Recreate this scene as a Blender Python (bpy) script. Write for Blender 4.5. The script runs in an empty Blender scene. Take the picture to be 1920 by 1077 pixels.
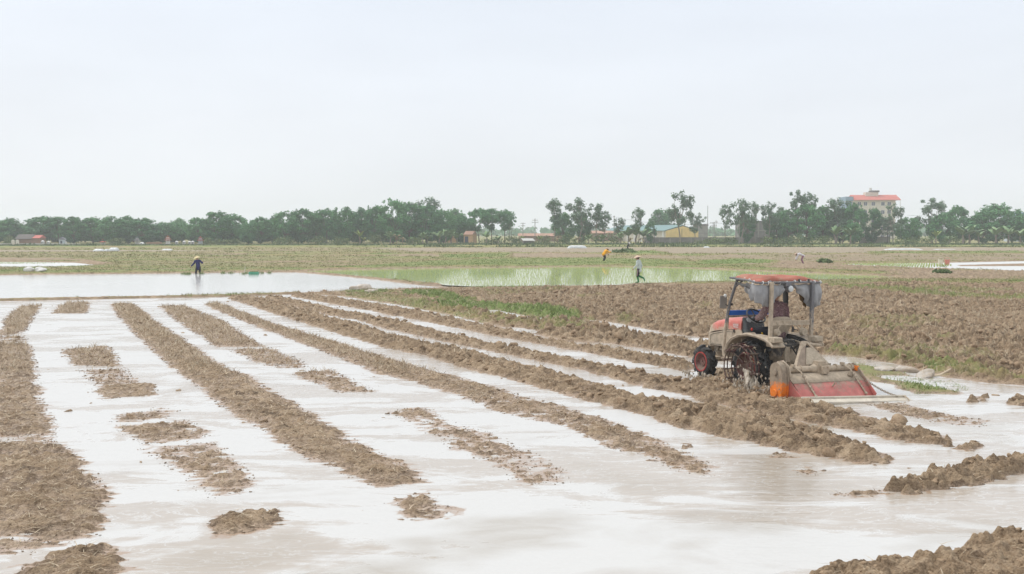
import bpy, bmesh, math, random
import numpy as np
from mathutils import Vector, Matrix

random.seed(11)
RNG = np.random.default_rng(11)
S = bpy.context.scene
COL = S.collection
R = math.radians

# ------------------------------------------------------------------ camera, sky, sun, exposure
CAM_H = 3.2
FPX = 1867.0                    # focal length in pixels of the 1920 px wide photograph
PITCH = math.atan((538.5 - 434.0) / FPX)
cam_d = bpy.data.cameras.new('camera')
cam_d.sensor_width = 36.0
cam_d.lens = 36.0 * FPX / 1920.0
cam_d.clip_start = 0.1
cam_d.clip_end = 6000.0
cam = bpy.data.objects.new('camera', cam_d)
COL.objects.link(cam)
cam.location = (0, 0, CAM_H)
cam.rotation_euler = (math.pi / 2 - PITCH, 0, 0)
S.camera = cam

SUN_EL, SUN_AZ = R(50), R(300)  # high, ahead and to the left, veiled by cloud
world = bpy.data.worlds.new('World')
S.world = world
world.use_nodes = True
wn, wl = world.node_tree.nodes, world.node_tree.links
wn.clear()
w_out = wn.new('ShaderNodeOutputWorld')
w_bg = wn.new('ShaderNodeBackground')
w_sky = wn.new('ShaderNodeTexSky')
w_sky.sky_type = 'NISHITA'
w_sky.sun_disc = False
w_sky.sun_elevation = SUN_EL
w_sky.sun_rotation = SUN_AZ
w_sky.air_density = 1.0
w_sky.dust_density = 4.0
w_co = wn.new('ShaderNodeTexCoord')
w_sep = wn.new('ShaderNodeSeparateXYZ')
wl.new(w_co.outputs['Generated'], w_sep.inputs[0])
w_ramp = wn.new('ShaderNodeValToRGB')          # overcast: pale horizon, brighter veil overhead
w_ramp.color_ramp.elements[0].position = 0.0
w_ramp.color_ramp.elements[0].color = (9.2, 9.5, 9.85, 1)
w_ramp.color_ramp.elements[1].position = 1.0
w_ramp.color_ramp.elements[1].color = (13.2, 13.5, 13.8, 1)
e = w_ramp.color_ramp.elements.new(0.10); e.color = (9.2, 9.6, 10.15, 1)
e = w_ramp.color_ramp.elements.new(0.24); e.color = (8.8, 9.45, 10.4, 1)
e = w_ramp.color_ramp.elements.new(0.45); e.color = (10.8, 11.2, 11.7, 1)
wl.new(w_sep.outputs['Z'], w_ramp.inputs[0])
w_map = wn.new('ShaderNodeMapping')
w_map.inputs['Scale'].default_value = (1.2, 1.2, 5.0)
wl.new(w_co.outputs['Generated'], w_map.inputs[0])
w_noise = wn.new('ShaderNodeTexNoise')
w_noise.inputs['Scale'].default_value = 2.2
w_noise.inputs['Detail'].default_value = 5
wl.new(w_map.outputs[0], w_noise.inputs['Vector'])
w_mr = wn.new('ShaderNodeMapRange')
w_mr.inputs['From Min'].default_value = 0.3
w_mr.inputs['From Max'].default_value = 0.7
w_mr.inputs['To Min'].default_value = 0.945
w_mr.inputs['To Max'].default_value = 1.03
wl.new(w_noise.outputs['Fac'], w_mr.inputs[0])
w_mul = wn.new('ShaderNodeMixRGB'); w_mul.blend_type = 'MULTIPLY'; w_mul.inputs[0].default_value = 1
wl.new(w_ramp.outputs[0], w_mul.inputs[1]); wl.new(w_mr.outputs[0], w_mul.inputs[2])
w_mix = wn.new('ShaderNodeMixRGB'); w_mix.inputs[0].default_value = 0.92
wl.new(w_sky.outputs[0], w_mix.inputs[1]); wl.new(w_mul.outputs[0], w_mix.inputs[2])
wl.new(w_mix.outputs[0], w_bg.inputs['Color'])
w_bg.inputs['Strength'].default_value = 0.1
wl.new(w_bg.outputs[0], w_out.inputs['Surface'])

sun_d = bpy.data.lights.new('sun', 'SUN')
sun_d.energy = 2.1
sun_d.angle = R(18)
sun_d.color = (1.0, 0.97, 0.92)
sun = bpy.data.objects.new('sun', sun_d)
COL.objects.link(sun)
# sun direction: towards the light = (sin(az), cos(az)) on the plan
_sd = Vector((math.sin(SUN_AZ) * math.cos(SUN_EL), math.cos(SUN_AZ) * math.cos(SUN_EL), math.sin(SUN_EL)))
sun.rotation_euler = _sd.to_track_quat('Z', 'Y').to_euler()
sun.location = (-20, -20, 60)

S.view_settings.view_transform = 'Standard'
S.view_settings.look = 'None'
S.view_settings.exposure = 0.0
S.view_settings.gamma = 1.0
S.render.engine = 'CYCLES'
S.cycles.use_denoising = True
S.cycles.volume_bounces = 3
S.cycles.max_bounces = 8

# ------------------------------------------------------------------ helpers
def at(px, py, z=0.0):
    """ground point seen at a pixel of the 1920 x 1077 photograph (measuring aid)"""
    c, s = math.cos(PITCH), math.sin(PITCH)
    dx, dy, dz = px - 960.0, FPX, -(py - 538.5)
    y, zz = dy * c + dz * s, -dy * s + dz * c
    t = (z - CAM_H) / zz
    return (dx * t, y * t)

def XD(px, D):
    return (px - 960.0) / FPX * D

def ZD(py, D):
    return CAM_H + (434.0 - py) / FPX * D

def tag(o, label=None, cat=None, group=None, kind=None):
    if label: o['label'] = label
    if cat: o['category'] = cat
    if group: o['group'] = group
    if kind: o['kind'] = kind
    return o

def empty(name, loc=(0, 0, 0), rz=0.0, label=None, cat=None, group=None):
    o = bpy.data.objects.new(name, None)
    o.empty_display_size = 0.3
    COL.objects.link(o)
    o.location = loc
    o.rotation_euler = (0, 0, rz)
    return tag(o, label, cat, group)

def copy_tree(src, depth=0):
    c = src.copy(); COL.objects.link(c)
    for ch in list(src.children):
        k = copy_tree(ch, depth + 1)
        k.parent = c
    return c

class MB:
    """collects shapes and links them as one mesh object"""
    def __init__(self):
        self.v = []; self.f = []
    def add(self, vs, fs):
        n = len(self.v)
        self.v += [tuple(p) for p in vs]
        self.f += [tuple(i + n for i in f) for f in fs]
        return self
    def box(self, c, s, rot=None, taper=(1, 1)):
        hx, hy, hz = s[0] / 2, s[1] / 2, s[2] / 2
        vs = []
        for z in (-1, 1):
            kx, ky = (taper if z > 0 else (1, 1))
            for x, y in ((-1, -1), (1, -1), (1, 1), (-1, 1)):
                vs.append(Vector((x * hx * kx, y * hy * ky, z * hz)))
        if rot is not None:
            m = rot if isinstance(rot, Matrix) else Matrix.Rotation(rot, 3, 'Z')
            vs = [m @ p for p in vs]
        vs = [p + Vector(c) for p in vs]
        return self.add(vs, [(3, 2, 1, 0), (4, 5, 6, 7), (0, 1, 5, 4), (1, 2, 6, 5), (2, 3, 7, 6), (3, 0, 4, 7)])
    def tube(self, pts, r, n=8, caps=True, closed=False, flat=None):
        pts = [Vector(p) for p in pts]
        m = len(pts)
        rs = r if isinstance(r, (list, tuple)) else [r] * m
        vs = []; prev = None
        for i, p in enumerate(pts):
            a = pts[(i - 1) % m] if (i > 0 or closed) else p
            b = pts[(i + 1) % m] if (i < m - 1 or closed) else p
            t = (b - a)
            t = t.normalized() if t.length > 1e-9 else Vector((0, 0, 1))
            if prev is None:
                u = t.orthogonal().normalized() if abs(t.z) > .99 else t.cross(Vector((0, 0, 1))).normalized()
            else:
                u = (prev - t * prev.dot(t))
                u = u.normalized() if u.length > 1e-6 else t.orthogonal().normalized()
            prev = u
            w = t.cross(u)
            fl = 1.0 if flat is None else flat
            for k in range(n):
                an = 2 * math.pi * k / n
                vs.append(p + u * (math.cos(an) * rs[i]) + w * (math.sin(an) * rs[i] * fl))
        fs = []
        for i in range(m if closed else m - 1):
            j = (i + 1) % m
            for k in range(n):
                l = (k + 1) % n
                fs.append((i * n + k, i * n + l, j * n + l, j * n + k))
        if caps and not closed:
            fs.append(tuple(range(n - 1, -1, -1)))
            fs.append(tuple((m - 1) * n + k for k in range(n)))
        return self.add(vs, fs)
    def lathe(self, prof, c=(0, 0, 0), axis='x', n=24, closed=True):
        """prof: (axial, radius) points"""
        vs = []
        for a, rr in prof:
            for k in range(n):
                an = 2 * math.pi * k / n
                p, q = rr * math.cos(an), rr * math.sin(an)
                vs.append({'x': (a, p, q), 'y': (p, a, q), 'z': (p, q, a)}[axis])
        vs = [(x + c[0], y + c[1], z + c[2]) for x, y, z in vs]
        m = len(prof); fs = []
        for i in range(m if closed else m - 1):
            j = (i + 1) % m
            for k in range(n):
                l = (k + 1) % n
                fs.append((i * n + k, i * n + l, j * n + l, j * n + k))
        return self.add(vs, fs)
    def prism(self, poly, a0, a1, axis='x'):
        """extrude a polygon along an axis; poly in the two other axes"""
        def P(u, v, a):
            return {'x': (a, u, v), 'y': (u, a, v), 'z': (u, v, a)}[axis]
        n = len(poly)
        vs = [P(u, v, a0) for u, v in poly] + [P(u, v, a1) for u, v in poly]
        fs = [tuple(range(n - 1, -1, -1)), tuple(range(n, 2 * n))]
        for i in range(n):
            j = (i + 1) % n
            fs.append((i, j, n + j, n + i))
        return self.add(vs, fs)
    def sheet(self, grid, th=0.0):
        """grid[i][j] of points -> sheet"""
        a, b = len(grid), len(grid[0])
        vs = [p for row in grid for p in row]
        fs = [(i * b + j, i * b + j + 1, (i + 1) * b + j + 1, (i + 1) * b + j) for i in range(a - 1) for j in range(b - 1)]
        return self.add(vs, fs)
    def ell(self, c, r, n=10, m=7, rot=None):
        vs = []
        for i in range(m + 1):
            th = math.pi * i / m
            for k in range(n):
                an = 2 * math.pi * k / n
                p = Vector((r[0] * math.sin(th) * math.cos(an), r[1] * math.sin(th) * math.sin(an), r[2] * math.cos(th)))
                if rot is not None: p = rot @ p
                vs.append(p + Vector(c))
        fs = [(i * n + k, (i + 1) * n + k, (i + 1) * n + (k + 1) % n, i * n + (k + 1) % n) for i in range(m) for k in range(n)]
        return self.add(vs, fs)
    def mesh(self, name, mat, smooth=False, recalc=True):
        me = bpy.data.meshes.new(name)
        me.from_pydata(self.v, [], self.f)
        if recalc:
            bm = bmesh.new(); bm.from_mesh(me)
            bmesh.ops.remove_doubles(bm, verts=bm.verts, dist=1e-5)
            bmesh.ops.recalc_face_normals(bm, faces=bm.faces)
            bm.to_mesh(me); bm.free()
        if mat is not None: me.materials.append(mat)
        if smooth:
            me.polygons.foreach_set('use_smooth', [True] * len(me.polygons))
            try: me.set_sharp_from_angle(angle=R(38))
            except Exception: pass
        return me
    def build(self, name, mat, parent=None, smooth=False, bevel=0.0, solid=0.0, sub=0, recalc=True):
        o = bpy.data.objects.new(name, self.mesh(name, mat, smooth, recalc))
        COL.objects.link(o)
        if parent is not None: o.parent = parent
        if solid:
            m = o.modifiers.new('solid', 'SOLIDIFY'); m.thickness = solid; m.offset = 0
        if bevel:
            m = o.modifiers.new('bevel', 'BEVEL'); m.width = bevel; m.segments = 2; m.limit_method = 'ANGLE'; m.angle_limit = R(40)
        if sub:
            m = o.modifiers.new('sub', 'SUBSURF'); m.levels = sub; m.render_levels = sub
        return o

def np_mesh(name, V, F, mat, smooth=False, attrs=None, mats=None, mi=None):
    """mesh from numpy arrays; F (n,3) or (n,4)"""
    V = np.asarray(V, np.float32).reshape(-1, 3); F = np.asarray(F, np.int32)
    me = bpy.data.meshes.new(name)
    k = F.shape[1]
    me.vertices.add(len(V)); me.vertices.foreach_set('co', V.ravel())
    me.loops.add(F.size); me.loops.foreach_set('vertex_index', F.ravel())
    me.polygons.add(len(F))
    me.polygons.foreach_set('loop_start', np.arange(0, F.size, k, dtype=np.int32))
    try: me.polygons.foreach_set('loop_total', np.full(len(F), k, np.int32))
    except Exception: pass
    if smooth: me.polygons.foreach_set('use_smooth', np.ones(len(F), bool))
    me.update(calc_edges=True)
    if attrs:
        for nm, (dom, arr) in attrs.items():
            a = me.attributes.new(nm, 'FLOAT', dom)
            a.data.foreach_set('value', np.asarray(arr, np.float32).ravel())
    for m in (mats or [mat]): me.materials.append(m)
    if mi is not None: me.polygons.foreach_set('material_index', np.asarray(mi, np.int32))
    me.validate()
    return me

def np_obj(name, me, parent=None):
    o = bpy.data.objects.new(name, me); COL.objects.link(o)
    if parent is not None: o.parent = parent
    return o

# ---- noise on numpy arrays
def _hash(ix, iy, seed):
    h = (ix.astype(np.int64) * 374761393 + iy.astype(np.int64) * 668265263 + seed * 974634777) & 0xFFFFFFFF
    h = ((h ^ (h >> 13)) * 1274126177) & 0xFFFFFFFF
    h = ((h ^ (h >> 16)) * 2246822519) & 0xFFFFFFFF
    return (h ^ (h >> 15)) & 0xFFFFFF

def rnd01(ix, iy, seed):
    return _hash(ix, iy, seed).astype(np.float32) / 16777216.0

def pn(x, y, seed=0):
    x = np.asarray(x, np.float64); y = np.asarray(y, np.float64)
    x0 = np.floor(x); y0 = np.floor(y)
    fx = x - x0; fy = y - y0
    ix = x0.astype(np.int64); iy = y0.astype(np.int64)
    u = fx * fx * fx * (fx * (fx * 6 - 15) + 10); v = fy * fy * fy * (fy * (fy * 6 - 15) + 10)
    def g(ax, ay, dx, dy):
        a = rnd01(ax, ay, seed) * 6.2831853
        return np.cos(a) * dx + np.sin(a) * dy
    n00 = g(ix, iy, fx, fy); n10 = g(ix + 1, iy, fx - 1, fy)
    n01 = g(ix, iy + 1, fx, fy - 1); n11 = g(ix + 1, iy + 1, fx - 1, fy - 1)
    return ((n00 * (1 - u) + n10 * u) * (1 - v) + (n01 * (1 - u) + n11 * u) * v) * 1.4

def fbm(x, y, o=4, seed=0, gain=.5):
    s = 0; a = 1.0; f = 1.0; t = 0
    for i in range(o):
        s = s + a * pn(x * f + 17.3 * i, y * f - 9.1 * i, seed + i); t += a; a *= gain; f *= 2.03
    return s / t

def lumps(x, y, cell, seed, rmin=.45, rmax=.85):
    """field of overlapping rounded lumps, 0..1"""
    X = x / cell; Y = y / cell
    ix = np.floor(X).astype(np.int64); iy = np.floor(Y).astype(np.int64)
    best = np.zeros(X.shape, np.float32)
    for dx in (-1, 0, 1):
        for dy in (-1, 0, 1):
            cx, cy = ix + dx, iy + dy
            px = cx + rnd01(cx, cy, seed); py = cy + rnd01(cx, cy, seed + 1)
            r = rmin + (rmax - rmin) * rnd01(cx, cy, seed + 2)
            an = rnd01(cx, cy, seed + 4) * 3.14159
            ddx, ddy = X - px, Y - py
            ca, sa = np.cos(an), np.sin(an)
            a = ddx * ca + ddy * sa; b = (-ddx * sa + ddy * ca) * 1.45
            q = np.clip(1 - (a * a + b * b) / (r * r), 0, 1)
            h = np.sqrt(q) * (.35 + .65 * rnd01(cx, cy, seed + 3))
            # tilt each lump so that it reads as a turned sod
            h = h * (1 + .35 * a)
            best = np.maximum(best, h)
    return best

def sstep(a, b, x):
    t = np.clip((x - a) / (b - a), 0, 1)
    return t * t * (3 - 2 * t)

def sdf(poly, X, Y):
    """signed distance to a ground polygon, negative inside"""
    d2 = np.full(X.shape, 1e12); ins = np.zeros(X.shape, bool)
    n = len(poly)
    for i in range(n):
        ax, ay = poly[i]; bx, by = poly[(i + 1) % n]
        ex, ey = bx - ax, by - ay
        wx, wy = X - ax, Y - ay
        t = np.clip((wx * ex + wy * ey) / (ex * ex + ey * ey + 1e-12), 0, 1)
        d2 = np.minimum(d2, (wx - ex * t) ** 2 + (wy - ey * t) ** 2)
        c = ((ay <= Y) & (by > Y)) | ((by <= Y) & (ay > Y))
        ins ^= c & (X < ax + (Y - ay) / (by - ay + 1e-12) * ex)
    d = np.sqrt(d2)
    return np.where(ins, -d, d)

def linedist(pts, X, Y):
    d2 = np.full(X.shape, 1e12)
    for (ax, ay), (bx, by) in zip(pts[:-1], pts[1:]):
        ex, ey = bx - ax, by - ay
        wx, wy = X - ax, Y - ay
        t = np.clip((wx * ex + wy * ey) / (ex * ex + ey * ey + 1e-12), 0, 1)
        d2 = np.minimum(d2, (wx - ex * t) ** 2 + (wy - ey * t) ** 2)
    return np.sqrt(d2)

def PXP(lst):
    return [at(*p) for p in lst]
# ------------------------------------------------------------------ materials
class NT:
    def __init__(self, name):
        self.m = bpy.data.materials.new(name); self.m.use_nodes = True
        self.n = self.m.node_tree.nodes; self.l = self.m.node_tree.links
        self.n.clear()
        self.out = self.n.new('ShaderNodeOutputMaterial')
        self.b = self.n.new('ShaderNodeBsdfPrincipled')
        self.l.new(self.b.outputs[0], self.out.inputs['Surface'])
    def node(self, t, **kw):
        x = self.n.new(t)
        for k, v in kw.items():
            if k in x.inputs: x.inputs[k].default_value = v
            else: setattr(x, k, v)
        return x
    def link(self, a, b): self.l.new(a, b)
    def coord(self, kind='Object', scale=(1, 1, 1)):
        tc = self.n.new('ShaderNodeTexCoord'); mp = self.n.new('ShaderNodeMapping')
        mp.inputs['Scale'].default_value = scale
        self.l.new(tc.outputs[kind], mp.inputs[0])
        return mp.outputs[0]
    def noise(self, vec, scale, detail=4, rough=.55, dist=0.0):
        x = self.n.new('ShaderNodeTexNoise')
        x.inputs['Scale'].default_value = scale; x.inputs['Detail'].default_value = detail
        x.inputs['Roughness'].default_value = rough; x.inputs['Distortion'].default_value = dist
        self.l.new(vec, x.inputs['Vector'])
        return x.outputs['Fac']
    def ramp(self, fac, stops):
        x = self.n.new('ShaderNodeValToRGB')
        els = x.color_ramp.elements
        while len(els) < len(stops): els.new(.5)
        for e_, (p, c) in zip(els, stops):
            e_.position = p; e_.color = (c[0], c[1], c[2], 1) if not isinstance(c, (int, float)) else (c, c, c, 1)
        self.l.new(fac, x.inputs[0])
        return x.outputs[0]
    def mr(self, fac, a, b, c=0.0, d=1.0):
        x = self.n.new('ShaderNodeMapRange')
        x.inputs[1].default_value = a; x.inputs[2].default_value = b; x.inputs[3].default_value = c; x.inputs[4].default_value = d
        self.l.new(fac, x.inputs[0])
        return x.outputs[0]
    def mix(self, fac, a, b, mode='MIX'):
        x = self.n.new('ShaderNodeMixRGB'); x.blend_type = mode
        for i, s in ((0, fac), (1, a), (2, b)):
            if isinstance(s, (int, float)): x.inputs[i].default_value = s if i == 0 else (s, s, s, 1)
            elif isinstance(s, tuple): x.inputs[i].default_value = (s[0], s[1], s[2], 1)
            else: self.l.new(s, x.inputs[i])
        return x.outputs[0]
    def math(self, op, a, b=0.0):
        x = self.n.new('ShaderNodeMath'); x.operation = op
        for i, s in ((0, a), (1, b)):
            if isinstance(s, (int, float)): x.inputs[i].default_value = s
            else: self.l.new(s, x.inputs[i])
        return x.outputs[0]
    def attr(self, name):
        x = self.n.new('ShaderNodeAttribute'); x.attribute_name = name
        return x.outputs['Fac']
    def bump(self, h, strength, dist=.02):
        x = self.n.new('ShaderNodeBump'); x.inputs['Strength'].default_value = strength; x.inputs['Distance'].default_value = dist
        self.l.new(h, x.inputs['Height']); self.l.new(x.outputs[0], self.b.inputs['Normal'])
    def set(self, color=None, rough=None, spec=None, metal=None):
        for nm, v in (('Base Color', color), ('Roughness', rough), ('Specular IOR Level', spec), ('Metallic', metal)):
            if v is None: continue
            if isinstance(v, (int, float)): self.b.inputs[nm].default_value = v
            elif isinstance(v, tuple): self.b.inputs[nm].default_value = (v[0], v[1], v[2], 1)
            else: self.l.new(v, self.b.inputs[nm])
        return self.m

def simple(name, c1, c2=None, scale=8.0, rough=.8, spec=.3, bump=0.0, bscale=30.0, metal=0.0, bd=.01):
    t = NT(name); v = t.coord()
    c2 = c2 or tuple(x * .75 for x in c1)
    f = t.noise(v, scale, 5)
    col = t.ramp(f, [(.32, c2), (.68, c1)])
    if bump: t.bump(t.noise(v, bscale, 4), bump, bd)
    return t.set(col, rough, spec, metal)

MUDC = (.26, .205, .15)
def muddy(name, paint, amt=.5, scale=5.0, rough=.35, z0=None, z1=None, mud=MUDC, splat=True):
    """paint under dried mud: the mud lies in patches, thicker towards z0 than towards z1"""
    t = NT(name); v = t.coord()
    n1 = t.noise(v, scale, 6, .65); n2 = t.noise(v, scale * 6, 4, .6)
    f = t.math('ADD', t.math('MULTIPLY', n1, .75), t.math('MULTIPLY', n2, .25))
    f = t.math('ADD', f, amt - .5)
    if z0 is not None:
        sp = t.n.new('ShaderNodeSeparateXYZ'); t.link(v, sp.inputs[0])
        f = t.math('ADD', f, t.mr(sp.outputs['Z'], z0, z1, .28, -.28))
    m = t.mr(f, .43, .57)
    mudcol = t.ramp(t.noise(v, scale * 3, 5), [(.3, tuple(x * .78 for x in mud)), (.7, tuple(x * 1.18 for x in mud))])
    pc = t.mix(t.mr(t.noise(v, scale * 1.7, 4), .35, .7), tuple(x * .85 for x in paint), tuple(min(1, x * 1.08 + .015) for x in paint))
    col = t.mix(m, pc, mudcol)
    if splat:
        sp2 = t.mr(t.noise(v, scale * 14, 3, .7), .60, .66)
        col = t.mix(sp2, col, mudcol)
    t.bump(t.math('ADD', m, t.noise(v, scale * 10, 3)), .35, .01)
    return t.set(col, t.mr(m, 0, 1, rough, .9), .35)

# ground: mud, dry soil and grass by attribute
t = NT('field_ground'); v = t.coord('Object')
nA = t.noise(v, .9, 6, .6); nB = t.noise(v, 7.0, 5, .65); nC = t.noise(v, 40.0, 4, .65)
mudcol = t.ramp(nB, [(.28, (.145, .103, .070)), (.5, (.31, .238, .168)), (.72, (.50, .405, .30))])  # soil moisture tones, dark end widened to stand in for shaded pits
mudcol = t.mix(t.mr(nA, .35, .65), mudcol, t.mix(.5, mudcol, (.30, .225, .15)))
vo = t.n.new('ShaderNodeTexVoronoi'); vo.inputs['Scale'].default_value = 4.2
wv_ = t.mix(.12, v, t.n.new('ShaderNodeTexNoise').outputs['Color'], 'ADD'); t.link(wv_, vo.inputs['Vector'])
sod = t.n.new('ShaderNodeSeparateXYZ'); t.link(vo.outputs['Color'], sod.inputs[0])
mudcol = t.mix(t.mr(sod.outputs['X'], .0, 1, .15, .8), mudcol, t.ramp(sod.outputs['Y'], [(.08, (.085, .06, .042)), (.3, (.20, .15, .105)), (.6, (.34, .265, .19)), (.95, (.52, .43, .33))]))  # tone per sod; the darkest also suggest shade in the pits
mudcol = t.mix(t.mr(nC, .50, .66, 0, .6), mudcol, (.45, .375, .29))
mudcol = t.mix(t.mr(nC, .46, .34, 0, .6), mudcol, (.10, .075, .052))
mudcol = t.mix(1.0, mudcol, (.945, .875, .785), 'MULTIPLY')
drycol = t.ramp(nB, [(.3, (.27, .225, .165)), (.7, (.40, .35, .275))])
vg = t.coord('Object', (.16, .5, 1)); nG = t.noise(vg, 1.0, 6, .62)
gcol = t.ramp(nG, [(.28, (.30, .22, .115)), (.44, (.275, .24, .105)), (.60, (.215, .24, .09)), (.8, (.185, .25, .08))])
lush = t.ramp(nB, [(.3, (.16, .21, .07)), (.7, (.23, .29, .10))])
gcol = t.mix(t.mr(t.attr('grass'), .62, .95), gcol, lush)
col = t.mix(t.attr('dry'), mudcol, drycol)
gm = t.math('ADD', t.attr('grass'), t.math('MULTIPLY', t.math('SUBTRACT', t.noise(v, 3.2, 6, .7), .5), .9))
col = t.mix(t.mr(gm, .34, .58), col, gcol)
wet = t.attr('wet')
col = t.mix(t.math('MULTIPLY', wet, .6), col, t.ramp(t.noise(v, 19.0, 5, .7), [(.38, (.11, .068, .042)), (.5, (.35, .245, .165)), (.62, (.60, .45, .335))]))
t.bump(t.math('ADD', nB, t.math('MULTIPLY', nC, .6)), 1.0, .05)
GROUND_M = t.set(col, t.mr(wet, 0, 1, .88, .42), t.mr(wet, 0, 1, .2, .45))

# clods: the same mud on loose lumps
t = NT('clod_mud'); v = t.coord('Object')
nB = t.noise(v, 5.0, 5, .65); nC = t.noise(v, 38.0, 4, .65)
col = t.ramp(nB, [(.25, (.175, .126, .086)), (.5, (.32, .242, .172)), (.75, (.50, .405, .305))])
col = t.mix(t.mr(nC, .50, .68, 0, .55), col, (.44, .37, .285)); col = t.mix(t.mr(nC, .45, .33, 0, .55), col, (.11, .08, .056))
col = t.mix(1.0, col, (.945, .875, .785), 'MULTIPLY')
t.bump(t.math('ADD', nB, nC), .7, .025)
CLOD_M = t.set(col, .86, .22)

def water_mat(name, base, base2, rough, s_big=.22, ripple=.02, rscale=3.0, foam=True, spec=.5):
    t = NT(name); v = t.coord('Object', (1, 1, 1))
    vb = t.coord('Object', (.45, 1.0, 1))
    f = t.noise(vb, s_big, 8, .60, 2.6)
    f2 = t.noise(vb, s_big * 6, 6, .62, 2.0)
    k = t.math('ADD', t.math('MULTIPLY', f, .72), t.math('MULTIPLY', f2, .28))
    m = t.mr(k, .468, .506) if foam else t.mr(k, .3, .7)
    if foam:                                              # thin scum lines drawn out over the stirred water
        ln = t.math('ABSOLUTE', t.math('SUBTRACT', t.noise(t.coord('Object', (.5, 1.3, 1)), s_big * 9, 6, .6, 2.2), .5))
        m = t.math('MAXIMUM', m, t.mr(ln, .022, .0, 0, .9))
    col = t.mix(m, base2, base)
    col = t.mix(t.mr(t.noise(vb, s_big * 2.3, 5, .6, 1.5), .56, .70, 0, .5), col, tuple(x * .84 for x in base2))
    if foam: col = t.mix(t.mr(t.math('ADD', t.attr('murk'), t.math('MULTIPLY', t.math('SUBTRACT', t.noise(vb, 2.4, 5, .65, 1.5), .5), t.math('MULTIPLY', t.attr('murk'), 1.4))), .1, .9), col, (.25, .195, .125))
    if foam:                                              # soil showing through where the water is only a film
        vs_ = t.coord('Object', (1.0, 1.7, 1))
        sn = t.math('ADD', t.math('MULTIPLY', t.noise(vs_, 4.0, 7, .72, .6), .6), t.math('MULTIPLY', t.noise(vs_, 26.0, 4, .7), .4))
        col = t.mix(t.mr(t.math('ADD', t.math('MULTIPLY', t.attr('shoal'), .62), sn), .80, .98, 0, .9), col, (.34, .235, .16))
    vr = t.coord('Object', (.8, 2.4, 1))
    h = t.math('ADD', t.noise(vr, rscale, 3, .5, .6), t.math('MULTIPLY', t.noise(vr, rscale * 4, 2, .5), .3))
    t.bump(h, ripple, .05)
    return t.set(col, t.mr(m, 0, 1, rough + (.08 if foam else 0), rough + (.24 if foam else .02)), spec)

WATER_FIELD_M = water_mat('milky_field_water', (.545, .535, .515), (.425, .373, .318), .06, s_big=.20, ripple=.16)
WATER_PADDY_M = water_mat('milky_paddy_water', (.54, .535, .52), (.48, .47, .45), .13, s_big=.08, ripple=.035, rscale=1.2, foam=False)
WATER_FAR_M = water_mat('far_paddy_water', (.60, .60, .585), (.55, .545, .52), .32, s_big=.08, ripple=.03, rscale=1.2, foam=False)
WATER_RICE_M = water_mat('rice_paddy_water', (.50, .53, .35), (.43, .48, .28), .03, s_big=.08, ripple=.02, rscale=1.0, foam=False)

ROOT_M = simple('dark_roots', (.13, .085, .05), (.07, .045, .028), 3.0, .7, .25)
CRUMB_M = simple('mud_crumbs', (.34, .245, .17), (.13, .09, .06), 6.0, .6, .3)
def blade_mat(name, c1, c2, rough=.6, trans=.0):
    t = NT(name); v = t.coord('Object')
    f = t.noise(v, .55, 5, .6); g = t.noise(v, 9.0, 2)
    col = t.mix(t.mr(f, .35, .65), c1, c2)
    col = t.mix(t.mr(g, .3, .7, 0, .5), col, tuple(x * .6 for x in c1))
    return t.set(col, rough, .25)

GRASS_M = blade_mat('lush_grass', (.215, .285, .09), (.27, .33, .125))
MEADOW_M = blade_mat('meadow_grass', (.285, .255, .11), (.215, .25, .09))
DRYGRASS_M = blade_mat('dry_grass', (.34, .28, .15), (.26, .22, .11))
RICE_M = blade_mat('rice_leaf', (.46, .52, .18), (.40, .48, .16))
STRAW_M = simple('straw', (.58, .49, .36), (.36, .28, .19), 3.0, .8, .2)

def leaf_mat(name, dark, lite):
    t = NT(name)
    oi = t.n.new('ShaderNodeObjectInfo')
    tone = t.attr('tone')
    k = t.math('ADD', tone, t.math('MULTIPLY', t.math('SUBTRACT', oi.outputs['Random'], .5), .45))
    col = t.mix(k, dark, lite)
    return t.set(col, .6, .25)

LEAF_DENSE = leaf_mat('dense_leaves', (.020, .105, .045), (.105, .285, .095))
LEAF_AIRY = leaf_mat('airy_leaves', (.045, .11, .062), (.145, .24, .13))
LEAF_BUSH = leaf_mat('bush_leaves', (.05, .09, .03), (.14, .20, .06))
LEAF_BANANA = leaf_mat('banana_leaves', (.10, .18, .08), (.22, .33, .15))
LEAF_DRYB = leaf_mat('withered_leaves', (.16, .12, .07), (.30, .24, .13))
BARK_M = simple('bark', (.16, .13, .10), (.09, .075, .06), 6.0, .9, .15)
BARK_PALE = simple('pale_bark', (.30, .26, .21), (.17, .145, .12), 5.0, .9, .15)
LEAF_WEED = leaf_mat('weed_leaves', (.075, .12, .045), (.16, .22, .085))
WATER_SPLASH_M = water_mat('muddy_splash', (.50, .44, .36), (.36, .30, .23), .12, s_big=2.0, ripple=.05, rscale=20.0)
# ------------------------------------------------------------------ the fields: one ground sheet, worked by region
def strip(up, lo):
    return PXP(list(up) + list(reversed(lo)))

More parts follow.
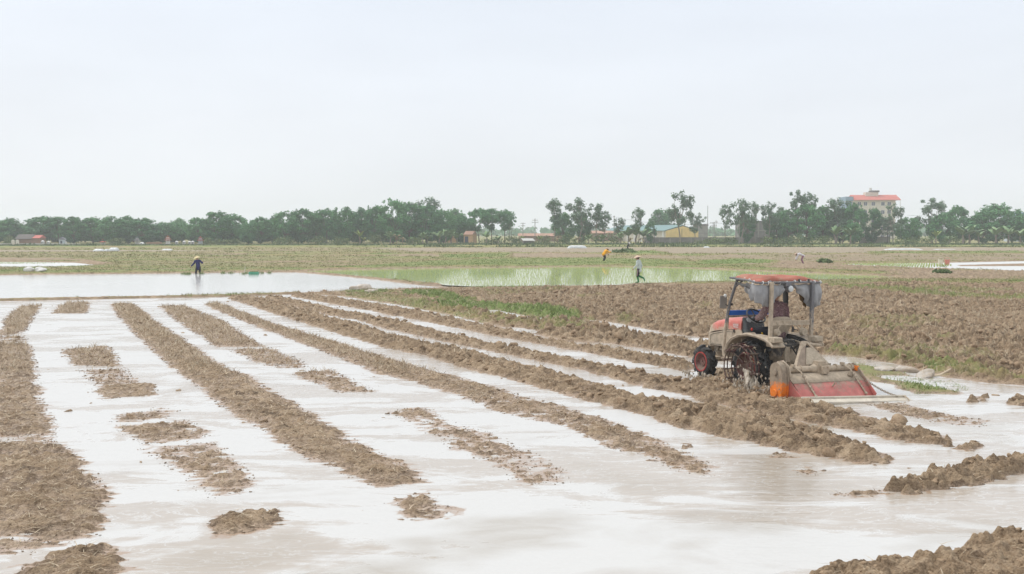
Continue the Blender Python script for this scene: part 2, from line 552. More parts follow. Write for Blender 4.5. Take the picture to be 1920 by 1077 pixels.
LP = PXP([(-700, 519), (0, 516.5), (80, 515.3), (350, 513), (480, 511), (555, 511), (610, 515.5), (700, 524), (800, 537), (820, 539),
          (760, 541.5), (650, 548), (560, 550), (430, 554.5), (200, 559), (0, 562), (-700, 571)])
RP = PXP([(565, 510), (600, 508), (700, 506), (800, 504), (960, 502.5), (1150, 500.5), (1240, 502), (1350, 506), (1440, 510), (1540, 514),
          (1640, 517.5), (1690, 521), (1600, 525), (1500, 526.5), (1370, 529), (1290, 531.5), (1200, 533), (1110, 535), (960, 537),
          (900, 537.5), (845, 535), (700, 521.5), (620, 514)])
FR = PXP([(1560, 496), (1620, 494.5), (1760, 493.5), (1920, 490), (2300, 486), (2300, 515), (1920, 509.5), (1800, 506), (1700, 503), (1600, 499)])
FR_BAR = PXP([(1790, 497.6), (1920, 494.5), (2300, 492), (2300, 498), (1920, 499.5), (1800, 499.6)])
FL = PXP([(-500, 491), (0, 491.5), (80, 492), (140, 493), (187, 498), (120, 501), (0, 502), (-500, 503)])
WATERS = [(LP, .35), (RP, .45), (FR, .6), (FL, .6)]

# strips of worked soil standing in the water: (polygon, kind, height)
STRIPS = []
def low(poly, h=.03, w=.35, rag=.2, amp=.035): STRIPS.append((poly, 'low', h, w, rag, amp))
def high(poly, h=.15, w=.38, rag=.14): STRIPS.append((poly, 'clod', h, w, rag, .16))
# far left strip
low(PXP([(35, 575), (80, 571), (60, 597), (45, 622), (0, 632), (10, 600)]), .012)
low(PXP([(-60, 632), (46, 630), (52, 649), (-60, 652)]), -.012, amp=.03)
low(PXP([(-60, 648), (52, 646), (60, 670), (64, 705), (70, 742), (76, 765), (92, 790), (98, 812), (-75, 824), (-72, 720)]), .020, amp=.036)
low(PXP([(-75, 815), (96, 812), (112, 845), (-80, 850)]), -.006, amp=.034)
low(PXP([(-80, 836), (108, 834), (140, 860), (168, 892), (180, 905), (190, 940), (187, 975), (180, 1002), (-100, 1014), (-90, 903)]), .034, amp=.042)
low(PXP([(-100, 1008), (170, 998), (120, 1024), (0, 1045), (-100, 1050)]), .0, amp=.034)
low(PXP([(40, 1085), (60, 1065), (100, 1045), (150, 1032), (190, 1040), (226, 1056), (215, 1070), (180, 1090)]), .06, w=.35, amp=.05)
low(PXP([(100, 588), (110, 575), (125, 567), (165, 567), (168, 580), (160, 588)]), .008)
# second, broken strip
low(PXP([(122, 664), (125, 654), (200, 649), (212, 662), (226, 687), (140, 686)]), .012)
low(PXP([(150, 694), (230, 690), (258, 720), (175, 722)]), -.006, amp=.032)
low(PXP([(180, 732), (190, 723), (284, 722), (290, 740), (195, 749)]), .02)
low(PXP([(213, 792), (225, 778), (300, 767), (330, 771), (300, 785)]), .006)
low(PXP([(222, 800), (350, 789), (386, 810), (378, 822), (272, 833), (240, 818)]), .014)
low(PXP([(268, 842), (402, 828), (440, 868), (466, 900), (470, 925), (395, 931), (345, 885)]), -.001, amp=.038)
low(PXP([(400, 985), (430, 970), (462, 965), (520, 957), (526, 976), (470, 992), (420, 1002)]), .04, w=.25, amp=.045)
# third, unbroken strip
low(strip([(250, 570), (290, 605), (345, 640), (400, 680), (470, 712), (500, 735), (560, 765), (620, 808), (700, 850), (740, 868), (785, 903)],
          [(208, 571), (240, 610), (285, 650), (330, 690), (400, 740), (425, 765), (480, 790), (545, 838), (640, 882), (690, 902), (715, 912)]), .034, w=.5, amp=.042)
low(PXP([(735, 945), (800, 922), (848, 962), (820, 968), (760, 972)]), .022, amp=.04)
# fourth
low(strip([(345, 573), (420, 604), (450, 624), (495, 650)], [(298, 574), (320, 592), (360, 620), (408, 650)]), .012)
low(PXP([(430, 656), (505, 653), (578, 682), (570, 690), (520, 691), (465, 672)]), .003)
low(PXP([(548, 700), (620, 693), (662, 715), (706, 735), (640, 736)]), .008)
low(PXP([(728, 772), (790, 764), (850, 795), (922, 815), (962, 838), (1050, 880), (1065, 905), (980, 907), (925, 872), (840, 832)]), -.004, amp=.04)
# fifth
low(strip([(405, 567), (440, 580), (500, 604), (560, 622), (640, 645), (720, 672), (800, 693), (870, 712), (940, 732)],
          [(383, 571), (430, 590), (500, 618), (560, 640), (640, 669), (720, 701), (790, 719), (850, 733), (900, 757)]), .03, w=.5)
low(strip([(900, 724), (960, 738), (1040, 760), (1120, 785), (1200, 812), (1300, 855), (1338, 878)],
          [(870, 742), (905, 760), (980, 783), (1060, 797), (1140, 838), (1210, 852), (1280, 882), (1335, 892)]), .010, amp=.045)
# standing ridges of turned sods
high(strip([(440, 557), (500, 562), (560, 580), (640, 603), (670, 610), (727, 627), (800, 646), (907, 670), (1007, 691), (1107, 717), (1207, 748),
            (1280, 760), (1330, 769), (1400, 776), (1480, 795), (1560, 819), (1610, 835), (1665, 858)],
           [(428, 560), (480, 577), (560, 602), (640, 627), (720, 651), (800, 667), (870, 689), (1000, 723), (1100, 751), (1200, 776), (1280, 802),
            (1340, 817), (1400, 827), (1480, 847), (1560, 859), (1620, 871), (1665, 868)]), .15, w=.5)
high(strip([(505, 555), (560, 565), (640, 582), (720, 598), (800, 616), (870, 632), (940, 648), (1090, 678), (1173, 694), (1257, 707), (1350, 724), (1440, 740),
            (1540, 760), (1600, 777), (1680, 796), (1740, 809), (1785, 826)],
           [(495, 560), (560, 578), (640, 596), (670, 600), (727, 617), (800, 634), (907, 656), (1007, 677), (1107, 698), (1207, 726), (1273, 740), (1330, 755),
            (1450, 781), (1500, 791), (1580, 804), (1640, 819), (1700, 831), (1785, 839)]), .10, w=.42)
high(PXP([(1290, 716), (1345, 708), (1400, 716), (1445, 738), (1450, 752), (1350, 732)]), .15, w=.3)
low(PXP([(1330, 694), (1400, 690), (1450, 700), (1500, 716), (1470, 738), (1400, 724), (1340, 712)]), .03, amp=.04)
high(strip([(560, 552), (640, 562), (740, 577), (850, 598), (970, 625), (1060, 645), (1123, 651), (1200, 663), (1267, 675), (1300, 682)],
           [(545, 556), (640, 573), (720, 588), (800, 604), (870, 618), (940, 632), (1090, 659), (1173, 676), (1257, 691), (1292, 697)]), .11, w=.45)
# right and bottom right banks
high(PXP([(1655, 922), (1720, 905), (1760, 887), (1850, 872), (1920, 857), (2020, 838), (2030, 862), (1920, 886), (1850, 903), (1770, 918), (1700, 926)]), .17, w=.3)
low(PXP([(1560, 928), (1640, 921), (1700, 915), (1700, 926), (1640, 930)]), .012)
high(PXP([(1525, 1085), (1560, 1069), (1620, 1063), (1700, 1056), (1780, 1046), (1830, 1028), (1862, 1012), (1920, 1004), (2200, 990), (2300, 1150), (1500, 1150)]), .20, w=.35, rag=.1)
low(PXP([(1628, 757), (1690, 756), (1760, 774), (1862, 792), (1840, 801), (1740, 789), (1680, 776)]), .002, amp=.03)
low(PXP([(1802, 838), (1820, 832), (1846, 837), (1835, 845), (1808, 845)]), .06, w=.2)
high(PXP([(1803, 752), (1830, 744), (1848, 746), (1843, 755), (1815, 757)]), .05, w=.3)
high(PXP([(1884, 752), (1905, 743), (1990, 740), (1990, 763), (1925, 762), (1890, 759)]), .06, w=.3)
low(PXP([(1280, 838), (1300, 833), (1302, 838), (1285, 841)]), .03, w=.1)
low(PXP([(1500, 883), (1515, 876), (1530, 881), (1520, 890), (1502, 889)]), -.005, w=.12, amp=.015)
low(PXP([(1455, 852), (1475, 850), (1475, 857), (1457, 858)]), .02, w=.12)

# the ploughed land on the right, its grassy verge and the grass clump in the water
PF = PXP([(560, 551), (640, 547), (700, 545), (760, 542.5), (880, 540.5), (1110, 537.5), (1200, 537), (1370, 534.5), (1540, 533), (1640, 531), (1700, 526),
          (2400, 520), (2600, 800), (2200, 745), (1920, 723), (1860, 719), (1780, 707), (1720, 696), (1660, 683), (1600, 676), (1540, 672), (1400, 676), (1310, 676),
          (1267, 668), (1200, 655), (1123, 643), (1060, 640), (970, 620), (850, 593), (740, 571), (640, 556), (590, 553)])
VERGE = PXP([(1588, 683), (1640, 689), (1690, 700), (1722, 711), (1692, 723), (1640, 717), (1600, 701)])
CLUMP = PXP([(1678, 722), (1720, 711), (1790, 717), (1806, 729), (1790, 739), (1720, 739)])
CHANNELS = [(PXP([(915, 584), (950, 592), (1010, 600), (1110, 604), (1150, 612), (1210, 624), (1290, 636), (1350, 642)]), .85),
            (PXP([(965, 616), (1000, 623)]), .5), (PXP([(1123, 646), (1200, 658), (1268, 672)]), .55), (PXP([(632, 557), (740, 573.5), (850, 596)]), .42),
            (PXP([(1545, 668), (1600, 674), (1660, 684), (1690, 694)]), .5), (PXP([(1690, 710), (1745, 715), (1800, 728), (1900, 738), (2100, 756)]), .6),
            (PXP([(1608, 620), (1638, 623)]), .32), (PXP([(1598, 632), (1620, 633)]), .3), (PXP([(1628, 637.5), (1678, 643)]), .36), (PXP([(1708, 645.5), (1750, 649)]), .34),
            (PXP([(1722, 631), (1744, 633)]), .3), (PXP([(1762, 653), (1788, 656)]), .3), (PXP([(1110, 540), (1215, 540)]), .5), (PXP([(1094, 540), (1114, 547)]), .5),
            (PXP([(1165, 586), (1185, 589)]), .3), (PXP([(1878, 683.5), (1902, 685)]), .25), (PXP([(1030, 553), (1050, 554)]), .3)]
CH_KEEP = 5
# vivid grass
GREENS = [(PXP([(640, 546), (690, 545), (740, 547), (735, 553), (690, 556), (655, 552)]), .8),
          (PXP([(745, 549), (800, 547), (850, 555), (905, 572), (860, 574), (800, 562), (755, 555)]), 1.0),
          (PXP([(800, 571), (870, 570), (960, 574), (1020, 577), (1085, 592), (1125, 605), (1060, 607), (960, 592), (900, 590), (830, 580)]), .95),
          (PXP([(845, 538.5), (960, 538), (1060, 537), (1060, 539.5), (900, 542), (830, 541)]), .75),
          (PXP([(720, 560), (800, 566), (900, 592), (950, 603), (900, 606), (800, 590), (740, 573)]), .52),
          (PXP([(990, 605), (1060, 608), (1120, 620), (1110, 627), (1010, 615)]), .6),
          (PXP([(1530, 657), (1640, 655), (1750, 676), (1900, 700), (2000, 716), (2000, 730), (1800, 708), (1660, 681), (1560, 668)]), .52),
          (PXP([(1705, 688), (1760, 684), (1800, 695), (1770, 703), (1725, 697)]), .75),
          (PXP([(1545, 534), (1640, 541), (1780, 553), (1960, 563), (1960, 571), (1780, 562), (1640, 550), (1548, 543)]), .62),
          (PXP([(1060, 559), (1130, 556), (1140, 562), (1075, 565)]), .5),
          (PXP([(1660, 620), (1720, 616), (1700, 628)]), .5), (PXP([(1750, 640), (1800, 636), (1790, 650)]), .45),
          (PXP([(1700, 618), (1690, 610), (1650, 612), (1655, 620)]), .5)]
GREENS += [(PXP([(650, 551), (760, 556), (900, 590), (1000, 606), (1100, 616), (1110, 630), (1000, 622), (860, 596), (720, 570), (640, 557)]), .5),
           (PXP([(1290, 575), (1350, 572), (1350, 585), (1300, 588)]), .45), (PXP([(1580, 600), (1720, 596), (1800, 612), (1700, 625), (1600, 620)]), .45),
           (PXP([(1560, 640), (1680, 636), (1900, 672), (1920, 690), (1760, 676), (1620, 655)]), .40), (PXP([(880, 548), (1060, 545), (1080, 552), (900, 558)]), .42),
           (PXP([(1700, 540), (1900, 546), (1900, 553), (1720, 549)]), .5), (PXP([(1140, 600), (1200, 597), (1220, 608), (1150, 612)]), .45)]
# far fields: (polygon, grass, dry, roughness)
ZONES = [(PXP([(700, 466.5), (960, 465.5), (1440, 464.8), (2400, 466), (2400, 477), (1440, 477), (960, 475), (770, 473)]), .27, .62, .10),
         (PXP([(-500, 471), (300, 470.4), (420, 471.5), (300, 473), (-500, 473.5)]), .2, .7, .04),
         (PXP([(1150, 482), (1440, 478), (2400, 477), (2400, 490), (1700, 491), (1440, 493), (1250, 487)]), .36, .35, .10),
         (PXP([(1420, 493), (1540, 492), (1700, 503), (2000, 512), (2400, 516), (2400, 530), (1690, 524), (1600, 510), (1450, 505)]), .30, .12, .12),
         (PXP([(560, 478), (960, 477), (1240, 480), (1240, 483), (960, 484), (700, 481)]), .25, .25, .06),
         (PXP([(-500, 487), (120, 486), (145, 489), (60, 490.5), (-500, 490.5)]), .2, .3, .02)]
GREEN_FAR = [(PXP([(560, 505.5), (700, 498), (820, 490), (960, 486), (1100, 485), (1240, 488), (1330, 494), (1250, 500), (1150, 499), (960, 501), (800, 502.5), (640, 505.5)]), .78),
             (PXP([(1300, 491), (1380, 487), (1450, 489), (1450, 495), (1380, 498), (1310, 497)]), .95),
             (PXP([(1160, 473), (1230, 471), (1260, 478), (1180, 480)]), .9), (PXP([(1620, 473), (1920, 472), (1920, 476), (1640, 477)]), .8),
             (PXP([(15, 506), (50, 503), (100, 505.5), (98, 510), (60, 511.5), (20, 510)]), 1.0), (PXP([(-300, 460.5), (2300, 460.5), (2300, 464), (-300, 465)]), .62),
             (PXP([(820, 479), (960, 477), (960, 483), (840, 486)]), .8)]
BUNDS = [(PXP([(-700, 568.5), (0, 564.5), (200, 560.5), (430, 556), (560, 551)]), .34, .10, .44),
         (PXP([(548, 510), (620, 514.5), (700, 522), (760, 528.5), (845, 536.5)]), .35, .09, .3),
         (PXP([(560, 507), (800, 501.5), (960, 499.5), (1150, 497.5), (1300, 501), (1440, 507), (1640, 514.5)]), .8, .20, .6),
         (PXP([(845, 538), (960, 539.5), (1110, 538), (1200, 536), (1370, 532), (1540, 529.5)]), .4, .07, .45),
         (PXP([(-700, 516), (0, 513.5), (350, 510.5), (480, 508.5), (560, 508)]), .9, .20, .66),
         (PXP([(-700, 489), (0, 489.5), (150, 490), (200, 497)]), .6, .2, .3),
         (PXP([(480, 481), (700, 480), (960, 477), (1240, 479)]), .8, .3, .6), (PXP([(1240, 489), (1440, 491), (1560, 494), (1760, 491.5), (2300, 484)]), .6, .12, .5),
         (PXP([(1150, 483), (1440, 478.5), (2300, 477)]), .8, .25, .6), (PXP([(1540, 503), (1700, 507), (1920, 511), (2300, 518)]), .4, .07, .45),
         (PXP([(-700, 478), (300, 477), (700, 476)]), .8, .25, .55), (PXP([(-700, 465), (0, 466), (960, 463.5), (1440, 463), (2300, 464)]), 1.5, .45, .75)]

def bbox_mask(poly, X, Y, pad):
    xs = [p[0] for p in poly]; ys = [p[1] for p in poly]
    return (X > min(xs) - pad) & (X < max(xs) + pad) & (Y > min(ys) - pad) & (Y < max(ys) + pad)

def terrain(X, Y, fine=True):
    """height and soil attributes of the fields at plan points"""
    X = np.asarray(X, np.float64); Y = np.asarray(Y, np.float64)
    n1 = fbm(X / 5.0, Y / 5.0, 3, 1); n2 = fbm(X / .9, Y / .9, 3, 7); n3 = fbm(X / .22, Y / .22, 3, 13)
    far = sstep(40, 60, Y)
    h = .10 + .05 * n1 + .035 * n2 + .012 * n3
    grass = np.full(X.shape, .50) + .42 * fbm(X / 26., Y / 7., 4, 23) + .06 * n2
    # the left meadow reads brown in its middle, greener along its edges
    dry = np.clip(.18 + .5 * fbm(X / 18., Y / 7., 3, 29), 0, .6)
    grass = np.where(Y > 190, np.maximum(grass, .58), grass)
    clod = np.zeros(X.shape)
    for poly, g, d, r in ZONES:
        m = bbox_mask(poly, X, Y, 4)
        if not m.any(): continue
        w = sstep(1.6, -1.6, sdf(poly, X[m], Y[m]) + 2.0 * n1[m])
        grass[m] = grass[m] * (1 - w) + (g + .25 * n1[m]) * w
        dry[m] = dry[m] * (1 - w) + d * w
        clod[m] = np.maximum(clod[m], w * r * 6)
        h[m] = h[m] + w * r * n3[m] * 2
    for pts, wd, hh, g in BUNDS:
        m = bbox_mask(pts, X, Y, 4)
        if not m.any(): continue
        d = linedist(pts, X[m], Y[m]) + .3 * n2[m] * wd
        w = sstep(wd * 1.9, wd * .5, d)
        h[m] = np.maximum(h[m], h[m] * (1 - w) + (hh + .1 * hh * n2[m] + .03 * n3[m]) * w)
        grass[m] = grass[m] * (1 - w) + (g + .4 * n1[m] + .2 * n2[m]) * w
        dry[m] *= (1 - w)
    for poly, g in GREEN_FAR:
        m = bbox_mask(poly, X, Y, 4)
        if not m.any(): continue
        w = sstep(1.2, -1.2, sdf(poly, X[m], Y[m]) + 1.6 * n1[m] + .8 * n2[m])
        grass[m] = np.maximum(grass[m], g * w); dry[m] *= 1 - w
    # flooded paddies
    for poly, wd in WATERS:
        m = bbox_mask(poly, X, Y, 3)
        if not m.any(): continue
        s = sdf(poly, X[m], Y[m]) + .25 * n2[m]
        w = sstep(wd, -wd, s)
        h[m] = h[m] * (1 - w) - .10 * w
        grass[m] *= 1 - sstep(wd * 1.2, 0, s); dry[m] *= 1 - sstep(wd * 1.2, 0, s)
    m = bbox_mask(FR_BAR, X, Y, 3)
    if m.any():
        w = sstep(.6, -.6, sdf(FR_BAR, X[m], Y[m]) + .5 * n2[m]); h[m] = h[m] * (1 - w) + .05 * w
    # the tilled, flooded field in front
    bund0 = BUNDS[0][0]
    m = Y < 62
    if m.any():
        Xm, Ym = X[m], Y[m]
        yb = np.interp(Xm, [p[0] for p in bund0], [p[1] for p in bund0])
        yb = np.where(Xm > bund0[-1][0], 60, yb)
        inside = sstep(.15, .55, yb - Ym)
        dpf = sdf(PF, Xm, Ym) + .22 * n2[m] + .25 * n1[m]
        land = sstep(.28, -.28, dpf)
        land = np.maximum(land, np.maximum(sstep(.3, -.2, sdf(CLUMP, Xm, Ym) + .3 * n2[m]), sstep(.3, -.2, sdf(VERGE, Xm, Ym) + .35 * n2[m])) * .8)
        hm, gm, dm, cm = h[m], grass[m], dry[m], clod[m]
        hn = hm * (1 - inside) + inside * (-.075 + .02 * n2[m]) * (1 - land) + inside * land * (.075 + .05 * n1[m])
        gn = gm * (1 - inside); dn = dm * (1 - inside); cn = cm * (1 - inside) + inside * sstep(.1, -.5, dpf) * np.where(Ym > 44, np.clip(-dpf / 4.0, .15, 1), 1)
        for poly, kind, hh, wd, rag, amp in STRIPS:
            k = bbox_mask(poly, Xm, Ym, 1.0)
            if not k.any(): continue
            x, y = Xm[k], Ym[k]
            s = sdf(poly, x, y) + rag * (1.2 * n2[m][k] + .9 * n3[m][k] + .35 * pn(x / .1, y / .1, 97) + .9 * pn(x / .55, y / .07, 99))
            w = sstep(wd * .45, -wd * .55, s)
            if kind == 'low':
                t_ = hh + amp * (1.5 * n3[m][k] + .8 * n2[m][k]) + .020 * pn(x / .07, y / .06, 91) + .022 * pn(x / .13, y / .10, 96) + amp * .6 * pn(x / 2.2, y / .7, 92) + .03 * pn(x / .5, y / .12, 98)
                cand = -.075 + (t_ + .075) * sstep(wd * .85, -wd * .5, s)
                hn[k] = np.maximum(hn[k], cand)
            else:
                cand = -.075 + (hh * (.7 + .5 * n2[m][k] + .4 * n1[m][k]) + .075) * w
                hn[k] = np.maximum(hn[k], cand)
                cn[k] = np.maximum(cn[k], w)
        # sods
        cl = cn > .02
        if cl.any() and fine:
            x, y = Xm[cl], Ym[cl]
            wx = x + .05 * n3[m][cl]; wy = y + .05 * fbm(x / .2, y / .2, 2, 44)
            a = lumps(wx, wy, .38, 51, .4, .75); b = lumps(wx, wy, .17, 61); c = lumps(wx, wy, .08, 71)
            r = .55 * a + .32 * b + .16 * c
            big = np.clip(.85 + .5 * n1[m][cl], .5, 1.2)
            fl_ = .025 * pn(x / .055, y / .055, 93) + .035 * pn(x / .12, y / .10, 94) + .05 * np.abs(pn(x / .26, y / .22, 95))
            pf_ = sstep(.3, -.5, dpf[cl])
            hn[cl] = hn[cl] + cn[cl] * (r * (.21 + .25 * pf_) * big - .075 - .05 * pf_ + fl_)
        # open water in the ploughed land
        for i, (pts, wd) in enumerate(CHANNELS):
            k = bbox_mask(pts, Xm, Ym, 1.2)
            if not k.any(): continue
            d = linedist(pts, Xm[k], Ym[k]) + .20 * n2[m][k] + .12 * n3[m][k]
            w = sstep(wd * 1.1, wd * .55, d)
            hn[k] = hn[k] * (1 - w) - .04 * w
        for poly, g in GREENS:
            k = bbox_mask(poly, Xm, Ym, 1.5)
            if not k.any(): continue
            w = sstep(.55, -.55, sdf(poly, Xm[k], Ym[k]) + .8 * n2[m][k] + .3 * n1[m][k])
            gn[k] = np.maximum(gn[k], w * g)
        kv = bbox_mask(VERGE, Xm, Ym, 1)
        if kv.any(): gn[kv] = np.maximum(gn[kv], .55 * sstep(.3, -.3, sdf(VERGE, Xm[kv], Ym[kv]) + .4 * n2[m][kv]))
        k = bbox_mask(CLUMP, Xm, Ym, 1)
        if k.any(): gn[k] = np.maximum(gn[k], .7 * sstep(.3, -.3, sdf(CLUMP, Xm[k], Ym[k]) + .3 * n2[m][k]))
        h[m], grass[m], dry[m], clod[m] = hn, gn, dn, cn
    wet = sstep(.06, -.005, h) * (Y < 95)
    return h, np.clip(grass, 0, 1), np.clip(dry, 0, 1), wet, clod

# plan grid: rows by distance, columns by bearing, fine where the photograph looks
def geo(a, b, r): return list(a * (1 + r) ** np.arange(int(math.log(b / a) / math.log(1 + r))))
rows = geo(1.0, 7.2, .02) + geo(7.2, 62, .00145) + geo(62, 300, .006) + geo(300, 1400, .06)
cols = np.concatenate([np.linspace(-1.6, -.58, 60)[:-1], np.linspace(-.58, .58, 930), np.linspace(.58, 1.6, 60)[1:]])
YY, TT = np.meshgrid(np.array(rows), cols, indexing='ij')
XX = YY * TT
nr, nc = XX.shape
hh, gg, dd, ww, cc = terrain(XX.ravel(), YY.ravel())
# behind the camera the sheet runs on as plain field
bx = np.linspace(-60, 60, 25); by = np.array([-60., -30., -10., -2.])
V = np.stack([XX.ravel(), YY.ravel(), hh], 1)
idx = np.arange(nr * nc).reshape(nr, nc)
F = np.stack([idx[:-1, :-1].ravel(), idx[:-1, 1:].ravel(), idx[1:, 1:].ravel(), idx[1:, :-1].ravel()], 1)
base = len(V)
X0 = XX[0]; ext = []
for y in (.5, -8., -40.):
    ext.append(np.stack([X0 * (1 + (1 - y) * 1.0), np.full(nc, y), np.full(nc, -.08 if y > -5 else .1)], 1))
V = np.concatenate([V] + ext)
ei = np.concatenate([idx[0][None], base + np.arange(3 * nc).reshape(3, nc)])
F = np.concatenate([F, np.stack([ei[1:, :-1].ravel(), ei[1:, 1:].ravel(), ei[:-1, 1:].ravel(), ei[:-1, :-1].ravel()], 1)])
z3 = np.zeros(3 * nc)
gm = np_mesh('ground', V, F, GROUND_M, smooth=True, attrs={'grass': ('POINT', np.r_[gg, z3]), 'dry': ('POINT', np.r_[dd, z3]), 'wet': ('POINT', np.r_[ww, z3])})
tag(np_obj('ground', gm), kind='structure')

# ------------------------------------------------------------------ water
def water(name, polys, mat, z=0.0):
    mb = MB()
    for p in polys:
        mb.add([(x, y, z) for x, y in p], [tuple(range(len(p)))])
    o = mb.build(name, mat, recalc=False)
    bm = bmesh.new(); bm.from_mesh(o.data)
    bmesh.ops.triangulate(bm, faces=bm.faces)
    for f in bm.faces:
        if f.normal.z < 0: f.normal_flip()
    bm.to_mesh(o.data); bm.free()
    return tag(o, kind='structure')
def grow(poly, d):
    """push a plan polygon outwards under its banks"""
    n = len(poly); out = []
    A = sum(poly[i][0] * poly[(i + 1) % n][1] - poly[(i + 1) % n][0] * poly[i][1] for i in range(n))
    sg = 1 if A > 0 else -1
    for i in range(n):
        p, q, r = Vector(poly[i - 1]), Vector(poly[i]), Vector(poly[(i + 1) % n])
        a, b = (q - p).normalized(), (r - q).normalized()
        nrm = Vector((a.y + b.y, -a.x - b.x))
        nrm = nrm.normalized() if nrm.length > 1e-6 else Vector((a.y, -a.x))
        out.append((q.x + nrm.x * d * sg, q.y + nrm.y * d * sg))
    return out
b0 = BUNDS[0][0]
FWP = [(-14, .2), (14, .2), at(2600, 780), at(2600, 600), at(1750, 598), at(1200, 560), (6.0, 58.6), at(1230, 539), at(1080, 539), (4., 52.5), at(900, 572), at(660, 549)] + [b0[i] for i in (4, 3, 2, 1, 0)]
# silt stirred up by the tractor: brown, rippled water
MURK = [(PXP([(1320, 755), (1400, 768), (1500, 785), (1590, 806), (1520, 806), (1420, 786), (1330, 768)]), 1.0), (PXP([(1180, 690), (1290, 690), (1330, 716), (1290, 722), (1200, 712)]), .45),
        (PXP([(1380, 850), (1500, 862), (1560, 890), (1540, 940), (1430, 945), (1370, 900)]), .42), (PXP([(860, 975), (1060, 960), (1080, 1020), (900, 1050), (820, 1020)]), .4),
        (PXP([(1240, 960), (1480, 950), (1500, 1000), (1300, 1020)]), .34), (PXP([(1690, 985), (1880, 975), (1900, 1010), (1700, 1030)]), .34), (PXP([(300, 1020), (560, 1000), (640, 1070), (330, 1100)]), .36),
        (PXP([(560, 1075), (800, 1010), (900, 1060), (760, 1120)]), .42), (PXP([(1080, 870), (1330, 905), (1340, 940), (1140, 920)]), .30), (PXP([(1560, 760), (1740, 770), (1900, 800), (1880, 830), (1700, 800)]), .36)]
gx_ = np.concatenate([np.arange(-62, -18, .5), np.arange(-18, 13, .08), np.arange(13, 62, .5)]); gy_ = np.concatenate([np.arange(.2, 8, .2), np.arange(8, 20, .07), np.arange(20, 34, .1), np.arange(34, 63, .25)])
GX, GY = np.meshgrid(gx_, gy_); sh_ = GX.shape; GX, GY = GX.ravel(), GY.ravel()
mk_ = np.zeros(GX.size)
for poly, g in MURK:
    k = bbox_mask(poly, GX, GY, 2)
    if k.any(): mk_[k] = np.maximum(mk_[k], g * sstep(.55, -.55, sdf(poly, GX[k], GY[k]) + .5 * fbm(GX[k] / 1.6, GY[k] / .7, 3, 5) + .25 * fbm(GX[k] / .5, GY[k] / .25, 2, 6)))
shoal_ = sstep(-.062, .004, terrain(GX, GY, False)[0])
id_ = np.arange(GX.size).reshape(sh_)
F_ = np.stack([id_[:-1, :-1].ravel(), id_[:-1, 1:].ravel(), id_[1:, 1:].ravel(), id_[1:, :-1].ravel()], 1)
ins_ = sdf(FWP, GX, GY) < 0
F_ = F_[ins_[F_].all(1)]
us_, inv_ = np.unique(F_, return_inverse=True)
tag(np_obj('field_water', np_mesh('field_water', np.stack([GX, GY, 0 * GX], 1)[us_], inv_.reshape(F_.shape), WATER_FIELD_M, smooth=True, attrs={'murk': ('POINT', mk_[us_]), 'shoal': ('POINT', shoal_[us_])})), kind='structure')
water('paddy_water', [grow(LP, .12)], WATER_PADDY_M)
water('rice_paddy_water', [grow(RP, .25)], WATER_RICE_M)
water('far_paddy_water', [grow(FR, .4), grow(FL, .4)], WATER_FAR_M)
# ------------------------------------------------------------------ loose stuff on the ground
def pts_in_poly(poly, n):
    xs = [p[0] for p in poly]; ys = [p[1] for p in poly]
    x = RNG.uniform(min(xs), max(xs), n); y = RNG.uniform(min(ys), max(ys), n)
    k = sdf(poly, x, y) < 0
    return x[k], y[k]
def area(poly):
    return abs(sum(poly[i][0] * poly[(i + 1) % len(poly)][1] - poly[(i + 1) % len(poly)][0] * poly[i][1] for i in range(len(poly)))) / 2
def scatter(poly, dens):
    xs = [p[0] for p in poly]; ys = [p[1] for p in poly]
    n = int((max(xs) - min(xs)) * (max(ys) - min(ys)) * dens)
    return pts_in_poly(poly, n)

def ico(sub):
    bm = bmesh.new(); bmesh.ops.create_icosphere(bm, subdivisions=sub, radius=1)
    v = np.array([q.co[:] for q in bm.verts]); f = np.array([[q.index for q in g.verts] for g in bm.faces]); bm.free()
    return v, f
def lumpy(v, rg, a=.34):
    out = v.copy(); d = np.ones(len(v))
    for amp, fr in ((a, 1.3), (a * .6, 2.6), (a * .35, 5.2)):
        for _ in range(3):
            k = rg.normal(size=3); k *= fr / np.linalg.norm(k) * 1.6
            d += amp / 1.7 * np.sin(v @ k + rg.uniform(0, 6.28))
    for _ in range(4):                                   # broken flat faces
        k = rg.normal(size=3); k /= np.linalg.norm(k); c = rg.uniform(.45, .8)
        s = (v * d[:, None]) @ k
        d = np.where(s > c, d * (c + .25 * (s - c)) / np.maximum(s, 1e-6), d)
    return v * d[:, None]

def merge_instances(protos, P, Rr, scl, rg):
    """protos: list of (v,f); P: n x 3; scl: n x 3"""
    Vs, Fs, off = [], [], 0
    n = len(P); pick = rg.integers(0, len(protos), n)
    az = rg.uniform(0, 6.283, n); tl = rg.normal(0, .5, n)
    for k, (v, f) in enumerate(protos):
        q = np.where(pick == k)[0]
        if not len(q): continue
        ca, sa = np.cos(az[q]), np.sin(az[q]); ct, st = np.cos(tl[q]), np.sin(tl[q])
        vv = v[None] * scl[q][:, None, :]
        x, y, z = vv[..., 0], vv[..., 1], vv[..., 2]
        y2 = y * ct[:, None] - z * st[:, None]; z2 = y * st[:, None] + z * ct[:, None]
        x3 = x * ca[:, None] - y2 * sa[:, None]; y3 = x * sa[:, None] + y2 * ca[:, None]
        W = np.stack([x3, y3, z2], -1) + P[q][:, None, :]
        Vs.append(W.reshape(-1, 3)); Fs.append((f[None] + (off + np.arange(len(q)) * len(v))[:, None, None]).reshape(-1, f.shape[1]))
        off += W.shape[0] * W.shape[1]
    return np.concatenate(Vs), np.concatenate(Fs)

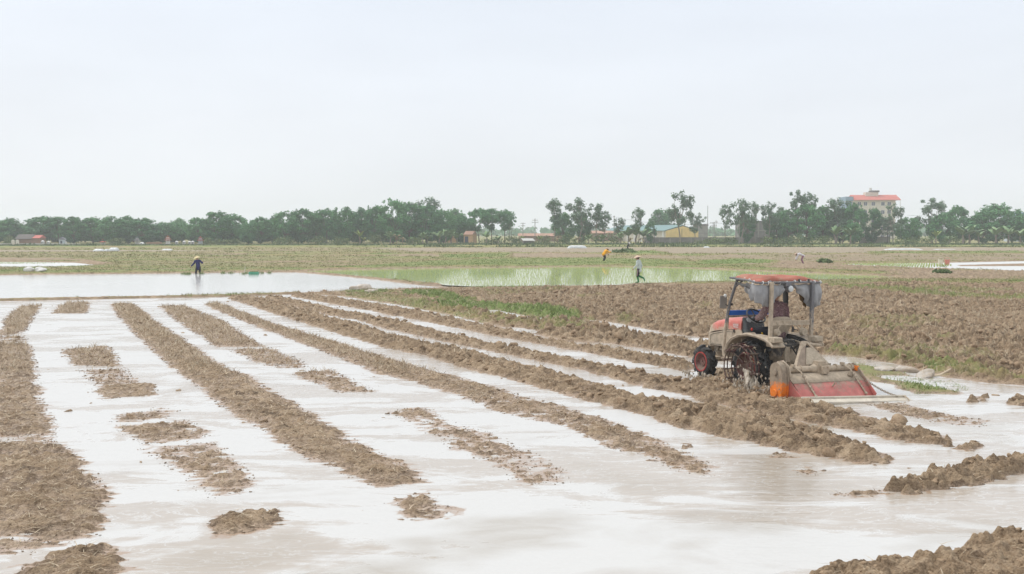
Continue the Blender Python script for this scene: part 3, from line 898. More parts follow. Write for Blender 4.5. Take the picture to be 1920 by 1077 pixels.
rg = np.random.default_rng(5)
v2, f2 = ico(2); v3, f3 = ico(3)
near_pr = [(lumpy(v3, rg), f3) for _ in range(8)]
far_pr = [(lumpy(v2, rg), f2) for _ in range(10)]
cx, cy = [], []
for poly, kind, *_ in STRIPS:
    if kind == 'clod':
        x, y = scatter(poly, 30.0); cx.append(x); cy.append(y)
cx, cy = np.concatenate(cx), np.concatenate(cy)
h, g, d, w, c = terrain(cx, cy)
k = (h > .03) & (rg.random(len(cx)) < np.clip(h * 9, .1, 1)); cx, cy, h = cx[k], cy[k], h[k]
s = np.exp(rg.normal(math.log(.04), .5, len(cx))).clip(.016, .115)
def clods(name, x, y, h, s, pr):
    scl = np.stack([s * rg.uniform(.8, 1.35, len(s)), s * rg.uniform(.7, 1.2, len(s)), s * rg.uniform(.5, .85, len(s))], 1)
    V_, F_ = merge_instances(pr, np.stack([x, y, h - s * .22], 1), None, scl, rg)
    tag(np_obj(name, np_mesh(name, V_, F_, CLOD_M, smooth=True)), label='loose brown clods of mud lying on the ridges and the ploughed land', cat='clods', kind='stuff')
allx, ally, allh, alls = [cx], [cy], [h], [s]
# crumbs along the edges of the low strips, half sunk in the water
ex, ey = [], []
for poly, kind, *_ in STRIPS:
    n = len(poly)
    for i in range(n):
        a, b = Vector(poly[i]), Vector(poly[(i + 1) % n])
        if max(a.y, b.y) > 60 or min(a.y, b.y) < 6: continue
        m = int((b - a).length * 2.2)
        tt = RNG.random(m); off = RNG.normal(0, .32, (m, 2))
        ex.append(a.x + (b.x - a.x) * tt + off[:, 0]); ey.append(a.y + (b.y - a.y) * tt + off[:, 1])
ex, ey = np.concatenate(ex), np.concatenate(ey)
h = np.maximum(terrain(ex, ey)[0], -.012)
s = np.exp(rg.normal(math.log(.022), .55, len(ex))).clip(.008, .075)
allx.append(ex); ally.append(ey); allh.append(h); alls.append(s)
# lumps over the low strips
lx, ly = [], []
for poly, kind, *_ in STRIPS:
    if kind == 'low':
        x, y = scatter(poly, 45.0); lx.append(x); ly.append(y)
lx, ly = np.concatenate(lx), np.concatenate(ly)
h = terrain(lx, ly)[0]; k = h > .004; lx, ly, h = lx[k], ly[k], h[k]
s = np.exp(rg.normal(math.log(.021), .5, len(lx))).clip(.012, .075)
allx.append(lx); ally.append(ly); allh.append(h - s * .2); alls.append(s)
# the ploughed land
x, y = scatter(PF, 13)
k = (np.abs(x / y) < .62) & (y < 58); x, y = x[k], y[k]
h, g, d, w, c = terrain(x, y); k = (h > .05) & (g < .5); x, y, h = x[k], y[k], h[k]
s = np.exp(rg.normal(math.log(.058), .5, len(x))).clip(.02, .17)
allx.append(x); ally.append(y); allh.append(h); alls.append(s * .9)
AX, AY, AH, AS = map(np.concatenate, (allx, ally, allh, alls))
AS = np.where(AY < 14, AS * .7, AS)
nearm = (AY < 21) & (AS > .03)
clods('near_mud_clods', AX[nearm], AY[nearm], AH[nearm], AS[nearm], near_pr)
clods('mud_clods', AX[~nearm], AY[~nearm], AH[~nearm], AS[~nearm], far_pr)

sx, sy = [], []
for poly, kind, hh_, *_ in STRIPS:
    if kind == 'low':
        x, y = scatter(grow(poly, .12), 210); sx.append(x); sy.append(y)
sx, sy = np.concatenate(sx), np.concatenate(sy)
k = (np.abs(sx / sy) < .56) & (sy < 40); sx, sy = sx[k], sy[k]
h = terrain(sx, sy)[0]; k = (h > -.045) & (h < .012) & (fbm(sx / .7, sy / .22, 3, 66) > -.12); sx, sy = sx[k], sy[k]
s = np.exp(rg.normal(math.log(.008), .45, len(sx))).clip(.004, .02) * (.6 + sy / 28)
v1, f1 = ico(1)
V_, F_ = merge_instances([(lumpy(v1, rg), f1) for _ in range(6)], np.stack([sx, sy, np.zeros(len(sx))], 1), None, np.stack([s * 1.5, s * 1.2, s * .5], 1), rg)
tag(np_obj('mud_crumbs', np_mesh('mud_crumbs', V_, F_, CRUMB_M, smooth=True)), label='small wet crumbs of mud and chaff afloat along the sunken strips', cat='crumbs', kind='stuff')

def blades(x, y, z, hgt, wid, lean, rg, az=None, curve=.5):
    """bent blades: 2 quads-ish as three triangles"""
    n = len(x); az = rg.uniform(0, 6.283, n) if az is None else az
    la = rg.uniform(0, 6.283, n)
    px, py = np.cos(az) * wid / 2, np.sin(az) * wid / 2
    lx_, ly_ = np.cos(la) * lean, np.sin(la) * lean
    b = np.stack([x, y, z], 1)
    o = lambda fx, fz, s_: np.stack([lx_ * fx + px * s_, ly_ * fx + py * s_, hgt * fz], 1)
    v = np.stack([b + o(0, -.05, -1), b + o(0, -.05, 1), b + o(.35, .62, -.75), b + o(.35, .62, .75), b + o(1, 1, 0)], 1).reshape(-1, 3)
    i = np.arange(n)[:, None] * 5
    f = np.concatenate([i + np.array([[0, 1, 3]]), i + np.array([[0, 3, 2]]), i + np.array([[2, 3, 4]])], 0)
    return v, f
def blade_obj(name, label, cat, parts, mat):
    Vs, Fs, off = [], [], 0
    for v, f in parts:
        Vs.append(v); Fs.append(f + off); off += len(v)
    return tag(np_obj(name, np_mesh(name, np.concatenate(Vs), np.concatenate(Fs), mat)), label=label, cat=cat, kind='stuff')

# short grass on the strips and verges near the tractor
gp = []
gx, gy = [], []
for poly, g in GREENS + [(CLUMP, .8)]:
    x, y = scatter(poly, 420 * g); gx.append(x); gy.append(y)
gx, gy = np.concatenate(gx), np.concatenate(gy)
h, g, d, w, c = terrain(gx, gy)
k = (rg.random(len(gx)) < sstep(.35, .9, g)) & (h > -.03) & (fbm(gx / .8, gy / .8, 3, 55) > -.16 + .3 * rg.random(len(gx)) - .12); gx, gy, h = gx[k], gy[k], h[k]
n = len(gx); hg = rg.uniform(.02, .075, n) * (1 + .5 * (g[k] > .8))
gp.append(blades(gx, gy, h, hg, rg.uniform(.010, .02, n) * (1 + gy / 60), rg.uniform(.01, .1, n), rg))
# a thin growth over the rest of the ploughed land
x, y = scatter(PF, 26)
k = (np.abs(x / y) < .6) & (y < 58) & (fbm(x / 2.2, y / 1.4, 3, 77) > .12); x, y = x[k], y[k]
h = terrain(x, y)[0]; n = len(x)
dp = [blades(x, y, h, rg.uniform(.06, .2, n), rg.uniform(.010, .02, n), rg.uniform(.03, .16, n), rg)]
for poly, dn in ((CLUMP, 240), (VERGE, 110)):
    x, y = scatter(grow(poly, .1), dn); k = fbm(x / .5, y / .5, 2, 57) > -.2; x, y = x[k], y[k]; n = len(x)
    gp.append(blades(x, y, np.maximum(terrain(x, y)[0], -.02), rg.uniform(.025, .085, n), rg.uniform(.006, .013, n), rg.uniform(.03, .12, n), rg))
blade_obj('verge_grass', 'short green grass on the verges of the ploughed land', 'grass', gp, GRASS_M)

# straw and stubble roots in the mud
sx, sy, dens = [], [], []
for poly, kind, *_ in STRIPS:
    x, y = scatter(poly, 34 if kind == 'clod' else 150); sx.append(x); sy.append(y)
x, y = scatter(PF, 44); k = (np.abs(x / y) < .6) & (y < 54); sx.append(x[k]); sy.append(y[k])
sx, sy = np.concatenate(sx), np.concatenate(sy)
h = terrain(sx, sy)[0]; k = h > -.004; sx, sy, h = sx[k], sy[k], h[k]; n = len(sx)
dp.append(blades(sx, sy, h + .01, np.where(sy > 22, rg.uniform(.01, .16, n), rg.uniform(.004, .036, n)), rg.uniform(.004, .010, n) * (1 + sy / 30), rg.uniform(.05, .2, n) * np.where(sy > 22, 1.4, 1), rg))
sel = rg.random(n) < .5
dk = [blades(sx[sel] + .03, sy[sel], h[sel] + .01, rg.uniform(.004, .03, sel.sum()), rg.uniform(.006, .014, sel.sum()), rg.uniform(.04, .14, sel.sum()), rg)]
blade_obj('dark_roots', 'dark wet roots and rotten stubble in the mud', 'roots', dk, ROOT_M)
blade_obj('straw', 'pale straw and stubble roots turned up in the mud', 'straw', dp, STRAW_M)

# meadow grass on the far fields; blades broaden into tufts with distance
n = 85000
u = rg.random(n); y = 1 / (1 / 47. - u * (1 / 47. - 1 / 245.)); x = rg.uniform(-.62, .62, n) * y
h, g, d, w, c = terrain(x, y)
k = (g > .36) & (h > .02) & (rg.random(n) < np.clip(g * 1.35, 0, 1)); x, y, h, g = x[k], y[k], h[k], g[k]
gr = g > .62
for nm, lab, sel, mat in (('meadow_grass', 'olive and brown meadow grass on the far fields', ~gr, MEADOW_M), ('field_grass', 'fresh green grass on the far bunds and fields', gr, GRASS_M)):
    xx, yy, hz = x[sel], y[sel], h[sel]; m = len(xx); P_ = []
    for r_ in range(4):
        sc = yy / 70.
        P_.append(blades(xx + rg.normal(0, .09, m) * sc, yy + rg.normal(0, .2, m), hz, rg.uniform(.03, .11, m) * (1 + .8 * (yy > 120)), rg.uniform(.02, .05, m) * sc, rg.uniform(.05, .3, m), rg))
    blade_obj(nm, lab, 'grass', P_, mat)

# weeds along the foot of the trees
n = 9000
y = rg.uniform(196, 246, n); x = rg.uniform(-.6, .6, n) * y
k = fbm(x / 9, y / 6, 3, 31) > -.22; x, y = x[k], y[k]; n = len(x)
h = terrain(x, y)[0]; amp = np.clip(.6 + 1.0 * fbm(x / 12, y / 9, 2, 35), .3, 1.3) * np.where((x < -20) & (y > 215), .38, .8)
P_ = []
for r_ in range(7):
    P_.append(blades(x + rg.normal(0, .35, n), y + rg.normal(0, .4, n), h, rg.uniform(.25, .9, n) * amp * rg.uniform(.4, 1.2, n), rg.uniform(.10, .28, n), rg.uniform(.1, .6, n), rg))
blade_obj('weeds', 'tangled green weeds along the foot of the trees', 'weeds', P_, LEAF_WEED)

# rice seedlings, set out in rows
def rice(poly, du, dv, hmin, hmax, wid, rot, seed):
    xs = [p[0] for p in poly]; ys = [p[1] for p in poly]
    a = np.arange(-90, 90, du); b = np.arange(-90, 90, dv)
    A, B = np.meshgrid(a, b); A = A.ravel(); B = B.ravel()
    cxx, cyy = (min(xs) + max(xs)) / 2, (min(ys) + max(ys)) / 2
    x = cxx + A * math.cos(rot) - B * math.sin(rot) + rg.normal(0, .03, A.size); y = cyy + A * math.sin(rot) + B * math.cos(rot) + rg.normal(0, .03, A.size)
    k = (x > min(xs)) & (x < max(xs)) & (y > min(ys)) & (y < max(ys)); x, y = x[k], y[k]
    k = (sdf(poly, x, y) < -.15) & (rg.random(len(x)) < .94 - .5 * (fbm(x / 5, y / 5, 2, seed) > .42)); x, y = x[k], y[k]
    n = len(x); z = np.zeros(n); out = []
    for q in range(4):
        out.append(blades(x + rg.normal(0, .02, n), y + rg.normal(0, .02, n), z, rg.uniform(hmin, hmax, n), np.full(n, wid), rg.uniform(.02, .09, n), rg))
    return out
FRg = PXP([(1565, 496.5), (1620, 495), (1700, 494.5), (1775, 495.5), (1790, 499), (1740, 503), (1690, 501.5), (1610, 498.5)])
FLg = PXP([(-300, 492), (0, 492), (70, 492.5), (120, 494), (60, 495.3), (-300, 495.5)])
blade_obj('rice_seedlings', 'rows of young green rice standing in the flooded paddies', 'rice seedlings',
          rice(RP, .23, .36, .08, .15, .009, R(18), 3) + rice(FRg, .28, .40, .10, .22, .03, R(12), 4) + rice(FLg, .35, .5, .06, .13, .03, 0, 5), RICE_M)
# ------------------------------------------------------------------ trees and plants
def leaf_cloud(blobs, size, rg, flat=.5):
    """leaf sprays through a set of clumps: blobs of (x,y,z,rx,rz,n,tone)"""
    Vs, T = [], []
    for (x, y, z, rx, rz, n, tone) in blobs:
        d = rg.normal(size=(n, 3)); d /= np.linalg.norm(d, axis=1)[:, None]
        r = rg.random(n) ** .42
        p = d * r[:, None] * np.array([rx, rx, rz]) + np.array([x, y, z])
        nr = d * np.array([.8, .8, 1.0]) + rg.normal(0, .7, (n, 3)); nr[:, 2] += flat
        nr /= np.linalg.norm(nr, axis=1)[:, None]
        a = np.cross(nr, rg.normal(size=(n, 3))); a /= np.linalg.norm(a, axis=1)[:, None]
        b = np.cross(nr, a)
        s = size * rg.uniform(.55, 1.35, n)[:, None]
        q = np.stack([p - a * s * .55, p + b * s * .34 - nr * s * .05, p + a * s * .6 - nr * s * .16, p - b * s * .34 - nr * s * .05], 1)
        Vs.append(q.reshape(-1, 3))
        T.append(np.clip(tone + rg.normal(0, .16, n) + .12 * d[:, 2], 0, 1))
    V = np.concatenate(Vs); n = len(V) // 4
    F = np.arange(n * 4).reshape(n, 4)
    return V, F, np.concatenate(T)

def crown_mesh(name, blobs, size, mat, rg, flat=.5):
    V, F, T = leaf_cloud(blobs, size, rg, flat)
    return np_mesh(name, V, F, mat, attrs={'tone': ('FACE', T)})

def trunk_mb(H, r, limbs, rg, lean=.04, fork=.3):
    mb = MB()
    lx, ly = rg.normal(0, lean, 2) * H
    top = Vector((lx, ly, H * fork))
    mb.tube([(0, 0, -.3), (lx * .3, ly * .3, H * fork * .4), top], [r * 1.25, r, r * .8], 7)
    for (x, y, z) in limbs:
        e_ = Vector((x, y, z)); mid = top.lerp(e_, .5) + Vector((rg.normal(0, .2), rg.normal(0, .2), -.05 * H))
        mb.tube([top - Vector((0, 0, .15)), mid, e_], [r * .55, r * .36, r * .12], 5)
    return mb

def make_dense(H, W, rg, low=.02, open_=0.0):
    blobs, limbs = [], []
    n = int(72 * (1 - open_ * .45))
    for i in range(n):
        th = rg.uniform(0, 6.283); u = rg.uniform(-1, 1)
        rr = math.sqrt(1 - u * u) * (.55 + .45 * rg.random() ** .5)
        cz = H * (low + 1) / 2; hz_ = H * (1 - low) / 2
        zz = cz + u * hz_ * .86
        k = 1.0 if u > -.2 else (1 - .35 * (-u - .2))
        if open_ and u < -.25 and rg.random() < open_: continue
        x, y = rr * W / 2 * k * math.cos(th) * .86, rr * W / 2 * k * math.sin(th) * .86
        r = rg.uniform(.085, .16) * W
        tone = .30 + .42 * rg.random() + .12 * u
        blobs.append((x, y, zz, r, r * rg.uniform(.6, .85), int(70 * (r / (.12 * W)) ** 2), tone))
        if i % 5 == 0: limbs.append((x * .8, y * .8, zz - .2 * r))
    for _ in range(14):                                  # ragged twigs past the outline
        th = rg.uniform(0, 6.283); u = rg.uniform(-.2, 1)
        rr = math.sqrt(max(0, 1 - u * u)); cz = H * (low + 1) / 2; hz_ = H * (1 - low) / 2
        blobs.append((rr * W * .5 * math.cos(th), rr * W * .5 * math.sin(th), cz + u * hz_ * 1.0, .05 * W, .05 * W, 12, .55))
    return blobs, limbs

def make_airy(H, W, rg, low=.3):
    """tall open tree: rising limbs that end in separate loose clumps"""
    blobs, limbs = [], []
    nl = 8
    for i in range(nl):
        th = i * 2.4 + rg.uniform(-.4, .4); top = H * (1 - .30 * (i / nl) * rg.uniform(.5, 1.3)); rad = W / 2 * rg.uniform(.45, .85) * (0.2 if i == 0 else 1)
        if i > 5: top = H * rg.uniform(.5, .68); rad = W / 2 * rg.uniform(.7, 1.0)
        ex, ey = rad * math.cos(th), rad * math.sin(th)
        limbs.append((ex * .85, ey * .85, top * .92))
        for j in range(8):
            t = 1 - .62 * rg.random() ** 1.5
            z = H * low + (top - H * low) * t
            r = rg.uniform(.085, .165) * W * (.7 + .3 * t)
            blobs.append((ex * t + rg.normal(0, .085) * W, ey * t + rg.normal(0, .085) * W, min(z, top) - r * .75, r, r * rg.uniform(.7, 1.1), int(42 * (r / (.13 * W)) ** 2 * rg.uniform(.6, 1.1)), .25 + .55 * rg.random()))
    return blobs, limbs

def proto(kind, seed, H, W, **kw):
    rg = np.random.default_rng(seed)
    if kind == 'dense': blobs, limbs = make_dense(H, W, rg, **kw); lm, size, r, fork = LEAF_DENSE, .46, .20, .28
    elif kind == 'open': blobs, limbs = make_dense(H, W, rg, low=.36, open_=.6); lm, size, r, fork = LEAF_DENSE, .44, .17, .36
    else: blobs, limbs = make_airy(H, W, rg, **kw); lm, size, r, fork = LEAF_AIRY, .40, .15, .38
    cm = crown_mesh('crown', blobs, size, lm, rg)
    tm = trunk_mb(H, r, limbs, rg, fork=fork).mesh('trunk', BARK_M if kind != 'airy' else BARK_PALE, True)
    return (H, W, cm, tm)

PROTO = {'dense': [proto('dense', 100 + i, 9.5, 9.0) for i in range(6)],
         'open': [proto('open', 140 + i, 9.5, 8.0) for i in range(3)],
         'airy': [proto('airy', 160 + i, 11.0, 6.0) for i in range(5)],
         'round': [proto('dense', 180 + i, 7.0, 9.5, low=.02) for i in range(3)]}
_tcount = {}
def tree(kind, px, ytop, wpx, D, label, name='tree', group=None, cat='tree', hfrac=1.0):
    H, W, cm, tm = PROTO[kind][_tcount.setdefault(kind, 0) % len(PROTO[kind])]
    _tcount[kind] += 1
    x = XD(px, D); h = (ZD(ytop, D) - .1) * 1.02
    sw, sh = (wpx * {'dense': 1.22, 'open': 1.18, 'round': 1.15, 'airy': 1.22}[kind] / FPX * D) / (W * 1.02), h / (H * 1.0)
    root = empty(name, (x, D, .1), RNG.uniform(0, 6.28), label, cat, group)
    root.scale = (sw, sw, sh)
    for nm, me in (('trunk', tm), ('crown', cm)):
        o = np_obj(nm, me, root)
    return root

WOOD = 'trees of the green wood on the left'
# px, top y, width px, distance, kind, label
for px, yt, w, D, kind, lab in [
    (-8, 413, 56, 254, 'dense', 'dense green tree cut off by the left edge of the photo'),
    (21, 410, 44, 258, 'dense', 'dense tree rising behind the two cream pillars'),
    (47, 425, 46, 272, 'round', 'low dark tree right behind the grey roof of the hut'),
    (84, 408, 60, 257, 'open', 'spreading tree with bright gaps above the orange end of the hut'),
    (112, 408, 40, 256, 'open', 'open-crowned tree above the small blue-grey shrine'),
    (140, 408, 46, 253, 'dense', 'dense tree just right of the small blue-grey shrine'),
    (176, 409, 52, 255, 'dense', 'broad dense tree just left of the small red-roofed shrine'),
    (212, 406, 46, 252, 'dense', 'dense tree just right of the small red-roofed shrine'),
    (241, 406, 46, 254, 'dense', 'tall dense tree behind the grey pagoda tomb'),
    (272, 410, 54, 252, 'dense', 'spreading dense tree above the white dome tomb'),
    (303, 421, 40, 260, 'dense', 'lower tree just left of the red and white pagoda tomb'),
    (336, 411, 34, 320, 'round', 'distant tree top showing over the dip in the wood'),
    (330, 419, 52, 262, 'round', 'lighter green low tree right of the red and white pagoda tomb'),
    (373, 410, 44, 258, 'dense', 'dense tree directly behind the pink-roofed pagoda tomb'),
    (407, 398, 56, 253, 'dense', 'tall domed tree, first right of the pink-roofed pagoda tomb'),
    (438, 402, 50, 256, 'dense', 'tall tree, second right of the pink-roofed pagoda tomb'),
    (466, 418, 38, 252, 'round', 'low light green tree, third right of the pink-roofed pagoda tomb'),
    (489, 408, 44, 255, 'dense', 'dense tree, fourth right of the pink-roofed pagoda tomb'),
    (511, 410, 40, 262, 'dense', 'dense tree, fifth right of the pink-roofed pagoda tomb'),
    (535, 398, 50, 252, 'dense', 'tall tree, sixth right of the pink-roofed pagoda tomb'),
    (566, 394, 54, 255, 'dense', 'tall broad tree, seventh right of the pink-roofed pagoda tomb'),
    (592, 400, 38, 259, 'dense', 'narrower tree, eighth right of the pink-roofed pagoda tomb'),
    (613, 392, 44, 254, 'open', 'open tree with a pale trunk, ninth right of the pink-roofed pagoda'),
    (642, 389, 50, 252, 'dense', 'tall tree just left above the bright young banana plant'),
    (677, 391, 44, 257, 'dense', 'dense tree directly behind the bright young banana plant'),
    (703, 387, 46, 254, 'dense', 'tall tree between the bright banana plant and the withered bananas'),
    (737, 376, 58, 252, 'dense', 'tallest light green tree, behind the withered banana plants'),
    (768, 382, 50, 256, 'dense', 'dense tree just right of the tallest light green tree'),
    (806, 369, 48, 300, 'airy', 'tall grey airy tree standing out over the end of the wood'),
    (800, 386, 56, 254, 'dense', 'dense tree directly below the grey airy tree'),
    (832, 393, 44, 258, 'dense', 'last tall dense tree at the right end of the wood'),
    (853, 393, 40, 320, 'dense', 'paler hazy tree behind the end of the wood'),
    (868, 407, 46, 262, 'round', 'low dark tree directly left of the orange house'),
    (899, 394, 44, 255, 'open', 'open flat-topped tree leaning over the orange house'),
    (922, 393, 38, 260, 'open', 'open flat-topped tree, first right of the orange house'),
    (946, 394, 38, 256, 'open', 'open flat-topped tree with bare stems, second right of the orange house')]:
    tree(kind, px, yt, w, D, lab, group=WOOD)
for i, px in enumerate(range(-20, 880, 30)):
    tree('round', px + RNG.uniform(-6, 6), 422 - 12 * math.exp(-((px - 740) / 160.) ** 2) + RNG.uniform(-4, 4), 62, 276 + RNG.uniform(-4, 8), 'dark low tree deep inside the wood, behind its front row', group='inner trees of the wood on the left')
MID = 'airy trees along the middle of the far field edge'
for px, yt, w, D, kind, lab in [
    (1040, 372, 36, 250, 'airy', 'tall airy tree at the left of the middle group'),
    (1058, 400, 40, 253, 'dense', 'lower fuller tree filling the middle group'),
    (1085, 370, 40, 248, 'airy', 'tallest airy tree of the middle group'),
    (1094, 402, 28, 256, 'dense', 'low full tree under the tallest airy tree of the middle group'),
    (1117, 379, 34, 247, 'airy', 'tall airy tree at the right of the middle group'),
    (1132, 396, 28, 250, 'airy', 'small drooping tree on the right edge of the middle group'),
    (1160, 408, 24, 252, 'airy', 'small thin tree beside the bare pole'),
    (1197, 389, 30, 250, 'airy', 'slender airy tree left of the teal-roofed warehouse'),
    (1219, 416, 20, 262, 'dense', 'small round tree at the left end of the teal roof'),
    (1236, 394, 36, 340, 'dense', 'round leafy tree behind the teal roof'),
    (1276, 358, 46, 246, 'airy', 'large tall tree in front of the yellow warehouse'),
    (1256, 394, 38, 345, 'dense', 'full darker tree rising behind the teal roof of the warehouse'),
    (1304, 397, 26, 250, 'airy', 'small airy tree in front of the round concrete tank'),
    (1360, 384, 24, 250, 'airy', 'thin wispy tree standing alone right of the tank'),
    (1389, 372, 40, 250, 'airy', 'tall airy tree at the left end of the grey concrete building'),
    (1399, 402, 30, 253, 'dense', 'dark lower tree in front of the grey concrete building'),
    (1413, 378, 26, 254, 'airy', 'narrow airy tree behind the grey concrete building'),
    (1441, 378, 30, 252, 'airy', 'airy tree at the right end of the grey concrete building')]:
    tree(kind, px, yt, w, D, lab, group=MID)
RT = 'trees around the cream apartment block'
for px, yt, w, D, kind, lab in [
    (1456, 400, 40, 258, 'dense', 'dense tree, first right of the grey concrete building'),
    (1467, 386, 28, 262, 'airy', 'small airy top, second right of the grey concrete building'),
    (1478, 394, 44, 256, 'dense', 'dense tree, third right of the grey concrete building'),
    (1496, 357, 30, 254, 'airy', 'tallest thin airy tree left of the apartment block'),
    (1518, 360, 36, 256, 'airy', 'tall airy tree, twin of the tallest thin one on its right'),
    (1512, 386, 60, 252, 'dense', 'broad dense tree below the two tallest thin trees'),
    (1544, 388, 44, 258, 'dense', 'dense tree midway between the tallest thin trees and the apartment block'),
    (1568, 371, 40, 254, 'airy', 'airy tree just left of the blue-grey side of the apartment block'),
    (1574, 390, 50, 257, 'dense', 'dense tree just left of the apartment block'),
    (1600, 383, 40, 252, 'dense', 'tall dense tree covering the left half of the apartment block'),
    (1600, 420, 36, 244, 'round', 'low bright green bushy tree behind the paired banana plants'),
    (1634, 392, 34, 253, 'dense', 'rounded tree in front of the middle of the apartment block'),
    (1674, 382, 34, 250, 'airy', 'airy tree leaning out past the right end of the apartment block'),
    (1664, 414, 30, 250, 'airy', 'small wispy tree beside the dark utility post'),
    (1703, 409, 48, 252, 'round', 'low round dark tree right of the apartment block'),
    (1748, 372, 40, 254, 'airy', 'tall airy tree standing apart right of the apartment block'),
    (1766, 402, 56, 252, 'round', 'dark round tree at the foot of the tall airy one'),
    (1792, 389, 38, 262, 'open', 'small open-topped tree left of the big domed tree'),
    (1808, 409, 48, 256, 'round', 'low hazy green tree beneath the small open-topped tree'),
    (1868, 384, 78, 256, 'dense', 'big domed tree near the right edge of the photo'),
    (1842, 398, 50, 252, 'dense', 'dense lower tree on the left shoulder of the big domed tree'),
    (1897, 396, 48, 262, 'dense', 'dense tree just right of the big domed tree'),
    (1925, 409, 44, 252, 'round', 'dark tree cut off by the right edge of the photo')]:
    tree(kind, px, yt, w, D, lab, group=RT)

# bushes: foliage only
def bush(px, D, w, h, label, seed, mat=None, group=None, name='bush'):
    rg = np.random.default_rng(seed); bl = []
    for i in range(12):
        th, u = rg.uniform(0, 6.28), rg.random() ** .5
        r = rg.uniform(.16, .28) * w
        bl.append((u * w * .36 * math.cos(th), u * w * .36 * math.sin(th), rg.uniform(.15, .78) * h * (1.1 - .5 * u), r, min(r, h * .3), 44, .3 + .5 * rg.random()))
    o = np_obj(name, crown_mesh(name, bl, .34, mat or LEAF_BUSH, rg))
    o.location = (XD(px, D), D, .05)
    return tag(o, label, 'bush', group)
BG = 'bushes along the foot of the trees'
for i, (px, D, w, h, lab) in enumerate([
    (18, 244, 5, 2.6, 'green bush left of the two cream pillars'), (222, 246, 5, 1.8, 'low bush right of the small red-roofed shrine'),
    (390, 243, 3.4, 1.9, 'yellow-green bush just right of the pink-roofed pagoda tomb'), (412, 243, 4.0, 1.6, 'small yellow-green bush, second right of the pink-roofed pagoda'),
    (440, 247, 5.0, 1.7, 'dark low bush, third right of the pink-roofed pagoda tomb'), (533, 246, 7, 2.9, 'rounded bush under the sixth tree right of the pink-roofed pagoda'),
    (596, 246, 6, 2.5, 'rounded bush midway along the wood'), (640, 245, 5, 2.0, 'bush left of the bright young banana plant'),
    (706, 246, 6, 3.0, 'large bush right of the bright young banana plant'), (780, 246, 5, 2.2, 'bush right of the withered banana plants'),
    (925, 245, 6, 2.6, 'yellowish bush right of the orange house'), (962, 244, 6, 2.3, 'yellowish bush left of the two small power poles'),
    (1020, 245, 7, 2.6, 'scrubby bush left foot of the middle group of trees'), (1062, 244, 7, 3.0, 'scrubby bush under the middle group of trees'),
    (1108, 244, 7, 3.4, 'scrubby bush under the right half of the middle group'), (1146, 244, 6, 3.6, 'grey-green scrub left of the palm clump'),
    (1330, 240, 7, 2.2, 'low bush before the wall below the round tank'), (1366, 240, 6, 2.0, 'low bush before the wall below the wispy lone tree'),
    (1452, 244, 7, 3.0, 'bush at the right end of the long grey wall'), (1496, 243, 8, 3.0, 'wide bush below the tallest thin trees'),
    (1540, 243, 7, 2.6, 'bush left of the paired banana plants'), (1690, 243, 8, 2.2, 'low scrub right of the dark utility post'),
    (1725, 243, 7, 2.5, 'bush left of the single upright banana plant'), (1783, 244, 6, 2.6, 'bush right of the single upright banana plant')]):
    bush(px, D, w, h, lab, 300 + i, group=BG)
bush(1172, 140, 3.6, .9, 'bright green bush on the bund before the dark-clad worker', 340, LEAF_WEED)
bush(1546, 98, 1.5, .5, 'dark tuft of weeds right of the stooping worker in white', 341, LEAF_WEED)
bush(1771, 74, 1.3, .32, 'dark green bush on the mud bank below the buckets', 342, LEAF_WEED)

# banana plants: stem and a fan of long leaves
def banana_proto(seed, H, nl, mat, droop=1.0, upright=.5):
    rg = np.random.default_rng(seed)
    st = MB().tube([(0, 0, -.2), (rg.normal(0, .05), rg.normal(0, .05), H * .28), (rg.normal(0, .1), rg.normal(0, .1), H * .52)], [.16, .13, .08], 8).mesh('stem', BARK_PALE, True)
    V, F, T = [], [], []; off = 0
    for i in range(nl):
        az = i * 2.4 + rg.uniform(-.5, .5); L = H * rg.uniform(.45, .68); up = rg.uniform(upright, 1.45)
        p = np.array([0, 0, H * .5]); ang = up; w = .17 * L; tone = .25 + .6 * rg.random()
        pts = []
        for k in range(9):
            pts.append(p.copy())
            p = p + L / 8 * np.array([math.cos(ang) * math.cos(az), math.cos(ang) * math.sin(az), math.sin(ang)])
            ang -= droop * (.06 + .034 * k) * rg.uniform(.8, 1.2)
        s = np.array([-math.sin(az), math.cos(az), 0])
        for k, q in enumerate(pts):
            ww = w * (.12, .5, .85, 1, 1, .95, .8, .55, .06)[k] * rg.uniform(.82, 1.1)
            V += [q - s * ww - np.array([0, 0, .35 * ww]), q, q + s * ww - np.array([0, 0, .35 * ww])]
        for k in range(8):
            a = off + 3 * k
            F += [(a, a + 1, a + 4, a + 3), (a + 1, a + 2, a + 5, a + 4)]; T += [tone, min(1, tone + .15)]
        off += 27
    return H, st, np_mesh('leaves', np.array(V), np.array(F), mat, attrs={'tone': ('FACE', T)})
BAN = [banana_proto(400 + i, 3.6, 10, LEAF_BANANA, .75, .75) for i in range(4)]
BAN_DRY = [banana_proto(420 + i, 3.4, 8, LEAF_DRYB, 2.0, .3) for i in range(2)]
BAN_UP = [banana_proto(440, 3.4, 7, leaf_mat('young_banana_leaves', (.15, .22, .05), (.30, .37, .10)), .7, .95)]
def banana(px, ytop, D, lab, kind=BAN, i=0, group='banana plants along the field edge', sc=1.0):
    H, st, le = kind[i % len(kind)]
    z = ZD(ytop, D); root = empty('banana_plant', (XD(px, D), D, .1), RNG.uniform(0, 6.28), lab, 'banana plant', group)
    k = z / (H * 1.0); root.scale = (k * sc, k * sc, k)
    np_obj('stem', st, root); np_obj('leaves', le, root)
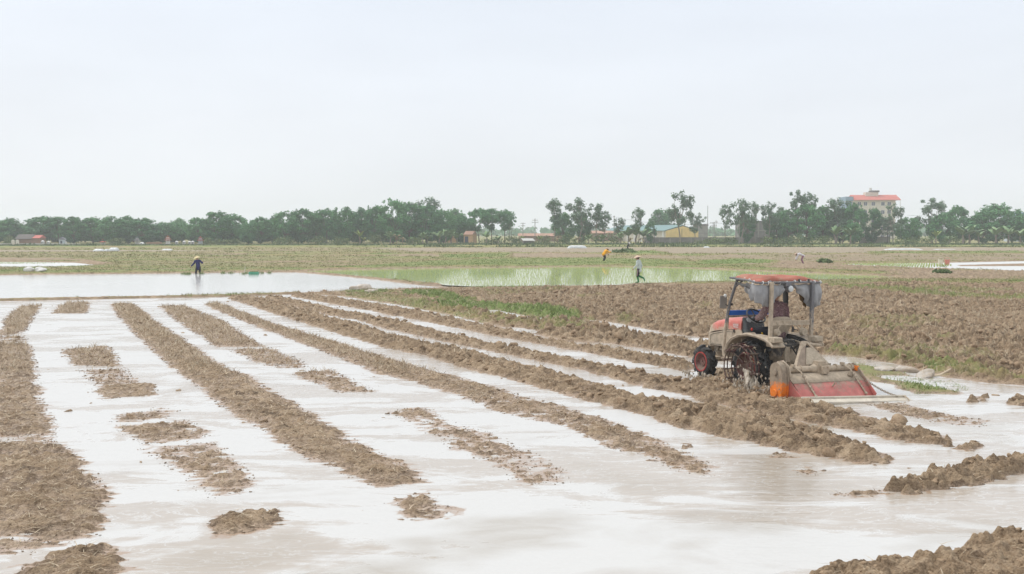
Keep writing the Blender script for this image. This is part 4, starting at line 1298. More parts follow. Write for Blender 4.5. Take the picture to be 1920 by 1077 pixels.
for i, (px, yt, D, kind, lab) in enumerate([
    (675, 431, 238, BAN_UP, 'bright yellow-green young banana plant before the dark wood'),
    (683, 444, 239, BAN_UP, 'smaller bright banana shoot at the foot of the bright young plant'),
    (732, 434, 240, BAN, 'pale banana plant left of the withered brown pair'),
    (744, 437, 240, BAN_DRY, 'withered brown banana plant, left one of the pair'),
    (755, 441, 240, BAN_DRY, 'withered brown banana plant, right one of the pair'),
    (774, 445, 240, BAN, 'small banana plant just right of the withered pair'),
    (793, 436, 239, BAN, 'banana plant under the right end of the wood'),
    (802, 441, 240, BAN, 'shorter banana plant touching the one under the wood end'),
    (824, 434, 239, BAN, 'upright banana plant, first left of the orange house'),
    (836, 432, 240, BAN, 'tall banana plant left of the orange house'),
    (846, 431, 241, BAN, 'tallest banana plant beside the orange house'),
    (857, 437, 240, BAN, 'banana plant against the left wall of the orange house'),
    (912, 434, 240, BAN, 'spreading banana plant right of the orange house'),
    (934, 443, 240, BAN, 'low banana plant below the open flat-topped trees'),
    (980, 441, 240, BAN_UP, 'yellowish banana plant by the pale slanted shed'),
    (1012, 442, 240, BAN_UP, 'yellowish banana plant by the taller power pole'),
    (1046, 438, 239, BAN_DRY, 'dry banana clump at the foot of the middle trees'),
    (1084, 442, 239, BAN_DRY, 'reddish dry banana below the tallest middle tree'),
    (1104, 440, 239, BAN, 'banana plant below the right middle tree'),
    (1130, 440, 239, BAN, 'banana plant right of the middle trees'),
    (1163, 436, 238, BAN, 'arching banana plant under the small thin tree'),
    (1178, 428, 240, BAN, 'large arching palm-like plant left of the slender tree'),
    (1192, 426, 239, BAN, 'large arching palm-like plant under the slender tree'),
    (1207, 430, 238, BAN, 'arching palm-like plant touching the teal-roofed warehouse'),
    (1200, 442, 236, BAN_DRY, 'dry brown palm-like clump below the slender tree'),
    (1182, 444, 236, BAN_DRY, 'dry brown palm-like clump left of the slender tree foot'),
    (1566, 424, 238, BAN, 'left of the paired banana plants before the apartment block'),
    (1594, 426, 238, BAN, 'right of the paired banana plants before the apartment block'),
    (1580, 440, 240, BAN, 'low banana shoot between the paired banana plants'),
    (1754, 431, 238, BAN_UP, 'single upright pale banana plant below the tall airy tree'),
    (1745, 443, 239, BAN, 'low banana shoot left of the single upright banana plant'),
    (1780, 443, 239, BAN, 'low banana shoot right of the single upright banana plant'),
    (1804, 424, 238, BAN, 'spreading banana plant, first of three left of the big domed tree'),
    (1817, 424, 238, BAN, 'spreading banana plant, second of three left of the big domed tree'),
    (1834, 432, 239, BAN, 'spreading banana plant, third of three left of the big domed tree'),
    (1866, 425, 238, BAN, 'banana plant below the top of the big domed tree'),
    (1889, 424, 238, BAN, 'banana plant with upright leaves right of the domed tree'),
    (1912, 431, 238, BAN, 'last banana plant at the right edge of the photo')]):
    banana(px, yt, D, lab, kind, i, sc=1.4 if kind is BAN else 1.0)

# far woods beyond the fields, one mass in the haze
rg = np.random.default_rng(77); bl = []
for i in range(520):
    D = rg.uniform(620, 900); x = rg.uniform(-.62, .62) * D
    n_ = float(fbm(np.array([x / 60.]), np.array([D / 90.]), 3, 5)[0])
    hh_ = 5.5 + 9 * n_
    if hh_ < 3: continue
    bl.append((x, D, hh_ * .45, 7, hh_ * .55, 22, .35 + .3 * rg.random()))
V, F, T = leaf_cloud(bl, 3.4, rg)
tag(np_obj('distant_woods', np_mesh('distant_woods', V, F, LEAF_DENSE, attrs={'tone': ('FACE', T)})), label='hazy line of far woods on the horizon', cat='woods', kind='stuff')
# ------------------------------------------------------------------ buildings, tombs, poles on the far edge
def plain(name, c, rough=.85, scale=1.2, var=.82, bump=.15): return simple(name, c, tuple(x * var for x in c), scale, rough, .25, bump, 20.0)
M_CREAM = plain('cream_render', (.66, .61, .52)); M_REDROOF = plain('red_tiles', (.55, .17, .14), .8)
M_BLUEGREY = plain('blue_grey_cladding', (.22, .32, .42)); M_GLASS = simple('dark_glass', (.06, .075, .12), (.04, .05, .08), 2, .12, .6)
M_WHITE = plain('white_paint', (.74, .74, .72)); M_YELLOW = plain('yellow_render', (.80, .60, .25), .85, .8)
M_TEAL = plain('teal_sheet', (.17, .29, .285), .55); M_CONC = plain('grey_concrete', (.30, .29, .275), .9, .7, .7)
M_CONC2 = plain('stained_concrete', (.24, .235, .23), .9, .5, .62); M_ORANGE = plain('orange_render', (.56, .36, .20)); M_PINKROOF = plain('faded_tiles', (.45, .27, .20))
M_BRICK = plain('orange_brick', (.33, .20, .14)); M_DARKROOF = plain('dark_grey_roof', (.13, .115, .105)); M_RUST = plain('rust_sheet', (.33, .22, .17))
M_PALEB = plain('pale_blue_stone', (.50, .56, .62)); M_STONE = plain('pale_stone', (.52, .51, .48)); M_POLE = plain('pole_concrete', (.24, .235, .22)); M_DARK = plain('dark_iron', (.05, .05, .05), .7)
M_PINK = plain('pink_tiles', (.50, .15, .15)); M_REDT = plain('temple_tiles', (.48, .14, .09)); M_GREYT = plain('grey_tiles', (.24, .25, .29))

def house_at(name, px, D, rz, label, cat='building', group=None):
    return empty(name, (XD(px, D), D, 0), rz, label, cat, group)
def windows(parent, xs, z, y, w, h, glass=M_GLASS, frame=M_WHITE, name='window'):
    for x in xs:
        fr = MB(); b = .09
        fr.box((x - w / 2, y, z), (b, .08, h + b)).box((x + w / 2, y, z), (b, .08, h + b)).box((x, y, z + h / 2), (w - b, .08, b)).box((x, y, z - h / 2), (w - b, .08, b)).box((x, y, z), (.05, .06, h - b))
        f = fr.build(name, frame, parent)
        MB().box((x, y + .02, z), (w - b, .03, h - b)).build('pane', glass, f)

# apartment block
D = 400
k = D / FPX
b = house_at('apartment_block', 1640, D, R(-4), 'cream five-storey apartment block with red roof behind the trees')
w0, w1 = (1598 - 1640) * k, (1676 - 1640) * k
wt = ZD(376, D)
mb = MB(); mb.box(((w0 + w1) / 2, 5, wt / 2), (w1 - w0, 10, wt)); mb.build('wall', M_CREAM, b)
MB().box((w0 - 1.25, 5.4, wt / 2 - .3), (2.5, 9.2, wt - .6)).build('side_wing', M_BLUEGREY, b)
MB().box((w0 - 1.3, 5.2, wt + .6), (3.0, 10.6, 1.7)).build('blue_screen', M_BLUEGREY, b)
rf = MB().prism([(-1.4, wt + .003), (-1.4, wt + .12), (5, wt + 2.3), (11.4, wt + .12), (11.4, wt + .003)], w0 + .2, w1 + 1.7, 'x').build('roof', M_REDROOF, b)
MB().box(((1637 - 1640) * k, 5.0, wt + 2.5), (5.0, 3.6, 1.6)).build('stair_tower', M_CREAM, rf)
MB().box(((1640 - 1640) * k + .6, 5.0, wt + 3.65), (3.2, 4.0, .7)).build('tower_cap', M_DARKROOF, rf)
MB().lathe([(0, .1), (0, .55), (1.1, .55), (1.1, .1)], ((1634 - 1640) * k + .5, 5.0, wt + 4.0), 'z', 12).build('water_tank', M_WHITE, rf)
MB().tube([(w1 + 1.5, -1.1, 0), (w1 + 1.5, -1.1, wt)], .12, 6).build('post', M_WHITE, b)
for fl in range(5):
    zz = wt - 1.45 - fl * 3.3
    windows(b, [(p - 1640) * k for p in (1610, 1621, 1635.5, 1653, 1664.5)], zz, -.03, 1.4, 1.5)

# yellow warehouse with a teal roof
c0 = Vector((XD(1249, 290), 290)); c1 = Vector((XD(1309, 298), 298)); c2 = Vector((XD(1212, 314), 314))
ang = math.atan2(c1.y - c0.y, c1.x - c0.x); wv = (c1 - c0).length
b = empty('warehouse', (c0.x, c0.y, 0), ang, 'yellow warehouse with teal roof behind the grey wall', 'building')
Lw = 26.0; ez, rz_ = ZD(433.5, 292), ZD(424.5, 292)
MB().prism([(0, 0), (wv, 0), (wv, ez), (wv * .52, rz_), (0, ez)], 0, .25, 'y').build('gable_wall', M_YELLOW, b)
MB().box((.12, Lw / 2 + .25, ez / 2), (.24, Lw, ez)).box((wv - .12, Lw / 2 + .25, ez / 2), (.24, Lw, ez)).build('side_wall', M_CREAM, b)
for i in range(9):
    MB().box((-.14, 1.2 + i * 3.0, ez / 2), (.28, .5, ez)).build('pilaster', M_WHITE, b)
MB().prism([(-.6, ez + .02), (wv * .52, rz_ + .25), (wv + .6, ez + .02), (wv + .6, ez + .14), (wv * .52, rz_ + .4), (-.6, ez + .14)], .3, Lw + .8, 'y').build('roof', M_TEAL, b)
# the long wall before it
wl0, wl1 = 1206, 1486
D = 262
t0, t1 = XD(wl0, D), XD(wl1, D)
wb = empty('boundary_wall', ((t0 + t1) / 2, D, 0), 0, 'long grey boundary wall in front of the yellow warehouse', 'wall')
MB().box((0, 0, .75), (t1 - t0, .22, 1.5)).build('wall_panel', M_CONC2, wb)
MB().box((0, 0, 1.56), (t1 - t0 + .1, .34, .12)).build('coping', M_CONC2, wb)
for i in range(14): MB().box((t0 + (t1 - t0) * (i + .5) / 14 - (t0 + t1) / 2, -.17, .75), (.3, .12, 1.5)).build('pier', M_CONC, wb)
D = 258; t0, t1 = XD(1610, D), XD(1668, D)
wb = empty('boundary_wall', ((t0 + t1) / 2, D, 0), 0, 'short grey wall below the apartment block', 'wall')
MB().box((0, 0, .85), (t1 - t0, .22, 1.7)).build('wall_panel', M_CONC, wb)
MB().box((0, 0, 1.76), (t1 - t0 + .1, .34, .12)).build('coping', M_DARKROOF, wb)
# concrete tank
D = 330; b = house_at('concrete_tank', 1313, D, 0, 'round grey concrete tank right of the yellow warehouse', 'tank')
th_ = ZD(421.5, D); rr = 13.5 * D / FPX * .95
MB().lathe([(0, .2), (0, rr), (th_, rr), (th_, .2)], (0, 0, 0), 'z', 32).build('shell', M_CONC, b, True)
MB().lathe([(th_ - .5, rr + .02), (th_ - .5, rr + .25), (th_ + .15, rr + .25), (th_ + .15, rr + .02)], (0, 0, 0), 'z', 32).build('rim', M_CONC2, b, True)
MB().lathe([(th_ * .45, rr + .01), (th_ * .45, rr + .1), (th_ * .45 + .2, rr + .1), (th_ * .45 + .2, rr + .01)], (0, 0, 0), 'z', 32).build('band', M_CONC2, b, True)
# grey concrete building
D = 280; b = house_at('concrete_building', 1421, D, R(4), 'grey unfinished concrete building behind airy trees', 'building')
kk = D / FPX; ww_ = 56 * kk; hz_ = ZD(416, D)
MB().box((0, 4, hz_ / 2), (ww_, 8, hz_)).build('wall', M_CONC2, b)
for i in range(5): MB().box((-ww_ / 2 + .3 + i * (ww_ - .6) / 4, -.12, hz_ / 2), (.4, .24, hz_)).build('column', M_CONC, b)
MB().box((0, -.1, hz_ * .58), (ww_ - .2, .18, .3)).build('ring_beam', M_CONC, b)
MB().box((0, 4, hz_ + .12), (ww_ + .6, 8.8, .24)).build('roof_slab', M_CONC2, b)
# far right house
D = 300; b = house_at('far_house', 1924, D, R(-5), 'blue-grey roofed house half hidden at the right edge', 'building')
zt = ZD(401, D)
MB().box((0, 4, zt / 2 - .4), (7.5, 7, zt - .8)).build('wall', M_PALEB, b)
MB().prism([(-.8, zt - .8), (-.8, zt - .55), (4, zt + .5), (8.4, zt - .55), (8.4, zt - .8)], -4.4, 4.4, 'x').build('roof', M_BLUEGREY, b)
windows(b, [-2, 1.4], zt - 2.4, -.52 + .5 - .03, 1.2, 1.3)
# orange house
D = 252; b = house_at('small_house', 878, D, R(-10), 'small orange house with faded roof among banana plants', 'building')
kk = D / FPX; zt = ZD(440, D)
MB().box((0, 2.5, zt / 2), (17 * kk, 5, zt)).build('wall', M_ORANGE, b)
MB().prism([(-.4, zt + .003), (2.5, zt + .9), (5.4, zt + .003)], -9 * kk, 9 * kk, 'x').build('roof', M_PINKROOF, b)
MB().box((-.45, -.03, .95), (.9, .07, 1.9)).build('door', M_GLASS, b)
D = 270; b = house_at('small_house', 848, D, R(6), 'tiny orange wall glimpsed between banana plants', 'building')
MB().box((0, 1.5, 1.2), (2.2, 3, 2.4)).build('wall', M_ORANGE, b); MB().prism([(-.3, 2.403), (1.5, 2.95), (3.3, 2.403)], -1.3, 1.3, 'x').build('roof', M_PINKROOF, b)
# low rust-roofed sheds beyond the poles
for px, D, w, yt, lab in ((1012, 300, 12, 438.5, 'long low rust-roofed shed behind the two power poles'), (1152, 305, 13, 433.5, 'long low rust-roofed shed behind the bare pole')):
    b = house_at('low_shed', px, D, R(3), lab, 'shed'); zt = ZD(yt, D)
    MB().box((0, 3, zt / 2 - .35), (w, 6, zt - .7)).build('wall', M_RUST, b)
    MB().prism([(-.5, zt - .697), (3, zt + .1), (6.5, zt - .697)], -w / 2 - .4, w / 2 + .4, 'x').build('roof', M_PINKROOF, b)
D = 236; b = house_at('lean_to', 992, D, R(12), 'low shelter with one pale slanted roof near the poles', 'shed')
MB().box((0, .9, .45), (2.4, 1.6, .9)).build('wall', M_DARKROOF, b)
MB().prism([(-.3, .92), (2.1, 1.45), (2.1, 1.53), (-.3, 1.0)], -1.5, 1.4, 'x').build('roof', M_STONE, b)
# brick hut on the left
D = 246; kk = D / FPX; b = house_at('brick_hut', 53, D, R(6), 'brick hut with dark roof and orange end behind the cream pillars', 'hut')
MB().box((0, 2.2, .75), (42 * kk, 4.4, 1.5)).build('wall', M_BRICK, b)
MB().prism([(-.5, 1.35), (2.2, 2.45), (4.9, 1.35), (4.9, 1.25), (-.5, 1.25)], -22 * kk, 8 * kk, 'x').build('roof', M_DARKROOF, b)
MB().prism([(-.35, 1.503), (2.2, 2.25), (4.7, 1.503)], 8 * kk + .02, 22 * kk, 'x').build('tiled_end', M_REDROOF, b)
for px, lab in ((25.5, 'cream concrete pillar, left of the pair by the hut'), (33.5, 'cream concrete pillar, right of the pair by the hut')):
    D = 225; o = MB().lathe([(0, .02), (0, .36), (1.05, .36), (1.2, .28), (1.28, .1), (1.28, .02)], (0, 0, 0), 'z', 14).build('pillar', M_CREAM, None, True)
    o.location = (XD(px, D), D, 0); tag(o, lab, 'pillar', 'cream pillars by the hut')

# tombs of the burial ground
def pagoda(px, ytop, lab, tile, body, tiers=3, D=238, w=.98):
    z = ZD(ytop, D); b = house_at('pagoda_tomb', px, D, R(8), lab, 'tomb', 'pagoda tombs before the wood')
    MB().box((0, 0, .12), (w * 1.5, w * 1.5, .24)).build('plinth', M_STONE, b)
    base = z * .46
    for sx in (-1, 1):
        for sy in (-1, 1): MB().box((sx * w * .36, sy * w * .36, .24 + (base - .24) / 2), (.16, .16, base - .24)).build('column', body, b)
    MB().box((0, .1, .24 + (base - .24) * .45), (w * .5, w * .5, (base - .24) * .9)).build('shrine_body', body, b)
    st = (z * .92 - base) / tiers
    for i in range(tiers):
        zz = base + i * st; q = w * (1.5 - .32 * i)
        r = MB()
        grid = []
        n = 10
        for a in range(n + 1):
            row = []
            for c_ in range(n + 1):
                u, v_ = a / n * 2 - 1, c_ / n * 2 - 1
                m_ = max(abs(u), abs(v_)); cor = (abs(u) * abs(v_)) ** 2
                row.append((u * q / 2, v_ * q / 2, zz + st * (.40 * (1 - m_) ** .7 + .34 * cor)))
            grid.append(row)
        r.sheet(grid)
        o = r.build('roof', tile, b, True, solid=.04)
        if i < tiers - 1: MB().box((0, 0, zz + st * .66), (q * .5, q * .5, st * .68)).build('tier', body, b)
    MB().lathe([(z * .88, .02), (z * .88, .14), (z * .93, .08), (z, .02)], (0, 0, 0), 'z', 8).build('finial', tile, b, True)
pagoda(258, 443.5, 'grey tiered pagoda tomb left of the white dome tomb', M_GREYT, M_STONE)
pagoda(315.5, 441, 'tallest pagoda tomb with red and white tiered roofs', M_REDT, M_WHITE)
pagoda(376.5, 443, 'pink-red roofed pagoda tomb, rightmost of the tombs', M_PINK, M_PALEB)
pagoda(193.5, 449, 'small red-roofed shrine with one roof, alone before the wood', M_REDT, M_STONE, 1, w=.85)
D = 238; b = house_at('shrine', 117, D, R(14), 'small blue-grey gabled shrine before the wood', 'tomb')
MB().box((0, .6, .6), (1.3, 1.2, 1.2)).build('wall', M_PALEB, b)
MB().prism([(-.85, 1.203), (0, 1.85), (.85, 1.203)], -.2, 1.4, 'y').build('roof', M_GREYT, b)
MB().box((-.15, -.03, .5), (.4, .06, .8)).build('door', M_GLASS, b)
MB().box((.75, .5, .4), (.35, .7, .8)).build('annex', M_WHITE, b)
D = 237; b = house_at('dome_tomb', 267, D, 0, 'white half-round dome tomb beside the grey pagoda', 'tomb')
MB().lathe([(0, .02), (0, .62), (.25, .6), (.5, .42), (.62, .2), (.66, .02)], (0, 0, 0), 'z', 16).build('dome', M_WHITE, b, True)
MB().box((0, -.6, .2), (.36, .1, .4)).build('tablet', M_GREYT, b)
for px, h_, lab in ((332, .95, 'small grey tomb just right of the tallest pagoda'), (346, 1.0, 'small pale tomb with a round top between the two tall pagodas'), (356, .9, 'small pale tomb, left of the close pair by the pink pagoda'),
                    (362, .95, 'small pale tomb, right of the close pair by the pink pagoda'), (92, .9, 'white tomb between the hut and the blue-grey shrine'), (81, 1.1, 'white tomb close to the orange end of the hut')):
    D = 238; b = house_at('tomb', px, D, R(RNG.uniform(-15, 15)), lab, 'tomb', 'small pale tombs')
    MB().box((0, 0, h_ * .35), (.62, .6, h_ * .7)).build('body', M_STONE, b, bevel=.03)
    MB().lathe([(h_ * .7, .02), (h_ * .7, .42), (h_ * .82, .3), (h_, .04)], (0, 0, 0), 'z', 10).build('cap', M_WHITE, b, True)
    MB().box((0, -.32, h_ * .4), (.3, .05, h_ * .4)).build('tablet', M_GREYT, b)
# low kerb wall of the burial ground
D = 232; t0, t1 = XD(-30, D), XD(150, D)
o = MB().box((0, 0, .18), (t1 - t0, .3, .36)).build('kerb_wall', M_STONE, None, bevel=.04); o.location = ((t0 + t1) / 2, D, 0)
tag(o, 'low pale kerb wall along the burial ground by the cream pillars', 'wall')
D = 240; t0, t1 = XD(276, D), XD(304, D)
o = MB().box((0, 0, .3), (t1 - t0, .25, .6)).build('brick_wall', M_BRICK, None, bevel=.04); o.location = ((t0 + t1) / 2, D, 0)
tag(o, 'low reddish brick wall between the dome tomb and the tallest pagoda', 'wall')

# poles
def pole(px, ytop, D, lab, arms=((.3, 1.6),), r=.13, mat=None, cat='power pole', name='power_pole', twin=0.0):
    z = ZD(ytop, D); b = house_at(name, px, D, R(10), lab, cat)
    m = mat or M_POLE
    p = MB().tube([(0, 0, -.3), (0, 0, z)], [r, r * .65], 7)
    if twin: p.tube([(twin, 0, -.3), (twin, 0, z)], [r, r * .65], 7)
    p.build('post', m, b, True)
    for dz, w in arms:
        a = MB().box((twin / 2, 0, z - dz), (w, .12, .12)).build('crossarm', M_POLE, b)
        for s in (-.45, 0, .45): MB().tube([(twin / 2 + s * w, 0, z - dz + .063), (twin / 2 + s * w, 0, z - dz + .3)], .05, 6).build('insulator', M_WHITE, a)
    return b
pole(980.5, 418, 300, 'shorter of the two power poles beyond the banana plants', ((.2, 1.5), (.9, 1.2)))
pole(1003, 410, 280, 'taller of the two power poles, with slanted arms', ((.5, 1.5), (1.1, 1.9)))
pole(1151, 405, 285, 'bare pole left of the small thin tree', ((.3, .5),))
pole(1326, 386, 330, 'very tall thin mast beside the concrete tank', (), .12, cat='mast', name='mast')
pole(1336.5, 417, 320, 'stout twin-post power pole right of the mast', ((.2, 2.6), (1.2, 2.0)), .16, twin=.5)
pole(1342, 413, 360, 'faint thin pole just right of the twin-post pole', ((.5, 1.0),), .1)
pole(1226.5, 424, 258, 'thin dark post standing before the teal roof', (), .09, M_DARK, 'post', 'post')
pole(1278, 430, 256, 'thin dark post before the yellow gable wall', (), .07, M_DARK, 'post', 'post')
pole(1663, 428, 220, 'dark utility post standing in the field before the apartment block', (), .1, M_DARK, 'post', 'post')
pole(1385, 424, 205, 'leaning dark post in the field below the grey concrete building', (), .11, M_POLE, 'post', 'post').rotation_euler.y = R(1)
pole(955, 421, 252, 'bare thin stem, left one of two under the open trees', (), .07, BARK_M, 'post', 'post')
pole(958.5, 415, 254, 'bare thin stem, right one of two under the open trees', (), .07, BARK_M, 'post', 'post')
# wires between the power poles
def wire(a, b_, lab, sag=.8):
    pts = [Vector(a).lerp(Vector(b_), i / 12) - Vector((0, 0, sag * 4 * (i / 12) * (1 - i / 12))) for i in range(13)]
    tag(MB().tube(pts, .025, 4).build('power_line', M_DARK), lab, 'power line')
wire((XD(1336.5, 320), 320, ZD(418, 320)), (XD(1440, 330), 330, ZD(413, 330)), 'thin wire running right from the twin-post power pole')
wire((XD(1151, 285), 285, ZD(407, 285)), (XD(1336.5, 320), 320, ZD(419, 320)), 'thin wire from the bare pole to the twin-post pole', 1.2)
wire((XD(1700, 300), 300, ZD(404, 300)), (XD(1925, 310), 310, ZD(399, 310)), 'thin wire in the sky left of the big domed tree', .8)
# ------------------------------------------------------------------ the tractor (frame: x right, y forward, z up, origin under the rear axle)
T_O = (5.385, 20.44, 0.0); T_YAW = R(26)
TR = empty('tractor', T_O, T_YAW, 'muddy red tractor with a grey cloth canopy pulling a rotary tiller through the wet field', 'tractor')
MUD_L = (.45, .37, .28)
P_RED = muddy('red_hood_paint', (.56, .145, .11), .45, 3.5, .35, .95, 1.35, MUD_L)
P_BODY = muddy('mud_coated_panel', (.28, .25, .21), .62, 4.0, .5, None, None, MUD_L)
P_MUD = muddy('mud_caked_steel', (.27, .225, .18), .68, 5.0, .5, None, None, (.43, .35, .262))
P_DARK = muddy('dark_machinery', (.05, .047, .043), .48, 5.0, .5, .3, 1.2, (.32, .26, .195))
P_GREY = muddy('grey_plastic', (.085, .095, .10), .42, 4.0, .45, None, None, MUD_L)
P_POST = muddy('grey_post_paint', (.135, .135, .145), .40, 5.0, .4, 1.0, 2.0, MUD_L)
P_CLOTHR = muddy('faded_red_canvas', (.38, .125, .085), .42, 3.0, .85, None, None, (.34, .20, .14))
P_CLOTHG = simple('grey_canvas', (.34, .34, .345), (.25, .25, .255), 6.0, .85, .2, .4, 60.0)
P_TYRE = muddy('tyre_rubber', (.022, .022, .023), .36, 4.0, .6, None, None, (.21, .17, .13))
P_RIM = muddy('red_rim', (.13, .035, .03), .50, 6.0, .4, None, None, (.20, .14, .11))
P_RING = muddy('red_rim_edge', (.40, .05, .045), .36, 6.0, .4, None, None, (.20, .14, .11))
P_CAGE = muddy('red_cage_steel', (.085, .024, .024), .50, 6.0, .45, None, None, (.17, .13, .10))
P_ORANGE = muddy('orange_paint', (.85, .22, .02), .50, 3.5, .4, .22, .50, (.20, .16, .12))
# mud sits high on the chain case, so its gradient runs upwards there
P_ORCASE = muddy('orange_case_paint', (.85, .22, .02), .53, 4.5, .4, .62, .08, (.30, .24, .18))
P_FLAP = muddy('red_flap_paint', (.50, .15, .13), .44, 3.5, .45, .55, -.05, (.30, .235, .18))
P_BLUE = simple('blue_panel', (.025, .16, .60), (.02, .12, .5), 4.0, .45, .4)
P_BLACK = simple('black_plastic', (.02, .02, .022), (.012, .012, .013), 8.0, .4, .5)
P_LAMP = muddy('dusty_lamp', (.34, .30, .25), .68, 7.0, .5, None, None, (.42, .35, .265))
P_LENS = simple('pale_lens', (.62, .64, .64), (.45, .47, .48), 9.0, .15, .6)
P_WHITE = simple('white_tie', (.72, .72, .70), (.6, .6, .58), 9.0, .7)
P_WOOD = muddy('wet_bamboo', (.60, .54, .44), .46, 4.0, .4, None, None, (.52, .47, .40))
P_REDKNOB = simple('red_knob', (.7, .06, .04), None, 3, .4); P_YELKNOB = simple('yellow_knob', (.75, .42, .02), None, 3, .4)
P_MIRROR = simple('mirror_back', (.26, .23, .20), (.18, .16, .14), 7, .6); P_GLASSM = simple('mirror_glass', (.6, .62, .63), (.5, .52, .53), 7, .08, .8)

def lugtyre(name, c, Rr, W, lug, nl, parent, hub):
    mb = MB()
    w = W / 2
    prof = [(-w * .86, hub), (-w, hub + .03), (-w, Rr - .10), (-w * .82, Rr - .045), (-w * .3, Rr - .022), (w * .3, Rr - .022), (w * .82, Rr - .045), (w, Rr - .10), (w, hub + .03), (w * .86, hub)]
    mb.lathe(prof, c, 'x', 40)
    for i in range(nl):                                      # slanted cleats, alternating sides
        s = 1 if i % 2 else -1
        a0 = 2 * math.pi * i / nl
        secs = []
        for k, (fx, da) in enumerate(((.02, 0), (.45, .11), (1.03, .30))):
            an = a0 + da
            x = s * w * fx; top = Rr + lug - (.05 if k == 2 else 0.0) ; bot = Rr - .06 - (.05 if k == 2 else 0)
            tw = .030 / Rr * (1.2 if k else .8)
            P = []
            for (rad, ang) in ((bot, an - tw * 1.4), (bot, an + tw * 1.4), (top, an + tw), (top, an - tw)):
                P.append((c[0] + x, c[1] + rad * math.sin(ang), c[2] + rad * math.cos(ang)))
            secs.append(P)
        vs = [p for sct in secs for p in sct]
        fs = [(3, 2, 1, 0), (8, 9, 10, 11)]
        for q in (0, 4):
            for k in range(4):
                fs.append((q + k, q + (k + 1) % 4, q + 4 + (k + 1) % 4, q + 4 + k))
        mb.add(vs, fs)
    return mb.build(name, P_TYRE, parent, True)

def wheel(name, c, Rr, W, hubr, side, nl, lug):
    hub = MB().lathe([(-W * .28, .02), (-W * .28, .09), (-W * .1, .11), (-W * .1, .02)] if side < 0 else [(W * .1, .02), (W * .1, .11), (W * .28, .09), (W * .28, .02)], c, 'x', 20)
    o = hub.build(name, P_RIM, TR, True)
    lugtyre('tyre', c, Rr, W, lug, nl, o, hubr)
    x = side * W * .5
    rim = MB()
    rim.lathe([(side * W * .46, hubr + .012), (side * W * .52, hubr + .012), (side * W * .52, hubr - .018), (side * W * .34, hubr - .045), (side * W * .16, hubr * .55), (side * W * .16, .03), (side * W * .12, .03), (side * W * .12, hubr * .56), (side * W * .30, hubr - .02)], c, 'x', 32)
    MB().lathe([(side * W * .45, hubr - .012), (side * W * .45, hubr + .014), (side * W * .535, hubr + .014), (side * W * .535, hubr - .012)], c, 'x', 36).build('rim_ring', P_RING, o, True)
    for i in range(6):
        an = i * math.pi / 3
        rim.lathe([(side * W * .15, .002), (side * W * .15, .016), (side * W * .24, .016), (side * W * .24, .002)], (c[0], c[1] + .085 * math.sin(an), c[2] + .085 * math.cos(an)), 'x', 6)
    rim.build('rim', P_RIM, o, True)
    return o
for s in (-1, 1):
    wheel('front_wheel', (s * .56, 1.56, .355), .335, .21, .20, s, 18, .035)
    rw = wheel('rear_wheel', (s * (.58 if s < 0 else .46), -.03, .45), .475, .30, .27, s, 20, .045)
    # cage wheel bolted outside
    cg = MB(); so = 0 if s < 0 else -.12
    for xx, rr in ((s * .755, .43), (s * .85, .445), (s * .945, .43)):
        cg.tube([(xx, -.03 + rr * math.sin(a), .45 + rr * math.cos(a)) for a in np.linspace(0, 2 * math.pi, 40)[:-1]], .014, 6, closed=True)
    cg.tube([(s * .76, -.03 + .26 * math.sin(a), .45 + .26 * math.cos(a)) for a in np.linspace(0, 2 * math.pi, 30)[:-1]], .014, 6, closed=True)
    for i in range(14):
        an = 2 * math.pi * i / 14
        cg.box((s * .85, -.03 + .452 * math.sin(an), .45 + .452 * math.cos(an)), (.25, .022, .055), Matrix.Rotation(-an, 3, 'X'))
    for i in range(7):
        an = 2 * math.pi * i / 7
        cg.tube([(s * .74, -.03 + .1 * math.sin(an), .45 + .1 * math.cos(an)), (s * .76, -.03 + .26 * math.sin(an), .45 + .26 * math.cos(an)), (s * .85, -.03 + .44 * math.sin(an), .45 + .44 * math.cos(an))], .012, 6)
    cg.v = [(x + so, y, z) for x, y, z in cg.v]; cg.build('cage_wheel', P_CAGE, rw, True)

# chassis and engine
mb = MB()
mb.box((0, .15, .56), (.34, 1.15, .36)); mb.box((0, -.42, .66), (.42, .34, .46)); mb.box((0, 1.25, .52), (.22, 1.15, .14)); mb.box((0, -.03, .46), (1.0, .16, .16)); mb.box((0, .95, .60), (.30, .5, .34))
mb.build('chassis', P_MUD, TR, bevel=.025)
mb = MB(); mb.box((0, 1.42, .68), (.36, .62, .30)); mb.lathe([(-.23, .02), (-.23, .075), (-.17, .075), (-.17, .02)], (0, 1.32, .70), 'x', 14); mb.lathe([(-.24, .01), (-.24, .045), (-.17, .045), (-.17, .01)], (0, 1.56, .63), 'x', 12)
mb.tube([(-.2, 1.5, .62), (-.25, 1.2, .60), (-.22, .95, .66)], .025, 7); mb.tube([(-.2, 1.2, .8), (-.24, 1.05, .72), (-.2, .9, .6)], .02, 6)
mb.build('engine', P_DARK, TR, True, bevel=.012)
mb = MB(); mb.box((0, 1.56, .40), (.90, .10, .10)); mb.box((0, 1.56, .47), (.2, .24, .14)); mb.lathe([(-.46, .02), (-.46, .085), (-.36, .085), (-.36, .02)], (0, 1.56, .36), 'x', 14); mb.lathe([(.36, .02), (.36, .085), (.46, .085), (.46, .02)], (0, 1.56, .36), 'x', 14)
mb.tube([(-.4, 1.44, .42), (.4, 1.44, .42)], .018, 6)
mb.build('front_axle', P_MUD, TR, bevel=.015)

